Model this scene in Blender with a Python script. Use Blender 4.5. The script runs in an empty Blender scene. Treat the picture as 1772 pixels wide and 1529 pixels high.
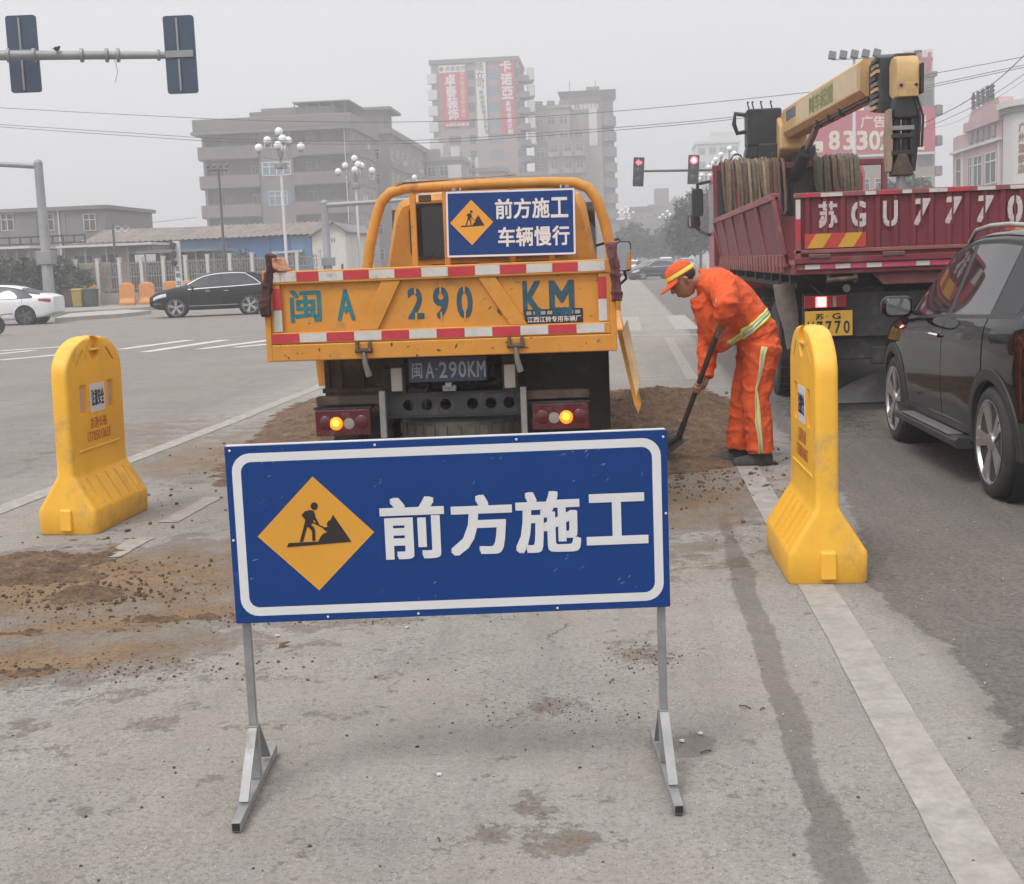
import bpy, math, random
import numpy as np
from mathutils import Vector, Matrix, noise

random.seed(7)
S = bpy.context.scene
COL = S.collection
R = math.radians

# ------------------------------------------------------------------ camera
FOC, IW, IH, CZ = 2250.0, 1772.0, 1529.0, 1.5
YAW, PITCH, ROLL = R(5.0), R(7.79), R(2.2)
_f = Vector((-math.sin(YAW) * math.cos(PITCH), math.cos(YAW) * math.cos(PITCH), -math.sin(PITCH)))
_r0 = Vector((math.cos(YAW), math.sin(YAW), 0))
_u0 = _r0.cross(_f)
_r = _r0 * math.cos(ROLL) - _u0 * math.sin(ROLL)
_u = _u0 * math.cos(ROLL) + _r0 * math.sin(ROLL)
CAM = Vector((0, 0, CZ))
cd = bpy.data.cameras.new('camera')
cam = bpy.data.objects.new('camera', cd)
COL.objects.link(cam)
m = Matrix((_r, _u, -_f)).transposed().to_4x4()
m.translation = CAM
cam.matrix_world = m
cd.sensor_width = 36.0
cd.lens = 36.0 * FOC / IW
cd.clip_start, cd.clip_end = 0.1, 3000
S.camera = cam

# ------------------------------------------------------------------ world, sun, exposure
SUN_EL, SUN_AZ = R(58), R(215)
w = bpy.data.worlds.new('World')
S.world = w
w.use_nodes = True
nt = w.node_tree
nt.nodes.clear()
N = nt.nodes.new
sky = N('ShaderNodeTexSky')
sky.sky_type = 'NISHITA'
sky.sun_disc = False
sky.sun_elevation = SUN_EL
sky.sun_rotation = SUN_AZ
sky.dust_density = 6.0
sky.air_density = 1.0
hs = N('ShaderNodeHueSaturation'); hs.inputs['Saturation'].default_value = 0.12
b1 = N('ShaderNodeBackground'); b1.inputs['Strength'].default_value = 0.05
tc = N('ShaderNodeTexCoord')
sx = N('ShaderNodeSeparateXYZ')
mr = N('ShaderNodeMapRange')            # overcast cloud: zenith three times the horizon
mr.inputs['From Min'].default_value = 0.0; mr.inputs['From Max'].default_value = 1.0
mr.inputs['To Min'].default_value = 0.43; mr.inputs['To Max'].default_value = 1.45
b2 = N('ShaderNodeBackground'); b2.inputs['Color'].default_value = (0.955, 0.955, 1.0, 1)
ad = N('ShaderNodeAddShader')
ou = N('ShaderNodeOutputWorld')
L = nt.links.new
L(sky.outputs['Color'], hs.inputs['Color']); L(hs.outputs['Color'], b1.inputs['Color'])
L(tc.outputs['Generated'], sx.inputs[0]); L(sx.outputs['Z'], mr.inputs['Value'])
L(mr.outputs['Result'], b2.inputs['Strength'])
L(b1.outputs[0], ad.inputs[0]); L(b2.outputs[0], ad.inputs[1]); L(ad.outputs[0], ou.inputs['Surface'])

sd = bpy.data.lights.new('sun', 'SUN')
sd.energy = 1.15
sd.angle = R(14)
sd.color = (1.0, 0.97, 0.92)
sun = bpy.data.objects.new('sun', sd)
COL.objects.link(sun)
sdir = Vector((math.sin(SUN_AZ) * math.cos(SUN_EL), math.cos(SUN_AZ) * math.cos(SUN_EL), math.sin(SUN_EL)))
sun.rotation_euler = sdir.to_track_quat('Z', 'Y').to_euler()
sun.location = (0, 0, 40)

S.view_settings.view_transform = 'Standard'
S.view_settings.look = 'None'
S.view_settings.gamma = 1.0
S.view_settings.exposure = 0.07
S.view_settings.use_curve_mapping = False
S.cycles.max_bounces = 6
S.cycles.diffuse_bounces = 3
S.cycles.glossy_bounces = 3
S.cycles.transmission_bounces = 4
S.cycles.volume_bounces = 1
S.cycles.caustics_reflective = False
S.cycles.caustics_refractive = False


# ------------------------------------------------------------------ layout: where a point of the street stands
def ray(px, py):
    return _f + _r * ((px - IW / 2) / FOC) - _u * ((py - IH / 2) / FOC)


def at(px, py, Y):
    d = ray(px, py)
    return CAM + d * (Y / d.y)


def gp(px, py, z=0.0):
    d = ray(px, py)
    return CAM + d * ((z - CZ) / d.z)


# ------------------------------------------------------------------ materials
_M = {}


def mat(name, col, rough=0.6, metal=0.0, var=0.15, vs=3.0, bump=0.0, bs=60.0, dirt=None, coat=0.0,
        emit=None, es=0.0, spec=0.5, streak=False, alpha=None):
    """A Principled material whose colour wanders with noise; dirt = (colour, coverage 0..1, scale)."""
    if name in _M:
        return _M[name]
    m = bpy.data.materials.new(name)
    m.use_nodes = True
    t = m.node_tree
    bs_ = t.nodes['Principled BSDF']
    ln = t.links.new
    co = t.nodes.new('ShaderNodeTexCoord').outputs['Object']
    if streak:
        mp = t.nodes.new('ShaderNodeMapping'); mp.inputs['Scale'].default_value = (1, 1, 0.12)
        ln(co, mp.inputs['Vector']); cs = mp.outputs['Vector']
    else:
        cs = co
    nz = t.nodes.new('ShaderNodeTexNoise'); nz.inputs['Scale'].default_value = vs; nz.inputs['Detail'].default_value = 6
    nz.inputs['Roughness'].default_value = 0.65
    ln(cs, nz.inputs['Vector'])
    mr = t.nodes.new('ShaderNodeMapRange')
    mr.inputs['From Min'].default_value = 0.3; mr.inputs['From Max'].default_value = 0.7
    mr.inputs['To Min'].default_value = 1 - var; mr.inputs['To Max'].default_value = 1 + var
    ln(nz.outputs['Fac'], mr.inputs['Value'])
    mx = t.nodes.new('ShaderNodeVectorMath'); mx.operation = 'SCALE'
    mx.inputs[0].default_value = col[:3]
    ln(mr.outputs['Result'], mx.inputs['Scale'])
    out = mx.outputs['Vector']
    bs_.inputs['Roughness'].default_value = rough
    if dirt:
        dn = t.nodes.new('ShaderNodeTexNoise'); dn.inputs['Scale'].default_value = dirt[2]; dn.inputs['Detail'].default_value = 8
        dn.inputs['Roughness'].default_value = 0.7
        ln(cs, dn.inputs['Vector'])
        dr = t.nodes.new('ShaderNodeMapRange')
        c0 = 0.72 - 0.42 * dirt[1]
        dr.inputs['From Min'].default_value = c0; dr.inputs['From Max'].default_value = c0 + 0.16
        dr.inputs['To Min'].default_value = 0; dr.inputs['To Max'].default_value = 0.85
        ln(dn.outputs['Fac'], dr.inputs['Value'])
        mi = t.nodes.new('ShaderNodeMix'); mi.data_type = 'RGBA'
        ln(dr.outputs['Result'], mi.inputs['Factor']); ln(out, mi.inputs['A'])
        mi.inputs['B'].default_value = (*dirt[0], 1)
        out = mi.outputs['Result']
        rr = t.nodes.new('ShaderNodeMapRange')
        rr.inputs['To Min'].default_value = rough; rr.inputs['To Max'].default_value = 0.9
        ln(dr.outputs['Result'], rr.inputs['Value']); ln(rr.outputs['Result'], bs_.inputs['Roughness'])
    ln(out, bs_.inputs['Base Color'])
    bs_.inputs['Metallic'].default_value = metal
    bs_.inputs['Specular IOR Level'].default_value = spec
    bs_.inputs['Coat Weight'].default_value = coat
    bs_.inputs['Coat Roughness'].default_value = 0.04
    if bump:
        bn = t.nodes.new('ShaderNodeTexNoise'); bn.inputs['Scale'].default_value = bs; bn.inputs['Detail'].default_value = 4
        ln(co, bn.inputs['Vector'])
        bp = t.nodes.new('ShaderNodeBump'); bp.inputs['Strength'].default_value = bump; bp.inputs['Distance'].default_value = 0.01
        ln(bn.outputs['Fac'], bp.inputs['Height']); ln(bp.outputs['Normal'], bs_.inputs['Normal'])
    if emit:
        bs_.inputs['Emission Color'].default_value = (*emit, 1)
        bs_.inputs['Emission Strength'].default_value = es
    _M[name] = m
    return m


def glass_mat(name, col, rough=0.05):
    """Dark window glass that mostly mirrors the sky."""
    if name in _M:
        return _M[name]
    m = mat(name, col, rough, var=0.1, vs=1.5, spec=0.8)
    return m


# ------------------------------------------------------------------ mesh building
class MB:
    def __init__(s):
        s.v, s.f = [], []

    def add(s, vs, fs):
        n = len(s.v)
        s.v.extend([tuple(p) for p in vs])
        s.f.extend([tuple(i + n for i in f) for f in fs])
        return s

    def box(s, x0, x1, y0, y1, z0, z1):
        return s.add([(x0, y0, z0), (x1, y0, z0), (x1, y1, z0), (x0, y1, z0), (x0, y0, z1), (x1, y0, z1), (x1, y1, z1), (x0, y1, z1)],
                     [(3, 2, 1, 0), (4, 5, 6, 7), (0, 1, 5, 4), (1, 2, 6, 5), (2, 3, 7, 6), (3, 0, 4, 7)])

    def obox(s, c, size, rot=(0, 0, 0)):
        from mathutils import Euler
        M_ = Euler(rot).to_matrix()
        k = MB().box(-size[0] / 2, size[0] / 2, -size[1] / 2, size[1] / 2, -size[2] / 2, size[2] / 2)
        return s.add([Vector(c) + M_ @ Vector(p) for p in k.v], k.f)

    def bar(s, p, q, w, h, up=(0, 0, 1)):
        p, q = Vector(p), Vector(q)
        d = (q - p).normalized()
        x = d.cross(Vector(up))
        if x.length < 1e-4:
            x = d.cross(Vector((1, 0, 0)))
        x.normalize()
        u = x.cross(d)
        vs = []
        for b in (p, q):
            for sx_, su in ((-1, -1), (1, -1), (1, 1), (-1, 1)):
                vs.append(b + x * (w / 2 * sx_) + u * (h / 2 * su))
        return s.add(vs, [(0, 1, 2, 3), (7, 6, 5, 4), (0, 4, 5, 1), (1, 5, 6, 2), (2, 6, 7, 3), (3, 7, 4, 0)])

    def tube(s, pts, r, n=8, caps=True, flat=1.0):
        pts = [Vector(p) for p in pts]
        rs = list(r) if hasattr(r, '__len__') else [r] * len(pts)
        t0 = (pts[1] - pts[0]).normalized()
        a = t0.cross(Vector((0, 0, 1)))
        if a.length < 1e-3:
            a = t0.cross(Vector((0, 1, 0)))
        a.normalize()
        rings = []
        for i, p in enumerate(pts):
            t = (pts[min(i + 1, len(pts) - 1)] - pts[max(i - 1, 0)]).normalized()
            a = (a - t * a.dot(t)).normalized()
            b = t.cross(a)
            rings.append([p + (a * math.cos(2 * math.pi * k / n) + b * math.sin(2 * math.pi * k / n) * flat) * rs[i] for k in range(n)])
        return s.loft(rings, caps)

    def loft(s, rings, caps=True):
        n = len(rings[0])
        vs = [p for r_ in rings for p in r_]
        fs = []
        for i in range(len(rings) - 1):
            for k in range(n):
                a, b = i * n + k, i * n + (k + 1) % n
                fs.append((a, b, b + n, a + n))
        if caps:
            fs.append(tuple(reversed(range(n))))
            fs.append(tuple(range((len(rings) - 1) * n, len(rings) * n)))
        return s.add(vs, fs)

    def lathe(s, prof, n=16, o=(0, 0, 0), axis='z', caps=True):
        rings = []
        for r_, h in prof:
            ring = []
            for k in range(n):
                a = 2 * math.pi * k / n
                c, d = r_ * math.cos(a), r_ * math.sin(a)
                p = {'z': (c, d, h), 'x': (h, c, d), 'y': (d, h, c)}[axis]
                ring.append((o[0] + p[0], o[1] + p[1], o[2] + p[2]))
            rings.append(ring)
        return s.loft(rings, caps)

    def prism(s, poly, plane, a0, a1):
        """Outline poly (list of 2-D points) swept along the third axis from a0 to a1."""
        n = len(poly)

        def P(p, a):
            return {'xz': (p[0], a, p[1]), 'yz': (a, p[0], p[1]), 'xy': (p[0], p[1], a)}[plane]
        vs = [P(p, a0) for p in poly] + [P(p, a1) for p in poly]
        fs = [tuple(range(n)), tuple(reversed(range(n, 2 * n)))]
        for k in range(n):
            j = (k + 1) % n
            fs.append((k, k + n, j + n, j))
        return s.add(vs, fs)

    def sphere(s, c, r, n=12, m_=8):
        rr = (r, r, r) if not hasattr(r, '__len__') else r
        vs, fs = [(c[0], c[1], c[2] - rr[2])], []
        for i in range(1, m_):
            ph = -math.pi / 2 + math.pi * i / m_
            for k in range(n):
                a = 2 * math.pi * k / n
                vs.append((c[0] + rr[0] * math.cos(ph) * math.cos(a), c[1] + rr[1] * math.cos(ph) * math.sin(a), c[2] + rr[2] * math.sin(ph)))
        vs.append((c[0], c[1], c[2] + rr[2]))
        for k in range(n):
            fs.append((0, 1 + (k + 1) % n, 1 + k))
            e = len(vs) - 1
            b = 1 + (m_ - 2) * n
            fs.append((e, b + k, b + (k + 1) % n))
        for i in range(m_ - 2):
            for k in range(n):
                a, b = 1 + i * n + k, 1 + i * n + (k + 1) % n
                fs.append((a, b, b + n, a + n))
        return s.add(vs, fs)

    def quadgrid(s, G):
        """G: rows of points."""
        h, w_ = len(G), len(G[0])
        fs = [(i * w_ + j, i * w_ + j + 1, (i + 1) * w_ + j + 1, (i + 1) * w_ + j) for i in range(h - 1) for j in range(w_ - 1)]
        return s.add([p for r_ in G for p in r_], fs)

    def mesh(s, name, smooth=None, fix=True):
        me = bpy.data.meshes.new(name)
        me.from_pydata(s.v, [], s.f)
        if fix:
            import bmesh
            b = bmesh.new(); b.from_mesh(me)
            bmesh.ops.recalc_face_normals(b, faces=b.faces)
            b.to_mesh(me); b.free()
        if smooth is not None:
            me.polygons.foreach_set('use_smooth', [True] * len(me.polygons))
            me.set_sharp_from_angle(angle=R(smooth))
        me.update()
        return me

    def build(s, name, material, parent=None, smooth=None, bevel=0.0, bseg=2, loc=None, rot=None, **k):
        me = s.mesh(name, smooth)
        return link(name, me, material, parent, bevel, bseg, loc, rot, **k)


def link(name, me, material, parent=None, bevel=0.0, bseg=2, loc=None, rot=None, **k):
    o = bpy.data.objects.new(name, me)
    if material and not me.materials:
        me.materials.append(material)
    COL.objects.link(o)
    if parent:
        o.parent = parent
    if loc is not None:
        o.location = loc
    if rot is not None:
        o.rotation_euler = rot
    if bevel:
        md = o.modifiers.new('bevel', 'BEVEL')
        md.width = bevel; md.segments = bseg; md.limit_method = 'ANGLE'; md.angle_limit = R(40)
        md.harden_normals = True
        me.polygons.foreach_set('use_smooth', [True] * len(me.polygons))
        me.set_sharp_from_angle(angle=R(40))
    tag(o, **k)
    return o


def tag(o, label=None, cat=None, group=None, kind=None):
    if label: o['label'] = label
    if cat: o['category'] = cat
    if group: o['group'] = group
    if kind: o['kind'] = kind
    return o


def thing(name, loc=(0, 0, 0), rz=0.0, **k):
    o = bpy.data.objects.new(name, None)
    o.empty_display_size = 0.2
    COL.objects.link(o)
    o.location = loc
    o.rotation_euler = (0, 0, rz)
    return tag(o, **k)


def copy_tree(o, loc=None, rz=None, parent=None, label=None):
    c = o.copy()
    COL.objects.link(c)
    c.parent = parent
    if loc is not None: c.location = loc
    if rz is not None: c.rotation_euler = (0, 0, rz)
    if label: c['label'] = label
    for ch in KIDS(o):
        copy_tree(ch, parent=c)
    return c


def KIDS(o):
    return [x for x in COL.objects if x.parent == o]


def bake(o, *cut):
    """Apply modifiers (and subtract the meshes in cut) and leave a plain mesh."""
    tmp = []
    for c in cut:
        co = bpy.data.objects.new('cutter', c.mesh('cutter'))
        COL.objects.link(co)
        co.matrix_world = o.matrix_world
        if o.parent:
            bpy.context.view_layer.update(); co.matrix_world = o.matrix_world
        md = o.modifiers.new('cut', 'BOOLEAN'); md.object = co; md.operation = 'DIFFERENCE'; md.solver = 'EXACT'
        tmp.append(co)
    dg = bpy.context.evaluated_depsgraph_get()
    me = bpy.data.meshes.new_from_object(o.evaluated_get(dg), depsgraph=dg)
    o.modifiers.clear()
    o.data = me
    for co in tmp:
        bpy.data.objects.remove(co)
    return o


_T = {}


def glyph(s, bold=0.0, mirror=False):
    """Flat mesh of a text (em 1, centred on its own box), thickened by copies a hair apart in depth."""
    key = (s, bold)
    if key in _T:
        return _T[key]
    c = bpy.data.curves.new('text', 'FONT')
    c.body = s; c.size = 1.0; c.resolution_u = 3
    o = bpy.data.objects.new('text', c)
    COL.objects.link(o)
    dg = bpy.context.evaluated_depsgraph_get()
    me = bpy.data.meshes.new_from_object(o.evaluated_get(dg), depsgraph=dg)
    v = np.array([p.co[:] for p in me.vertices]); f = [tuple(p.vertices) for p in me.polygons]
    bpy.data.objects.remove(o); bpy.data.meshes.remove(me)
    v[:, :2] -= (v[:, :2].min(0) + v[:, :2].max(0)) / 2
    offs = [(0, 0)]
    if bold:
        offs += [(bold * i, bold * j) for i in (-1, 0, 1) for j in (-1, 0, 1) if i or j]
    V, Fs = [], []
    for i, (dx, dy) in enumerate(offs):
        n = len(V)
        V += [(p[0] + dx, p[1] + dy, i) for p in v]
        Fs += [tuple(j + n for j in q) for q in f]
    _T[key] = (V, Fs)
    return _T[key]


def text(s, material, parent, x, z, h, w_=None, y=0.0, bold=0.02, name='character', step=0.00025, rot=None, loc=None, lean=0.0):
    """Lettering standing in the XZ plane, facing -y, at y; h = box height, w_ = box width (else natural)."""
    V, Fs = glyph(s, bold)
    a = np.array(V)
    sz = a[:, :2].max(0) - a[:, :2].min(0)
    kz = h / sz[1]
    kx = (w_ / sz[0]) if w_ else kz
    vs = [(p[0] * kx + p[1] * kz * lean, -p[2] * step, p[1] * kz) for p in V]
    me = bpy.data.meshes.new(name)
    me.from_pydata(vs, [], Fs)
    return link(name, me, material, parent, loc=(x, y, z) if loc is None else loc, rot=rot)
# ------------------------------------------------------------------ haze
haze = MB().box(-330, 330, -12, 470, -1.2, 66).build('haze', None, kind='stuff', label='pale mist filling the whole street')
hm = bpy.data.materials.new('haze')
hm.use_nodes = True
hm.node_tree.nodes.clear()
pv = hm.node_tree.nodes.new('ShaderNodeVolumePrincipled')
pv.inputs['Color'].default_value = (0.93, 0.93, 0.95, 1)
pv.inputs['Density'].default_value = 0.0023
ho = hm.node_tree.nodes.new('ShaderNodeOutputMaterial')
hm.node_tree.links.new(pv.outputs[0], ho.inputs['Volume'])
haze.data.materials.clear(); haze.data.materials.append(hm)

# ------------------------------------------------------------------ ground: one sheet to the horizon, with painted-by-use masks
def axis(parts):
    out = []
    for a, b, st in parts:
        out += list(np.arange(a, b, st))
    return np.array(out + [parts[-1][1]])


gx = axis([(-420, -60, 40), (-60, -20, 4), (-20, -6, 0.5), (-6, 3.2, 0.05), (3.2, 8, 0.4), (8, 60, 4), (60, 420, 40)])
gy = axis([(-20, 2, 2.0), (2, 13, 0.05), (13, 20, 0.12), (20, 40, 0.5), (40, 120, 5), (120, 900, 60)])
GX, GY = np.meshgrid(gx, gy)
rng = np.random.default_rng(3)


def blob(x, y, rx, ry, ang=0.0):
    c, s_ = math.cos(ang), math.sin(ang)
    u = ((GX - x) * c + (GY - y) * s_) / rx
    v = (-(GX - x) * s_ + (GY - y) * c) / ry
    return np.exp(-(u * u + v * v))


def strip(pts, wd):
    """distance-based mask along a polyline; pts = (x, y, halfwidth factor)"""
    out = np.zeros_like(GX)
    for a, b in zip(pts[:-1], pts[1:]):
        ax, ay, aw = a; bx, by, bw = b
        dx, dy = bx - ax, by - ay
        t = np.clip(((GX - ax) * dx + (GY - ay) * dy) / (dx * dx + dy * dy), 0, 1)
        d = np.hypot(GX - ax - t * dx, GY - ay - t * dy)
        ww = wd * (aw + (bw - aw) * t)
        out = np.maximum(out, np.exp(-(d / ww) ** 2))
    return out


def P2(px, py):
    p = gp(px, py); return (p.x, p.y)


# right lane: darker, coarser asphalt beyond an irregular joint
bd = [P2(1772, 1300), P2(1740, 1240), P2(1690, 1160), P2(1640, 1110), P2(1560, 1060), P2(1500, 1005), P2(1500, 940), P2(1470, 860)]
by_ = np.array([2.0] + [p[1] for p in bd] + [12, 40]); bx_ = np.array([2.2] + [p[0] for p in bd] + [1.35, 1.4])
o_ = np.argsort(by_)
XB = np.interp(GY, by_[o_], bx_[o_])
asph = np.clip((GX - XB) / 0.25 + 0.5, 0, 1)
# dark asphalt of the crossing road
asph = np.maximum(asph, 0.30 * np.clip((-4.6 - GX) / 0.5 + 0.5, 0, 1))
dirt = 0.85 * blob(*P2(40, 1000), 0.8, 0.55) + 0.8 * blob(*P2(10, 1150), 0.8, 0.25, 0.35) + 0.6 * blob(*P2(250, 1070), 0.8, 0.12, 0.35)
dirt += 0.55 * blob(-2.9, 11.5, 1.0, 2.8) + 0.7 * blob(-1.3, 6.6, 1.8, 1.0) + 0.9 * blob(0.35, 11.0, 0.85, 3.0) + 0.5 * blob(0.45, 8.0, 0.6, 0.6)
dirt += 0.4 * blob(*P2(330, 800), 0.6, 1.0) + 0.45 * blob(*P2(1110, 1130), 0.12, 0.2) + 0.4 * blob(*P2(980, 1225), 0.22, 0.12)
dirt += 0.35 * blob(*P2(1160, 905), 0.35, 0.15) + 0.22 * blob(-1.9, 4.5, 1.3, 1.0) + 0.10 * blob(-1.0, 3.4, 1.8, 1.5)
dirt += 0.3 * blob(*P2(940, 1400), 0.2, 0.2) + 0.35 * blob(*P2(1015, 1455), 0.12, 0.1) + 0.35 * blob(*P2(800, 1455), 0.07, 0.06)
dirt += 0.5 * blob(-4.7, 12, 1.0, 2.4) + 0.45 * blob(*P2(0, 1050), 1.1, 0.7)
wet = 0.95 * strip([(*P2(1248, 895), 0.35), (*P2(1262, 935), 0.6), (*P2(1285, 985), 1.1), (*P2(1290, 1030), 0.8), (*P2(1322, 1095), 0.95), (*P2(1340, 1170), 0.75), (*P2(1376, 1255), 0.9), (*P2(1392, 1330), 0.7), (*P2(1428, 1400), 0.75), (*P2(1438, 1460), 1.05), (*P2(1472, 1545), 0.95)], 0.062)
wet = np.maximum(wet, 0.9 * blob(*P2(1196, 1285), 0.085, 0.14))
wet = np.maximum(wet, 0.75 * strip([(*P2(1225, 845), 0.6), (*P2(1265, 880), 0.7), (*P2(1282, 905), 0.5)], 0.035))
wet = np.maximum(wet, 0.55 * blob(1.9, 12.5, 0.7, 2.6))
wet = np.maximum(wet, 0.4 * blob(-0.4, 8.5, 1.4, 2.2))
# gentle unevenness
Z = np.zeros_like(GX)
near = (GX > -6) & (GX < 3.2) & (GY > 2) & (GY < 20)
for i, j in zip(*np.nonzero(near)):
    Z[i, j] = 0.006 * noise.noise((GX[i, j] * 0.9, GY[i, j] * 0.9, 3.0)) + 0.002 * noise.noise((GX[i, j] * 6, GY[i, j] * 6, 8.0))
edge = np.clip(np.minimum(np.minimum(GX + 6, 3.2 - GX), np.minimum(GY - 2, 20 - GY)) / 0.5, 0, 1)
Z = Z * edge - 0.004 * edge
nx, ny = len(gx), len(gy)
me = bpy.data.meshes.new('road')
co = np.stack([GX.ravel(), GY.ravel(), Z.ravel()], 1)
ii = (np.arange(ny - 1)[:, None] * nx + np.arange(nx - 1)[None, :]).ravel()
fc = np.stack([ii, ii + 1, ii + nx + 1, ii + nx], 1)
me.from_pydata(co.tolist(), [], fc.tolist())
for nm, a in (('asphalt', asph), ('dirt', np.clip(dirt, 0, 1.3)), ('wet', np.clip(wet, 0, 1))):
    at_ = me.attributes.new(nm, 'FLOAT', 'POINT')
    at_.data.foreach_set('value', a.ravel().astype(np.float32))
me.polygons.foreach_set('use_smooth', [True] * len(me.polygons))

gm = bpy.data.materials.new('road_surface')
gm.use_nodes = True
t = gm.node_tree
ln = t.links.new
N = t.nodes.new
pb = t.nodes['Principled BSDF']
pos = N('ShaderNodeNewGeometry').outputs['Position']


def nz(scale, detail=5, rough=0.6, vec=None, stretch=None):
    n = N('ShaderNodeTexNoise'); n.inputs['Scale'].default_value = scale; n.inputs['Detail'].default_value = detail
    n.inputs['Roughness'].default_value = rough
    if stretch:
        mp = N('ShaderNodeMapping'); mp.inputs['Scale'].default_value = stretch; ln(pos, mp.inputs['Vector']); ln(mp.outputs[0], n.inputs['Vector'])
    else:
        ln(pos, n.inputs['Vector'])
    return n.outputs['Fac']


def rng_(x, a, b, c=0.0, d=1.0):
    n = N('ShaderNodeMapRange'); n.inputs['From Min'].default_value = a; n.inputs['From Max'].default_value = b
    n.inputs['To Min'].default_value = c; n.inputs['To Max'].default_value = d
    ln(x, n.inputs['Value']); return n.outputs['Result']


def mth(op, a, b):
    n = N('ShaderNodeMath'); n.operation = op
    for i, q in enumerate((a, b)):
        if isinstance(q, (int, float)): n.inputs[i].default_value = q
        else: ln(q, n.inputs[i])
    return n.outputs[0]


def mixc(fac, a, b):
    n = N('ShaderNodeMix'); n.data_type = 'RGBA'
    if isinstance(fac, float): n.inputs['Factor'].default_value = fac
    else: ln(fac, n.inputs['Factor'])
    for s_, q in (('A', a), ('B', b)):
        if isinstance(q, tuple): n.inputs[s_].default_value = (*q, 1)
        else: ln(q, n.inputs[s_])
    return n.outputs['Result']


def attr(nm):
    n = N('ShaderNodeAttribute'); n.attribute_name = nm; return n.outputs['Fac']


big = nz(0.55, 6, 0.65)
mid = nz(3.5, 8, 0.7)
fine = nz(55, 4, 0.7)
grit = nz(190, 3, 0.8)
trk = nz(1.0, 6, 0.7, stretch=(7.0, 0.35, 1))
conc = mixc(rng_(big, 0.35, 0.65), (0.27, 0.255, 0.232), (0.335, 0.315, 0.285))
conc = mixc(rng_(mid, 0.42, 0.72, 0, 0.55), conc, (0.22, 0.205, 0.185))
rough_ = rng_(nz(0.8, 4), 0.38, 0.6, 0.35, 1.0)
conc = mixc(mth('MULTIPLY', rng_(nz(24, 5, 0.75), 0.52, 0.66, 0, 0.55), rough_), conc, (0.17, 0.158, 0.142))
conc = mixc(mth('MULTIPLY', rng_(fine, 0.5, 0.64, 0, 0.8), rough_), conc, (0.135, 0.125, 0.112))
conc = mixc(rng_(grit, 0.6, 0.78, 0, 0.75), conc, (0.43, 0.41, 0.37))
conc = mixc(rng_(trk, 0.5, 0.72, 0, 0.45), conc, (0.20, 0.19, 0.18))
conc = mixc(rng_(nz(0.9, 5, 0.7, stretch=(1.0, 0.7, 1)), 0.45, 0.68, 0, 0.5), conc, (0.315, 0.262, 0.205))
conc = mixc(rng_(nz(1.7, 7, 0.7), 0.55, 0.72, 0, 0.5), conc, (0.185, 0.172, 0.158))
# small dark pits and stains
pit = nz(9, 3, 0.5)
conc = mixc(rng_(pit, 0.66, 0.72, 0, 0.7), conc, (0.13, 0.11, 0.09))
vor = N('ShaderNodeTexVoronoi'); vor.inputs['Scale'].default_value = 130; ln(pos, vor.inputs['Vector'])
stone = vor.outputs['Distance']
vcol = N('ShaderNodeSeparateColor'); ln(vor.outputs['Color'], vcol.inputs[0])
conc = mixc(mth('MULTIPLY', rng_(vcol.outputs[0], 0.72, 0.8), rng_(stone, 0.45, 0.25, 0, 0.6)), conc, (0.10, 0.092, 0.082))
conc = mixc(mth('MULTIPLY', rng_(vcol.outputs[1], 0.78, 0.86), rng_(stone, 0.45, 0.25, 0, 0.6)), conc, (0.47, 0.45, 0.41))
crk = N('ShaderNodeTexVoronoi'); crk.feature = 'DISTANCE_TO_EDGE'; crk.inputs['Scale'].default_value = 0.42
wv_ = N('ShaderNodeVectorMath'); wv_.operation = 'ADD'
nv_ = N('ShaderNodeTexNoise'); nv_.inputs['Scale'].default_value = 2.2; nv_.inputs['Detail'].default_value = 6; ln(pos, nv_.inputs['Vector'])
ln(pos, wv_.inputs[0]); ln(nv_.outputs['Color'], wv_.inputs[1]); ln(wv_.outputs[0], crk.inputs['Vector'])
conc = mixc(mth('MULTIPLY', rng_(crk.outputs['Distance'], 0.0, 0.006, 1, 0), rng_(nz(1.3, 3), 0.55, 0.64)), conc, (0.11, 0.10, 0.09))
asp = mixc(rng_(mid, 0.35, 0.7), (0.18, 0.157, 0.134), (0.25, 0.22, 0.188))
asp = mixc(rng_(grit, 0.5, 0.72), asp, (0.27, 0.255, 0.235))
asp = mixc(mth('MULTIPLY', rng_(vcol.outputs[0], 0.6, 0.7), rng_(stone, 0.5, 0.25, 0, 0.8)), asp, (0.30, 0.28, 0.26))
asp = mixc(mth('MULTIPLY', rng_(vcol.outputs[1], 0.6, 0.7), rng_(stone, 0.5, 0.25, 0, 0.8)), asp, (0.05, 0.047, 0.045))
asp = mixc(rng_(fine, 0.55, 0.75, 0, 0.7), asp, (0.065, 0.06, 0.058))
asp = mixc(rng_(nz(34, 4, 0.7), 0.48, 0.62, 0, 0.6), asp, (0.075, 0.066, 0.058))
asp = mixc(rng_(nz(41, 4, 0.7), 0.54, 0.66, 0, 0.6), asp, (0.29, 0.265, 0.235))
asp = mixc(rng_(trk, 0.45, 0.75, 0, 0.45), asp, (0.09, 0.083, 0.08))
am = rng_(mth('ADD', attr('asphalt'), mth('MULTIPLY', mth('SUBTRACT', nz(7, 8, 0.7), 0.5), 1.1)), 0.42, 0.56)
colr = mixc(am, conc, asp)
colr = mixc(rng_(attr('asphalt'), 0.0, 0.3, 0, 0.28), colr, (0.10, 0.092, 0.088))
wm = rng_(mth('ADD', attr('wet'), mth('MULTIPLY', mth('SUBTRACT', nz(8, 12, 0.8), 0.5), 1.3)), 0.38, 0.5)
dry = colr
wetc = N('ShaderNodeHueSaturation'); wetc.inputs['Value'].default_value = 0.62; ln(colr, wetc.inputs['Color'])
colr = mixc(wm, colr, wetc.outputs[0])
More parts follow.
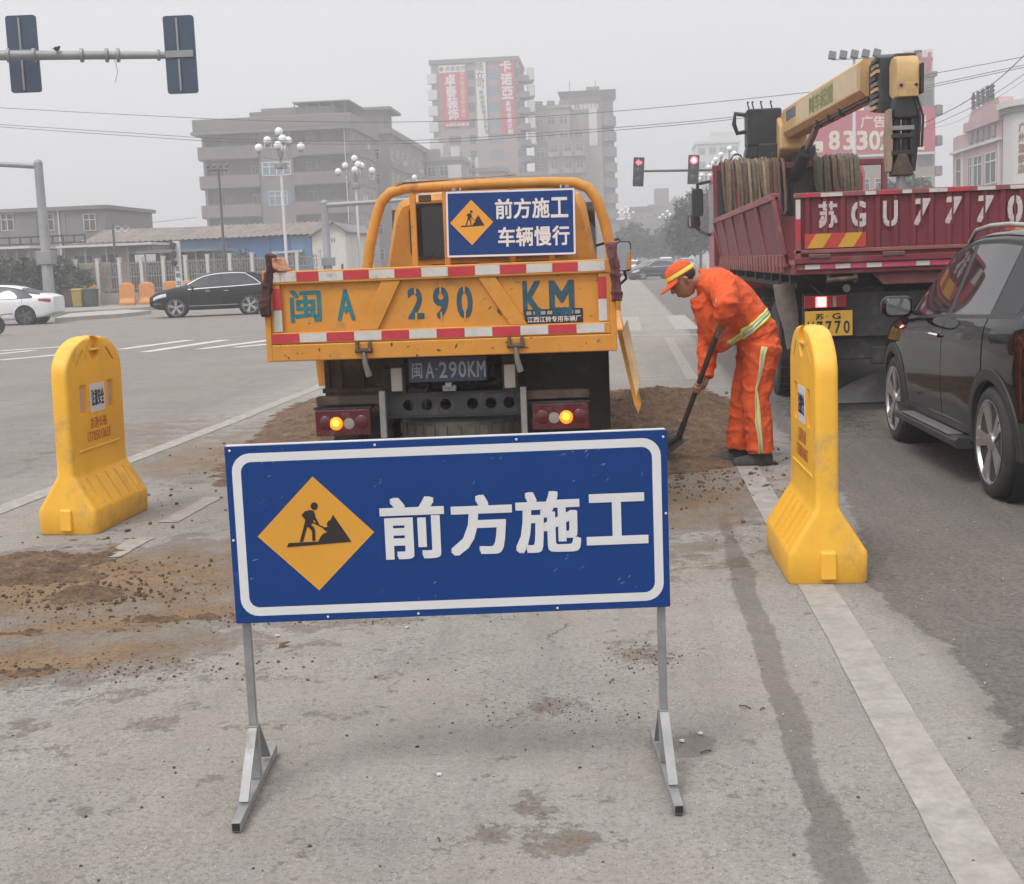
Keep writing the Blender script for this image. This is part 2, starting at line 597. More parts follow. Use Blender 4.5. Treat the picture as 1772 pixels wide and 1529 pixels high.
dn = mth('ADD', attr('dirt'), mth('MULTIPLY', mth('SUBTRACT', nz(4.2, 12, 0.8), 0.5), 2.3))
dm = rng_(dn, 0.38, 0.95)
soil = mixc(rng_(mid, 0.35, 0.7), (0.325, 0.22, 0.128), (0.24, 0.158, 0.09))
soil = mixc(rng_(fine, 0.5, 0.7), soil, (0.135, 0.085, 0.05))
colr = mixc(dm, colr, soil)
ln(colr, pb.inputs['Base Color'])
rg = mth('SUBTRACT', rng_(mid, 0.3, 0.7, 0.72, 0.9), mth('MULTIPLY', wm, 0.42))
rg = mth('SUBTRACT', rg, mth('MULTIPLY', am, 0.14))
ln(rg, pb.inputs['Roughness']); pb.inputs['Specular IOR Level'].default_value = 0.22
hgt = mth('ADD', mth('MULTIPLY', fine, 0.5), mth('MULTIPLY', grit, 0.35))
hgt = mth('ADD', hgt, mth('MULTIPLY', mth('MULTIPLY', dm, nz(26, 6, 0.75)), 3.0))
hgt = mth('ADD', hgt, mth('MULTIPLY', mth('MULTIPLY', am, nz(48, 4, 0.6)), 2.2))
bp = N('ShaderNodeBump'); bp.inputs['Strength'].default_value = 0.8; bp.inputs['Distance'].default_value = 0.012
ln(hgt, bp.inputs['Height']); ln(bp.outputs[0], pb.inputs['Normal'])
me.materials.append(gm)
o = bpy.data.objects.new('road', me); COL.objects.link(o); tag(o, kind='structure', label='grey concrete and asphalt road with soil on it')


# ------------------------------------------------------------------ painted markings, 4 mm sheets that follow the road
def paint_mat():
    m = bpy.data.materials.new('worn_road_paint'); m.use_nodes = True
    t = m.node_tree; ln = t.links.new
    pb = t.nodes['Principled BSDF']
    pos = t.nodes.new('ShaderNodeNewGeometry').outputs['Position']
    n1 = t.nodes.new('ShaderNodeTexNoise'); n1.inputs['Scale'].default_value = 9; n1.inputs['Detail'].default_value = 9; n1.inputs['Roughness'].default_value = .75
    n2 = t.nodes.new('ShaderNodeTexNoise'); n2.inputs['Scale'].default_value = 1.1; n2.inputs['Detail'].default_value = 5
    for n in (n1, n2): ln(pos, n.inputs['Vector'])
    r1 = t.nodes.new('ShaderNodeValToRGB')
    r1.color_ramp.elements[0].position = .38; r1.color_ramp.elements[0].color = (.24, .225, .20, 1)
    r1.color_ramp.elements[1].position = .62; r1.color_ramp.elements[1].color = (.37, .345, .31, 1)
    ln(n1.outputs['Fac'], r1.inputs['Fac'])
    mx = t.nodes.new('ShaderNodeMix'); mx.data_type = 'RGBA'
    r2 = t.nodes.new('ShaderNodeMapRange'); r2.inputs['From Min'].default_value = .45; r2.inputs['From Max'].default_value = .7; r2.inputs['To Max'].default_value = .5
    ln(n2.outputs['Fac'], r2.inputs['Value']); ln(r2.outputs[0], mx.inputs['Factor'])
    ln(r1.outputs[0], mx.inputs['A']); mx.inputs['B'].default_value = (.29, .26, .215, 1)
    ln(mx.outputs['Result'], pb.inputs['Base Color'])
    pb.inputs['Roughness'].default_value = .75
    bp = t.nodes.new('ShaderNodeBump'); bp.inputs['Strength'].default_value = .3; bp.inputs['Distance'].default_value = .004
    ln(n1.outputs['Fac'], bp.inputs['Height']); ln(bp.outputs[0], pb.inputs['Normal'])
    return m


PAINT = paint_mat()


def ground_z(x, y):
    if -6 < x < 3.2 and 2 < y < 20:
        e = max(0, min(1, min(x + 6, 3.2 - x, y - 2, 20 - y) / 0.5))
        return e * (0.006 * noise.noise((x * 0.9, y * 0.9, 3.0)) + 0.002 * noise.noise((x * 6, y * 6, 8.0)) - 0.004)
    return 0.0


def band(name, pts, wd, rag=0.0, h=0.004):
    """a painted line along pts with a slightly ragged edge"""
    pp = []
    for a, b in zip(pts[:-1], pts[1:]):
        n = max(1, int(math.hypot(b[0] - a[0], b[1] - a[1]) / 0.1)) if rag else 1
        pp += [(a[0] + (b[0] - a[0]) * i / n, a[1] + (b[1] - a[1]) * i / n) for i in range(n)]
    pp.append(pts[-1])
    G = []
    for i, p in enumerate(pp):
        q0, q1 = pp[max(i - 1, 0)], pp[min(i + 1, len(pp) - 1)]
        d = Vector((q1[0] - q0[0], q1[1] - q0[1])).normalized()
        nrm = Vector((d.y, -d.x))
        row = []
        for s_ in (-1, -.5, 0, .5, 1):
            k = wd / 2 * s_ * (1 + (rag * random.uniform(-1, 1) if abs(s_) == 1 else 0))
            x, y = p[0] + nrm.x * k, p[1] + nrm.y * k
            row.append((x, y, ground_z(x, y) + h))
        G.append(row)
    return MB().quadgrid(G).build(name, PAINT, kind='structure')


band('lane_line', [(0.83, 2.2), (0.85, 5.0), (0.85, 6.5), (0.87, 9.5), (0.87, 12.0)], 0.155, 0.022)
band('lane_line', [(0.86, 16.2), (0.87, 25.0)], 0.15, 0.05)
band('lane_line', [(-4.2, 5.5), (-4.19, 8.2), (-4.05, 13), (-3.99, 17.1), (-3.9, 26)], 0.17, 0.05)
OLD = mat('nearly_worn_off_paint', (.33, .305, .27), .85, var=.1, vs=6, dirt=((.25, .225, .19), .62, 9))
for y0, y1 in ((6.75, 7.25), (7.7, 8.55), (9.3, 10.0)):
    o = band('lane_line', [(-2.83, y0), (-2.81, y1)], 0.13, 0.14)
    o.data.materials[0] = OLD
NEWP = mat('bright_road_paint', (.56, .55, .52), .7, var=.12, vs=1.5, dirt=((.33, .31, .28), .35, 3))
band('stop_line', [P2(1060, 581), P2(1225, 579)], 0.35, 0.02)
for x in (0.15, 1.35, 2.5):
    band('crosswalk_stripe', [(x + .02, 27.6), (x + 0.06, 34.5)], 0.5, 0.03)
for a, b in (((0, 623), (200, 605)), ((0, 607), (150, 597)), ((210, 604), (330, 588)), ((250, 609), (390, 588)), ((345, 604), (470, 588)),
             ((405, 601), (480, 594)), ((0, 612), (60, 606))):
    o = band('guide_line', [P2(*a), P2(*b)], 0.30, 0.02)
    o.data.materials[0] = NEWP
# ------------------------------------------------------------------ shared materials
BLUE = mat('sign_blue', (0.0035, 0.040, 0.185), 0.5, spec=.25, var=0.07, vs=2, dirt=((0.10, 0.16, 0.30), 0.22, 7))
WHITE = mat('sign_white', (0.66, 0.66, 0.66), 0.4, var=0.05)
SYEL = mat('sign_yellow', (0.66, 0.31, 0.03), 0.4, var=0.06)
BLACK = mat('sign_black', (0.018, 0.014, 0.014), 0.5)
GALV = mat('galvanised_steel', (0.30, 0.30, 0.295), 0.55, metal=0.5, var=0.2, vs=12, bump=0.1, bs=30, dirt=((0.25, 0.22, 0.18), 0.3, 9))
DARKIN = mat('dark_hollow', (0.02, 0.02, 0.02), 0.9)
ALU = mat('bright_edge', (0.62, 0.63, 0.65), 0.4, metal=0.3)
RUBBER = mat('tyre_rubber', (0.022, 0.021, 0.021), 0.85, var=0.3, vs=8, dirt=((0.13, 0.115, 0.1), 0.45, 6), bump=0.15, bs=80)


def pictogram(par, cx, cz, k, y):
    """road works figure: black man with shovel, heap and ground bar; k = metres per drawing unit, drawing centre 720,800"""
    def q(pts): return [(cx + (a - 720) * k, cz - (b - 800) * k) for a, b in pts]

    def part(name, pts):
        MB().prism(q(pts), 'xz', y, y + 0.001).build(name, BLACK, par)
    part('figure_heap', [(735, 850), (752, 820), (768, 800), (796, 788), (808, 778), (790, 752), (806, 748), (804, 722), (818, 702), (832, 700), (850, 660), (972, 862), (735, 862)])
    part('figure_ground', [(505, 886), (520, 856), (734, 853), (734, 863), (972, 863.5)])
    hd = [(720 + 26 * math.cos(a * math.pi / 8), 593 + 28 * math.sin(a * math.pi / 8)) for a in range(16)]
    part('figure_head', hd)
    part('figure_body', [(684, 620), (712, 626), (722, 650), (724, 672), (748, 728), (736, 732), (712, 690), (704, 708), (690, 730), (708, 746), (716, 770),
                         (714, 846), (692, 846), (694, 776), (668, 742), (658, 748), (624, 850), (600, 850), (636, 742), (650, 690), (626, 658), (630, 648), (650, 628)])
    part('figure_shovel', [(688, 706), (694, 700), (780, 748), (800, 756), (806, 786), (780, 768), (774, 756)])


# ------------------------------------------------------------------ the construction sign in front
sg = thing('roadwork_sign', (-0.505, 3.62, 0), R(5.2),
           label='large blue road works sign on two steel feet in front of the yellow truck', cat='sign')
PW, PB, PT = 0.625, 0.506, 1.02


def rrect(hw, hh, r, n=6):
    out = []
    for cx, cy, a0 in ((hw - r, hh - r, 0), (-hw + r, hh - r, 90), (-hw + r, -hh + r, 180), (hw - r, -hh + r, 270)):
        out += [(cx + r * math.cos(R(a0 + 90 * i / n)), cy + r * math.sin(R(a0 + 90 * i / n))) for i in range(n + 1)]
    return out


ZC = (PB + PT) / 2
MB().box(-PW, PW, -0.012, 0.012, PB, PT).build('panel', BLUE, sg, bevel=0.0025)
MB().box(-PW + .004, PW - .004, -0.0123, 0.014, PT + 0.0002, PT + 0.0025).build('edge_trim', ALU, sg)
o1 = rrect(PW - 0.018, (PT - PB) / 2 - 0.021, 0.052); o2 = rrect(PW - 0.043, (PT - PB) / 2 - 0.046, 0.030)
n_ = len(o1)
b_ = MB()
yb = -0.0128
b_.add([(x, yb, ZC + z) for x, z in o1] + [(x, yb, ZC + z) for x, z in o2], [(i, (i + 1) % n_, (i + 1) % n_ + n_, i + n_) for i in range(n_)])
b_.build('border', WHITE, sg)
dx_ = -PW + 0.2445
MB().prism([(dx_ - 0.166, ZC - .004), (dx_, ZC + 0.163), (dx_ + 0.166, ZC - .004), (dx_, ZC - 0.168)], 'xz', -0.0128, -0.0121).build('diamond', SYEL, sg)
pictogram(sg, dx_, ZC - .004, 0.166 / 420, -0.0142)
for ch, cx, w_, h_, dz in (('前', 0.520, .183, .180, .004), ('方', 0.716, .178, .175, .005), ('施', 0.906, .186, .178, .006), ('工', 1.103, .176, .148, .007)):
    text(ch, WHITE, sg, -PW + cx, ZC + dz, h_, w_, y=-0.0131, bold=0.028)
MBr = MB()
for x, z in ((-.61, PT - .012), (-.2, PT - .011), (.2, PT - .011), (.615, PT - .02), (.618, .78), (-.616, .75), (-.1, PB + .009), (.3, PB + .009), (-.36, PB + .01)):
    MBr.sphere((x, -0.012, z), 0.004, 8, 5)
MBr.build('rivet', ALU, sg, smooth=60, kind='stuff')
SCF = mat('scuff_mark', (.16, .22, .34), .6, var=.4, vs=40)
scf = MB()
r_s = random.Random(31)
for cx, cz, n_s, sp_ in ((-.20, .90, 3, .02), (.42, .93, 16, .05), (.34, .97, 5, .02), (.5, .58, 4, .02), (-.5, .96, 3, .015), (-.47, .86, 3, .015), (.33, .66, 4, .04), (-.02, .62, 3, .05), (-.56, .66, 3, .02), (.1, .95, 4, .03)):
    for _ in range(n_s):
        x, z = cx + r_s.gauss(0, sp_), cz + r_s.gauss(0, sp_)
        if abs(x) > .6 or not .52 < z < 1.0: continue
        a, l_, w_s = r_s.uniform(.2, 1.3), r_s.uniform(.002, .012), r_s.uniform(.0006, .0016)
        c_, s2 = math.cos(a), math.sin(a)
        scf.add([(x - l_ * c_, -.01225, z - l_ * s2), (x + w_s * s2, -.01225, z - w_s * c_), (x + l_ * c_, -.01225, z + l_ * s2), (x - w_s * s2, -.01225, z + w_s * c_)], [(0, 1, 2, 3)])
scf.build('scuff', SCF, sg, kind='stuff')
for s_ in (-1, 1):
    x = s_ * 0.602
    MB().box(x - .0115, x + .0115, 0.0122, 0.036, 0.165, PT - 0.03).build('post', GALV, sg, bevel=0.002)
    ft = MB()
    ft.box(x - .0135, x + .0135, -0.29, 0.29, 0.001, 0.028)
    foot = ft.build('foot', GALV, sg, bevel=0.002)
    MB().box(x - .0105, x + .0105, -0.2906, -0.2890, 0.004, 0.025).build('tube_end', DARKIN, foot)
    MB().box(x - .0138, x + .0138, 0.010, 0.039, 0.0285, 0.19).build('socket', GALV, foot, bevel=0.002)
    MB().bar((x, -0.175, 0.036), (x, 0.006, 0.185), 0.027, 0.008).build('gusset', GALV, foot, bevel=0.001)
    MB().bar((x, 0.175, 0.036), (x, 0.044, 0.185), 0.027, 0.008).build('gusset', GALV, foot, bevel=0.001)

# ------------------------------------------------------------------ yellow water barriers
YEL = mat('barrier_plastic', (0.86, 0.46, 0.04), 0.45, var=0.10, vs=2.5, bump=0.06, bs=25, dirt=((0.46, 0.29, 0.11), 0.42, 3.2))
RTAPE = mat('red_tape', (0.50, 0.03, 0.045), 0.4, var=0.15, vs=10)
PTAPE = mat('pale_pink_tape', (0.55, 0.33, 0.27), 0.5, var=0.15, vs=10)
REDINK = mat('faded_red_ink', (0.55, 0.12, 0.03), 0.6, var=0.4, vs=30)
NAVY = mat('navy_ink', (0.02, 0.03, 0.09), 0.6)


def barrier_mesh():
    def ring(z, t, l, r):
        r = min(r, t * .95, l * .95)
        return [(x, y, z) for x, y in rrect(t, l, r, 4)]
    prof = [(0.0, .172, .405, .03), (0.012, .18, .412, .035), (.135, .182, .415, .035), (.15, .178, .414, .035), (.335, .062, .408, .03), (.36, .053, .406, .028)]
    prof += [(z, .052, .405, .026) for z in (.5, .7, .86, .94)]
    for i in range(1, 13):
        a = R(90 * i / 12)
        z = .95 + .215 * math.sin(a)
        l = .405 * max(.10, math.cos(a) ** .92)
        prof.append((z, .052 - .016 * max(0, i - 9) / 3, max(l, .05), .024))
    return MB().loft([ring(*p) for p in prof])


def make_barrier(label, warn):
    t = thing('water_barrier', label=label, cat='barrier', group='yellow plastic water barriers')
    body = barrier_mesh().build('body', YEL, t, smooth=50)
    c1 = MB()                                    # grooves in both slopes
    for s_ in (-1, 1):
        for y in (-.27, -.14, 0, .13, .26):
            c1.bar((s_ * .176, y, .16), (s_ * .076, y, .32), .028, .02, (s_, 0, .6))
    c2 = MB()                                    # lifting pocket at the top and shallow arcs under it
    for s_ in (-1, 1):
        c2.lathe([(.075, s_ * .018), (.085, s_ * .08)], 16, (0, 0, 1.095), 'x')
        for y in (-.27, .27):
            c2.bar((s_ * .05, y, 1.0), (s_ * .05, y * .62, 1.085), .016, .03, (s_, 0, 0))
    c3 = MB()
    for s_ in (-1, 1):
        for y in (-.2, .2):
            c3.box(s_ * .044 - .006 if s_ > 0 else -.06, .06 if s_ > 0 else -.044 + .006, y - .045, y + .045, .70, .88)
    bake(body, c1, c2, c3)
    MB().box(-.0025, .0025, -.4165, .4165, .012, .14).build('mould_seam', YEL, t)
    body.data.polygons.foreach_set('use_smooth', [True] * len(body.data.polygons)); body.data.set_sharp_from_angle(angle=R(35))
    MB().box(-.055, .055, -.07, .07, 1.075, 1.088).build('lifting_bar', YEL, t, bevel=.005)
    for s_ in (-1, 1):
        MB().box(s_ * .052 - .006, s_ * .052 + .006, -.3, .3, .475, .49).build('rib', YEL, t, bevel=.004)
        for y in (-.2, .2):
            MB().box(s_ * .0395 - .001, s_ * .0395 + .001, y - .035, y + .035, .715, .865).build('reflective_strip', RTAPE if warn else PTAPE, t)
        lb = MB().box(s_ * .0535 - .001, s_ * .0535 + .001, -.105, .105, .70, .875).build('warning_plate', WHITE, t)
        rz = R(-90) if s_ < 0 else R(90)
        for k, ch in enumerate('注意安全'):
            y = (-.069 + k * .046) * s_
            text(ch, NAVY, lb, 0, 0, .10, .04, bold=.02, loc=(s_ * .0553, y, .79), rot=(0, 0, rz))
        text('京港长裕', REDINK, t, 0, 0, .07, .24, bold=.015, name='lettering', loc=(s_ * .0526, 0, .635), rot=(0, 0, rz), step=.0001)
        text('13705018655', REDINK, t, 0, 0, .06, .34, bold=.015, name='lettering', loc=(s_ * .0526, 0, .555), rot=(0, 0, rz), step=.0001)
        for y, yy in ((-.404, -1), (.404, 1)):
            if s_ > 0:
                MB().prism([(yy * .40, .02), (yy * .436, .025), (yy * .43, .15), (yy * .40, .165)], 'yz', -.035, .035).build('coupling_lug', YEL, t, bevel=.008)
    return t


b1 = make_barrier('yellow plastic water barrier with red strips on the white line beside the dark car', True)
b1.location = (0.905, 6.31, ground_z(.9, 6.3)); b1.rotation_euler = (0, 0, R(0.8))
b2 = make_barrier('yellow plastic water barrier with pale strips by the lane edge left of the yellow truck', False)
b2.location = (-3.32, 7.79, ground_z(-3.3, 7.8)); b2.rotation_euler = (0, R(1.2), R(-1.5))
# ------------------------------------------------------------------ the yellow tipper truck (seen from behind)
TY = mat('truck_yellow', (0.60, 0.255, 0.03), 0.5, var=0.16, vs=3, coat=0.08, dirt=((0.27, 0.145, 0.07), 0.42, 6))
TRED = mat('reflector_red', (0.48, 0.035, 0.05), 0.35, var=0.15, vs=8, dirt=((0.45, 0.25, 0.15), 0.22, 14))
TWHI = mat('reflector_white', (0.56, 0.54, 0.50), 0.4, var=0.12, vs=8, dirt=((0.33, 0.24, 0.16), 0.36, 12))
TEAL = mat('stencil_teal', (0.02, 0.165, 0.20), 0.6, var=0.25, vs=20)
SLATE = mat('stencil_slate', (0.022, 0.075, 0.115), 0.6, var=0.3, vs=20)
FRAME = mat('chassis_black', (0.028, 0.027, 0.027), 0.7, var=0.3, vs=5, dirt=((0.11, 0.085, 0.065), 0.42, 5))
MUDDY = mat('muddy_panel', (0.075, 0.055, 0.042), 0.85, var=0.3, vs=6, dirt=((0.17, 0.12, 0.085), 0.5, 6))
LENS = mat('lamp_lens', (0.095, 0.010, 0.017), 0.25, var=0.15, vs=10, dirt=((0.14, 0.09, 0.075), 0.35, 7))
LENSW = mat('lamp_clear', (0.30, 0.27, 0.25), 0.3)
AMBER = mat('amber_lamp_lit', (0.9, 0.35, 0.02), 0.3, emit=(1.0, 0.22, 0.01), es=1.2)
AMBERC = mat('amber_lamp_core', (1.0, 0.6, 0.1), 0.3, emit=(1.0, 0.40, 0.03), es=1.7)
DGLASS = glass_mat('dark_glass', (0.022, 0.02, 0.024), 0.06)
MIRROR = mat('mirror_glass', (0.55, 0.57, 0.58), 0.05, metal=1.0, var=0.02)
BPLAST = mat('black_plastic', (0.025, 0.025, 0.027), 0.5, var=0.15)
PLATEB = mat('plate_blue', (0.028, 0.045, 0.085), 0.5, var=0.25, vs=12, dirt=((0.10, 0.09, 0.085), 0.3, 12))
PGREY = mat('plate_grey_ink', (0.30, 0.31, 0.33), 0.6)

yt = thing('tipper_truck', (-1.05, 7.47, 0), R(0.4),
           label='yellow tipper truck with blue plate lettering and amber lamps lit', cat='truck')
MB().box(-1.02, 1.02, 0.0, 3.25, 0.985, 1.083).build('bed_floor', TY, yt, bevel=.008)
tg = MB().box(-.985, .985, .035, .06, 1.088, 1.50).build('tailgate', TY, yt)
MB().box(-1.0, 1.0, .004, .065, 1.432, 1.508).build('top_rail', TY, tg, bevel=.006)
MB().box(-.99, .99, .004, .065, 1.086, 1.152).build('bottom_rail', TY, tg, bevel=.006)
for s_ in (-1, 1):
    MB().box(s_ * .955 - .03, s_ * .955 + .03, .012, .0345, 1.153, 1.431).build('side_rail', TY, tg, bevel=.003)
    a, b = (-.325, -.215), (-.47, -.36)
    if s_ > 0: a, b = (.235, .335), (.41, .51)
    MB().prism([(b[0], 1.153), (b[1], 1.153), (a[1], 1.431), (a[0], 1.431)], 'xz', .012, .0345).build('diagonal_rib', TY, tg, bevel=.003)
    rt = MB().box(s_ * .945 - .024, s_ * .945 + .024, .0095, .0118, 1.285, 1.41).build('red_reflector', TRED, tg)
    MB().box(s_ * .945 - .024, s_ * .945 + .024, .0095, .0118, 1.16, 1.283).build('white_reflector', TWHI, tg)
e0 = [-.985, -.915, -.82, -.69, -.545, -.395, -.245, -.09, .065, .22, .365, .515, .665, .81, .965]
rr_ = random.Random(5)
for i in range(len(e0) - 1):
    a, b = e0[i] + .002, e0[i + 1] - .002
    mt = (TRED if i % 2 == 0 else TWHI) if i > 1 else TWHI
    MB().box(a, b, .0015, .004, 1.446 + rr_.uniform(-.002, .002), 1.498 + rr_.uniform(-.003, .003)).build('red_reflector' if mt is TRED else 'white_reflector', mt, tg)
for i in range(12):
    a = -.985 + i * .1615
    mt = TRED if i % 2 == 0 else TWHI
    MB().box(a + .001, a + .1605, .0015, .004, 1.094, 1.145).build('red_reflector' if mt is TRED else 'white_reflector', mt, tg)
# stencilled registration
for ch, x, z, w_, h_, mt, b in (('闽', -.783, 1.303, .185, .19, TEAL, .02), ('A', -.545, 1.302, .105, .185, TEAL, .022), ('2', -.135, 1.295, .095, .18, SLATE, .022),
                                ('9', .012, 1.293, .09, .185, SLATE, .022), ('0', .150, 1.292, .092, .185, SLATE, .022),
                                ('K', .545, 1.30, .115, .20, SLATE, .022), ('M', .712, 1.298, .145, .20, SLATE, .028)):
    text(ch, mt, tg, x, z, h_, w_, y=.0335, bold=b, step=.0002)
for x, w_ in ((-.135, .012), (.012, .010), (.150, .010)):
    for zz in (1.375, 1.215):
        MB().box(x - w_ / 2, x + w_ / 2, .0300, .0306, zz - .026, zz + .026).build('stencil_bridge', TY, tg)
pl = MB().box(.495, .83, .031, .0345, 1.145 + .008, 1.235).build('maker_plate', BLACK, tg)
text('江西江铃专用车辆厂', WHITE, pl, .665, 1.178, .034, .31, y=.0305, bold=.015, name='lettering', step=.00005)
for i in range(8):
    MB().box(.505 + i * .04, .535 + i * .04, .0302, .0308, 1.205, 1.226).build('worn_print', PGREY, pl)
SMR = MB()
for k in (1, 4, 5, 6):
    x = .52 + k * .036; SMR.prism([(x, 1.2), (x + .03, 1.19), (x + .035, 1.245), (x - .005, 1.24)], 'xz', .0290, .0296)
SMR.build('paint_smear', SLATE, pl, kind='stuff')
# corner posts, side gates
MB().box(-1.022, -.987, -.004, .10, .985, 1.515).build('corner_post', TY, yt, bevel=.006)
MB().box(.987, 1.022, -.004, .10, .985, 1.515).build('corner_post', TY, yt, bevel=.006)
MB().box(-1.02, -.99, .102, 3.2, 1.085, 1.495).build('side_gate', TY, yt, bevel=.004)
hg = MB()
hg.bar((1.035, .12, 1.09), (1.135, .12, .64), .012, .06, (0, 1, 0))
sgm = MB().prism([(1.022, 1.10), (1.060, 1.10), (1.155, .66), (1.135, .60), (1.112, .66)], 'xz', .11, 3.1)
sgate = sgm.build('side_gate', TY, yt, bevel=.006, label='lowered side gate hanging down')
MB().prism([(1.05, 1.085), (1.085, 1.16), (1.15, .80), (1.125, .70)], 'xz', .07, .105).build('gate_rib', mat('pale_dirty_yellow', (.52, .36, .20), .7, var=.25, vs=8), sgate, bevel=.004)
MB().prism([(-1.01, .984), (-.90, .984), (-.93, .74), (-.99, .73)], 'xz', 1.15, 1.5).build('side_bracket', TY, yt, bevel=.004)
# latches
for x in (-.445, .44):
    lt = MB()
    lt.box(x - .045, x - .028, -.03, .004, 1.03, 1.092).box(x + .028, x + .045, -.03, .004, 1.03, 1.092)
    l_ = lt.build('latch', mat('rusty_steel', (.16, .09, .055), .75, metal=.3, var=.3, vs=20), yt, bevel=.002, kind='stuff')
    MB().tube([(x - .05, -.013, 1.035), (x + .05, -.013, 1.035)], .014, 8).build('latch_pin', MUDDY, l_)
    MB().tube([(x, -.012, 1.03), (x + .005, -.015, .96), (x + .022, .0, .885)], [.012, .016, .02], 8).build('latch_hook', mat('dusty_metal', (.2, .18, .16), .7, metal=.3), l_, smooth=50)
# underside
for s_ in (-1, 1):
    lx = -.628 if s_ < 0 else .676
    lamp = MB().box(lx - .168, lx + .168, .16, .24, .518, .675).build('tail_lamp', LENS, yt, bevel=.008)
    MB().box(lx - .175, lx + .175, .165, .3, .676, .688).build('lamp_hood', FRAME, lamp)
    for dx, r_, mt, nm in ((-.105, .042, LENS, 'stop_lens'), (.115, .042, LENS, 'stop_lens')):
        MB().lathe([(r_, .162), (r_, .156), (r_ * .7, .148), (.004, .145)], 16, (lx + dx, 0, .598), 'y').build(nm, mt, lamp, smooth=50)
    ax, wx = (lx - .04, lx + .037) if s_ < 0 else (lx + .035, lx - .037)
    MB().lathe([(.04, .162), (.040, .152), (.03, .142), (.004, .138)], 18, (ax, 0, .592), 'y').build('indicator_lamp', AMBER, lamp, smooth=50)
    MB().lathe([(.024, .1435), (.02, .1365), (.004, .1335)], 14, (ax, 0, .595), 'y').build('indicator_bulb', AMBERC, lamp, smooth=50)
    MB().lathe([(.034, .162), (.033, .154), (.004, .150)], 16, (wx, 0, .590), 'y').build('reversing_lens', LENSW, lamp, smooth=50)
    x0, x1 = (-.79, -.375) if s_ < 0 else (.42, .85)
    MB().box(x0, x1, .18, .26, .70, .752).build('lamp_beam', MUDDY, yt, bevel=.008)
    bx = -.375 if s_ < 0 else .468
    MB().box(bx - .024, bx + .012, .14, .19, .50, .78).build('bracket', GALV, yt, bevel=.003)
    wx = -.29 if s_ < 0 else .385
    MB().box(wx - .033, wx + .033, .15, .19, .775, .915).build('number_plate_light', mat('dusty_lamp', (.36, .35, .31), .6), yt, bevel=.006)
    MB().box(wx - .045, wx + .045, .192, .22, .76, .965).build('lamp_mount', FRAME, yt)
    # mud flap / guard
    if s_ < 0:
        MB().box(-.83, -.37, .62, .66, .60, .985).build('mudguard', MUDDY, yt, bevel=.01)
        for x in (-.80, -.72, -.58):
            MB().box(x - .008, x + .008, .60, .62, .62, .97).build('mudguard_rib', MUDDY, yt)
        MB().box(-.84, -.40, .596, .619, .735, .765).build('mudguard_rib', MUDDY, yt, bevel=.004)
    else:
        MB().box(.36, .97, .66, .69, .45, .985).build('mudguard', FRAME, yt, bevel=.01)
bm_ = MB().box(-.37, .475, .22, .24, .62, .745)
hol = MB()
for x in (-.235, -.125, -.012, .15, .26, .37):
    hol.lathe([(.034, .1), (.034, .4)], 14, (x, 0, .683), 'y')
beam = bm_.build('cross_beam', mat('grey_chassis', (.05, .05, .053), .65, metal=.2, var=.3, vs=8, dirt=((.2, .16, .13), .35, 8)), yt)
bake(beam, hol)
MB().box(-.37, .475, .21, .26, .7455, .757).build('beam_flange', FRAME, yt).data
MB().box(-.37, .475, .21, .26, .608, .6195).build('beam_flange', FRAME, yt)
for s_ in (-1, 1):
    MB().box(s_ * .36 - .035, s_ * .36 + .035, .3, 4.8, .72, .90).build('chassis_rail', FRAME, yt)
MB().box(-.5, .5, .9, 3.0, .86, .98).build('subframe', FRAME, yt)
MB().lathe([(.03, 0), (.12, .01), (.13, .09), (.08, .12), (.04, .12)], 16, (.05, 1.2, .36), 'y').build('axle_housing', FRAME, yt, smooth=50)
MB().tube([(-.9, 1.28, .39), (.9, 1.28, .39)], .06, 10).build('rear_axle', FRAME, yt, smooth=50)
hk = MB().box(-.02, .06, .17, .22, .765, .80).box(.0, .04, .14, .2, .79, .82)
hk.build('tow_hook', GALV, yt, bevel=.004, kind='stuff')
MB().box(-.36, .36, 1.7, 4.6, .34, .75).build('underbody_blocker', FRAME, yt, bevel=.05)  # block added between the chassis rails to keep the underside dark
MB().box(-.86, .86, 3.3, 3.4, .4, .985).build('cab_rear_panel', FRAME, yt)
r_u = random.Random(77)
for k in range(9):
    x = -.33 + .085 * k
    MB().tube([(x, .5, .93), (x + r_u.uniform(-.1, .1), .42, .84), (x + r_u.uniform(-.15, .15), .36, .80), (x + r_u.uniform(-.2, .2), .5, .76)], r_u.uniform(.006, .014), 6).build('brake_hose', [FRAME, MUDDY, BPLAST][k % 3], yt, smooth=60)
MB().tube([(-.36, .8, .80), (.3, .8, .80)], .07, 12).build('air_tank', MUDDY, yt, smooth=60)
RUST = mat('rust_spot', (.13, .055, .025), .9, var=.4, vs=60)
rs = MB()
for k in range(70):
    x, z = r_u.uniform(-.95, .95), r_u.choice([r_u.uniform(1.155, 1.43), r_u.uniform(.99, 1.08)])
    y = .0338 if z > 1.1 else -.0006
    if z > 1.1 and -.25 < x < .25: x += .3 if x > 0 else -.3
    a, l_ = r_u.uniform(-.6, 2.2), abs(r_u.gauss(0, .009)) + .002
    c_, s2 = math.cos(a), math.sin(a)
    w_s = l_ * r_u.uniform(.15, .5)
    rs.add([(x - l_ * c_, y, z - l_ * s2), (x + w_s * s2, y, z - w_s * c_), (x + l_ * c_, y, z + l_ * s2), (x - w_s * s2, y, z + w_s * c_)], [(0, 1, 2, 3)])
rs.build('rust_spots', RUST, yt, kind='stuff')
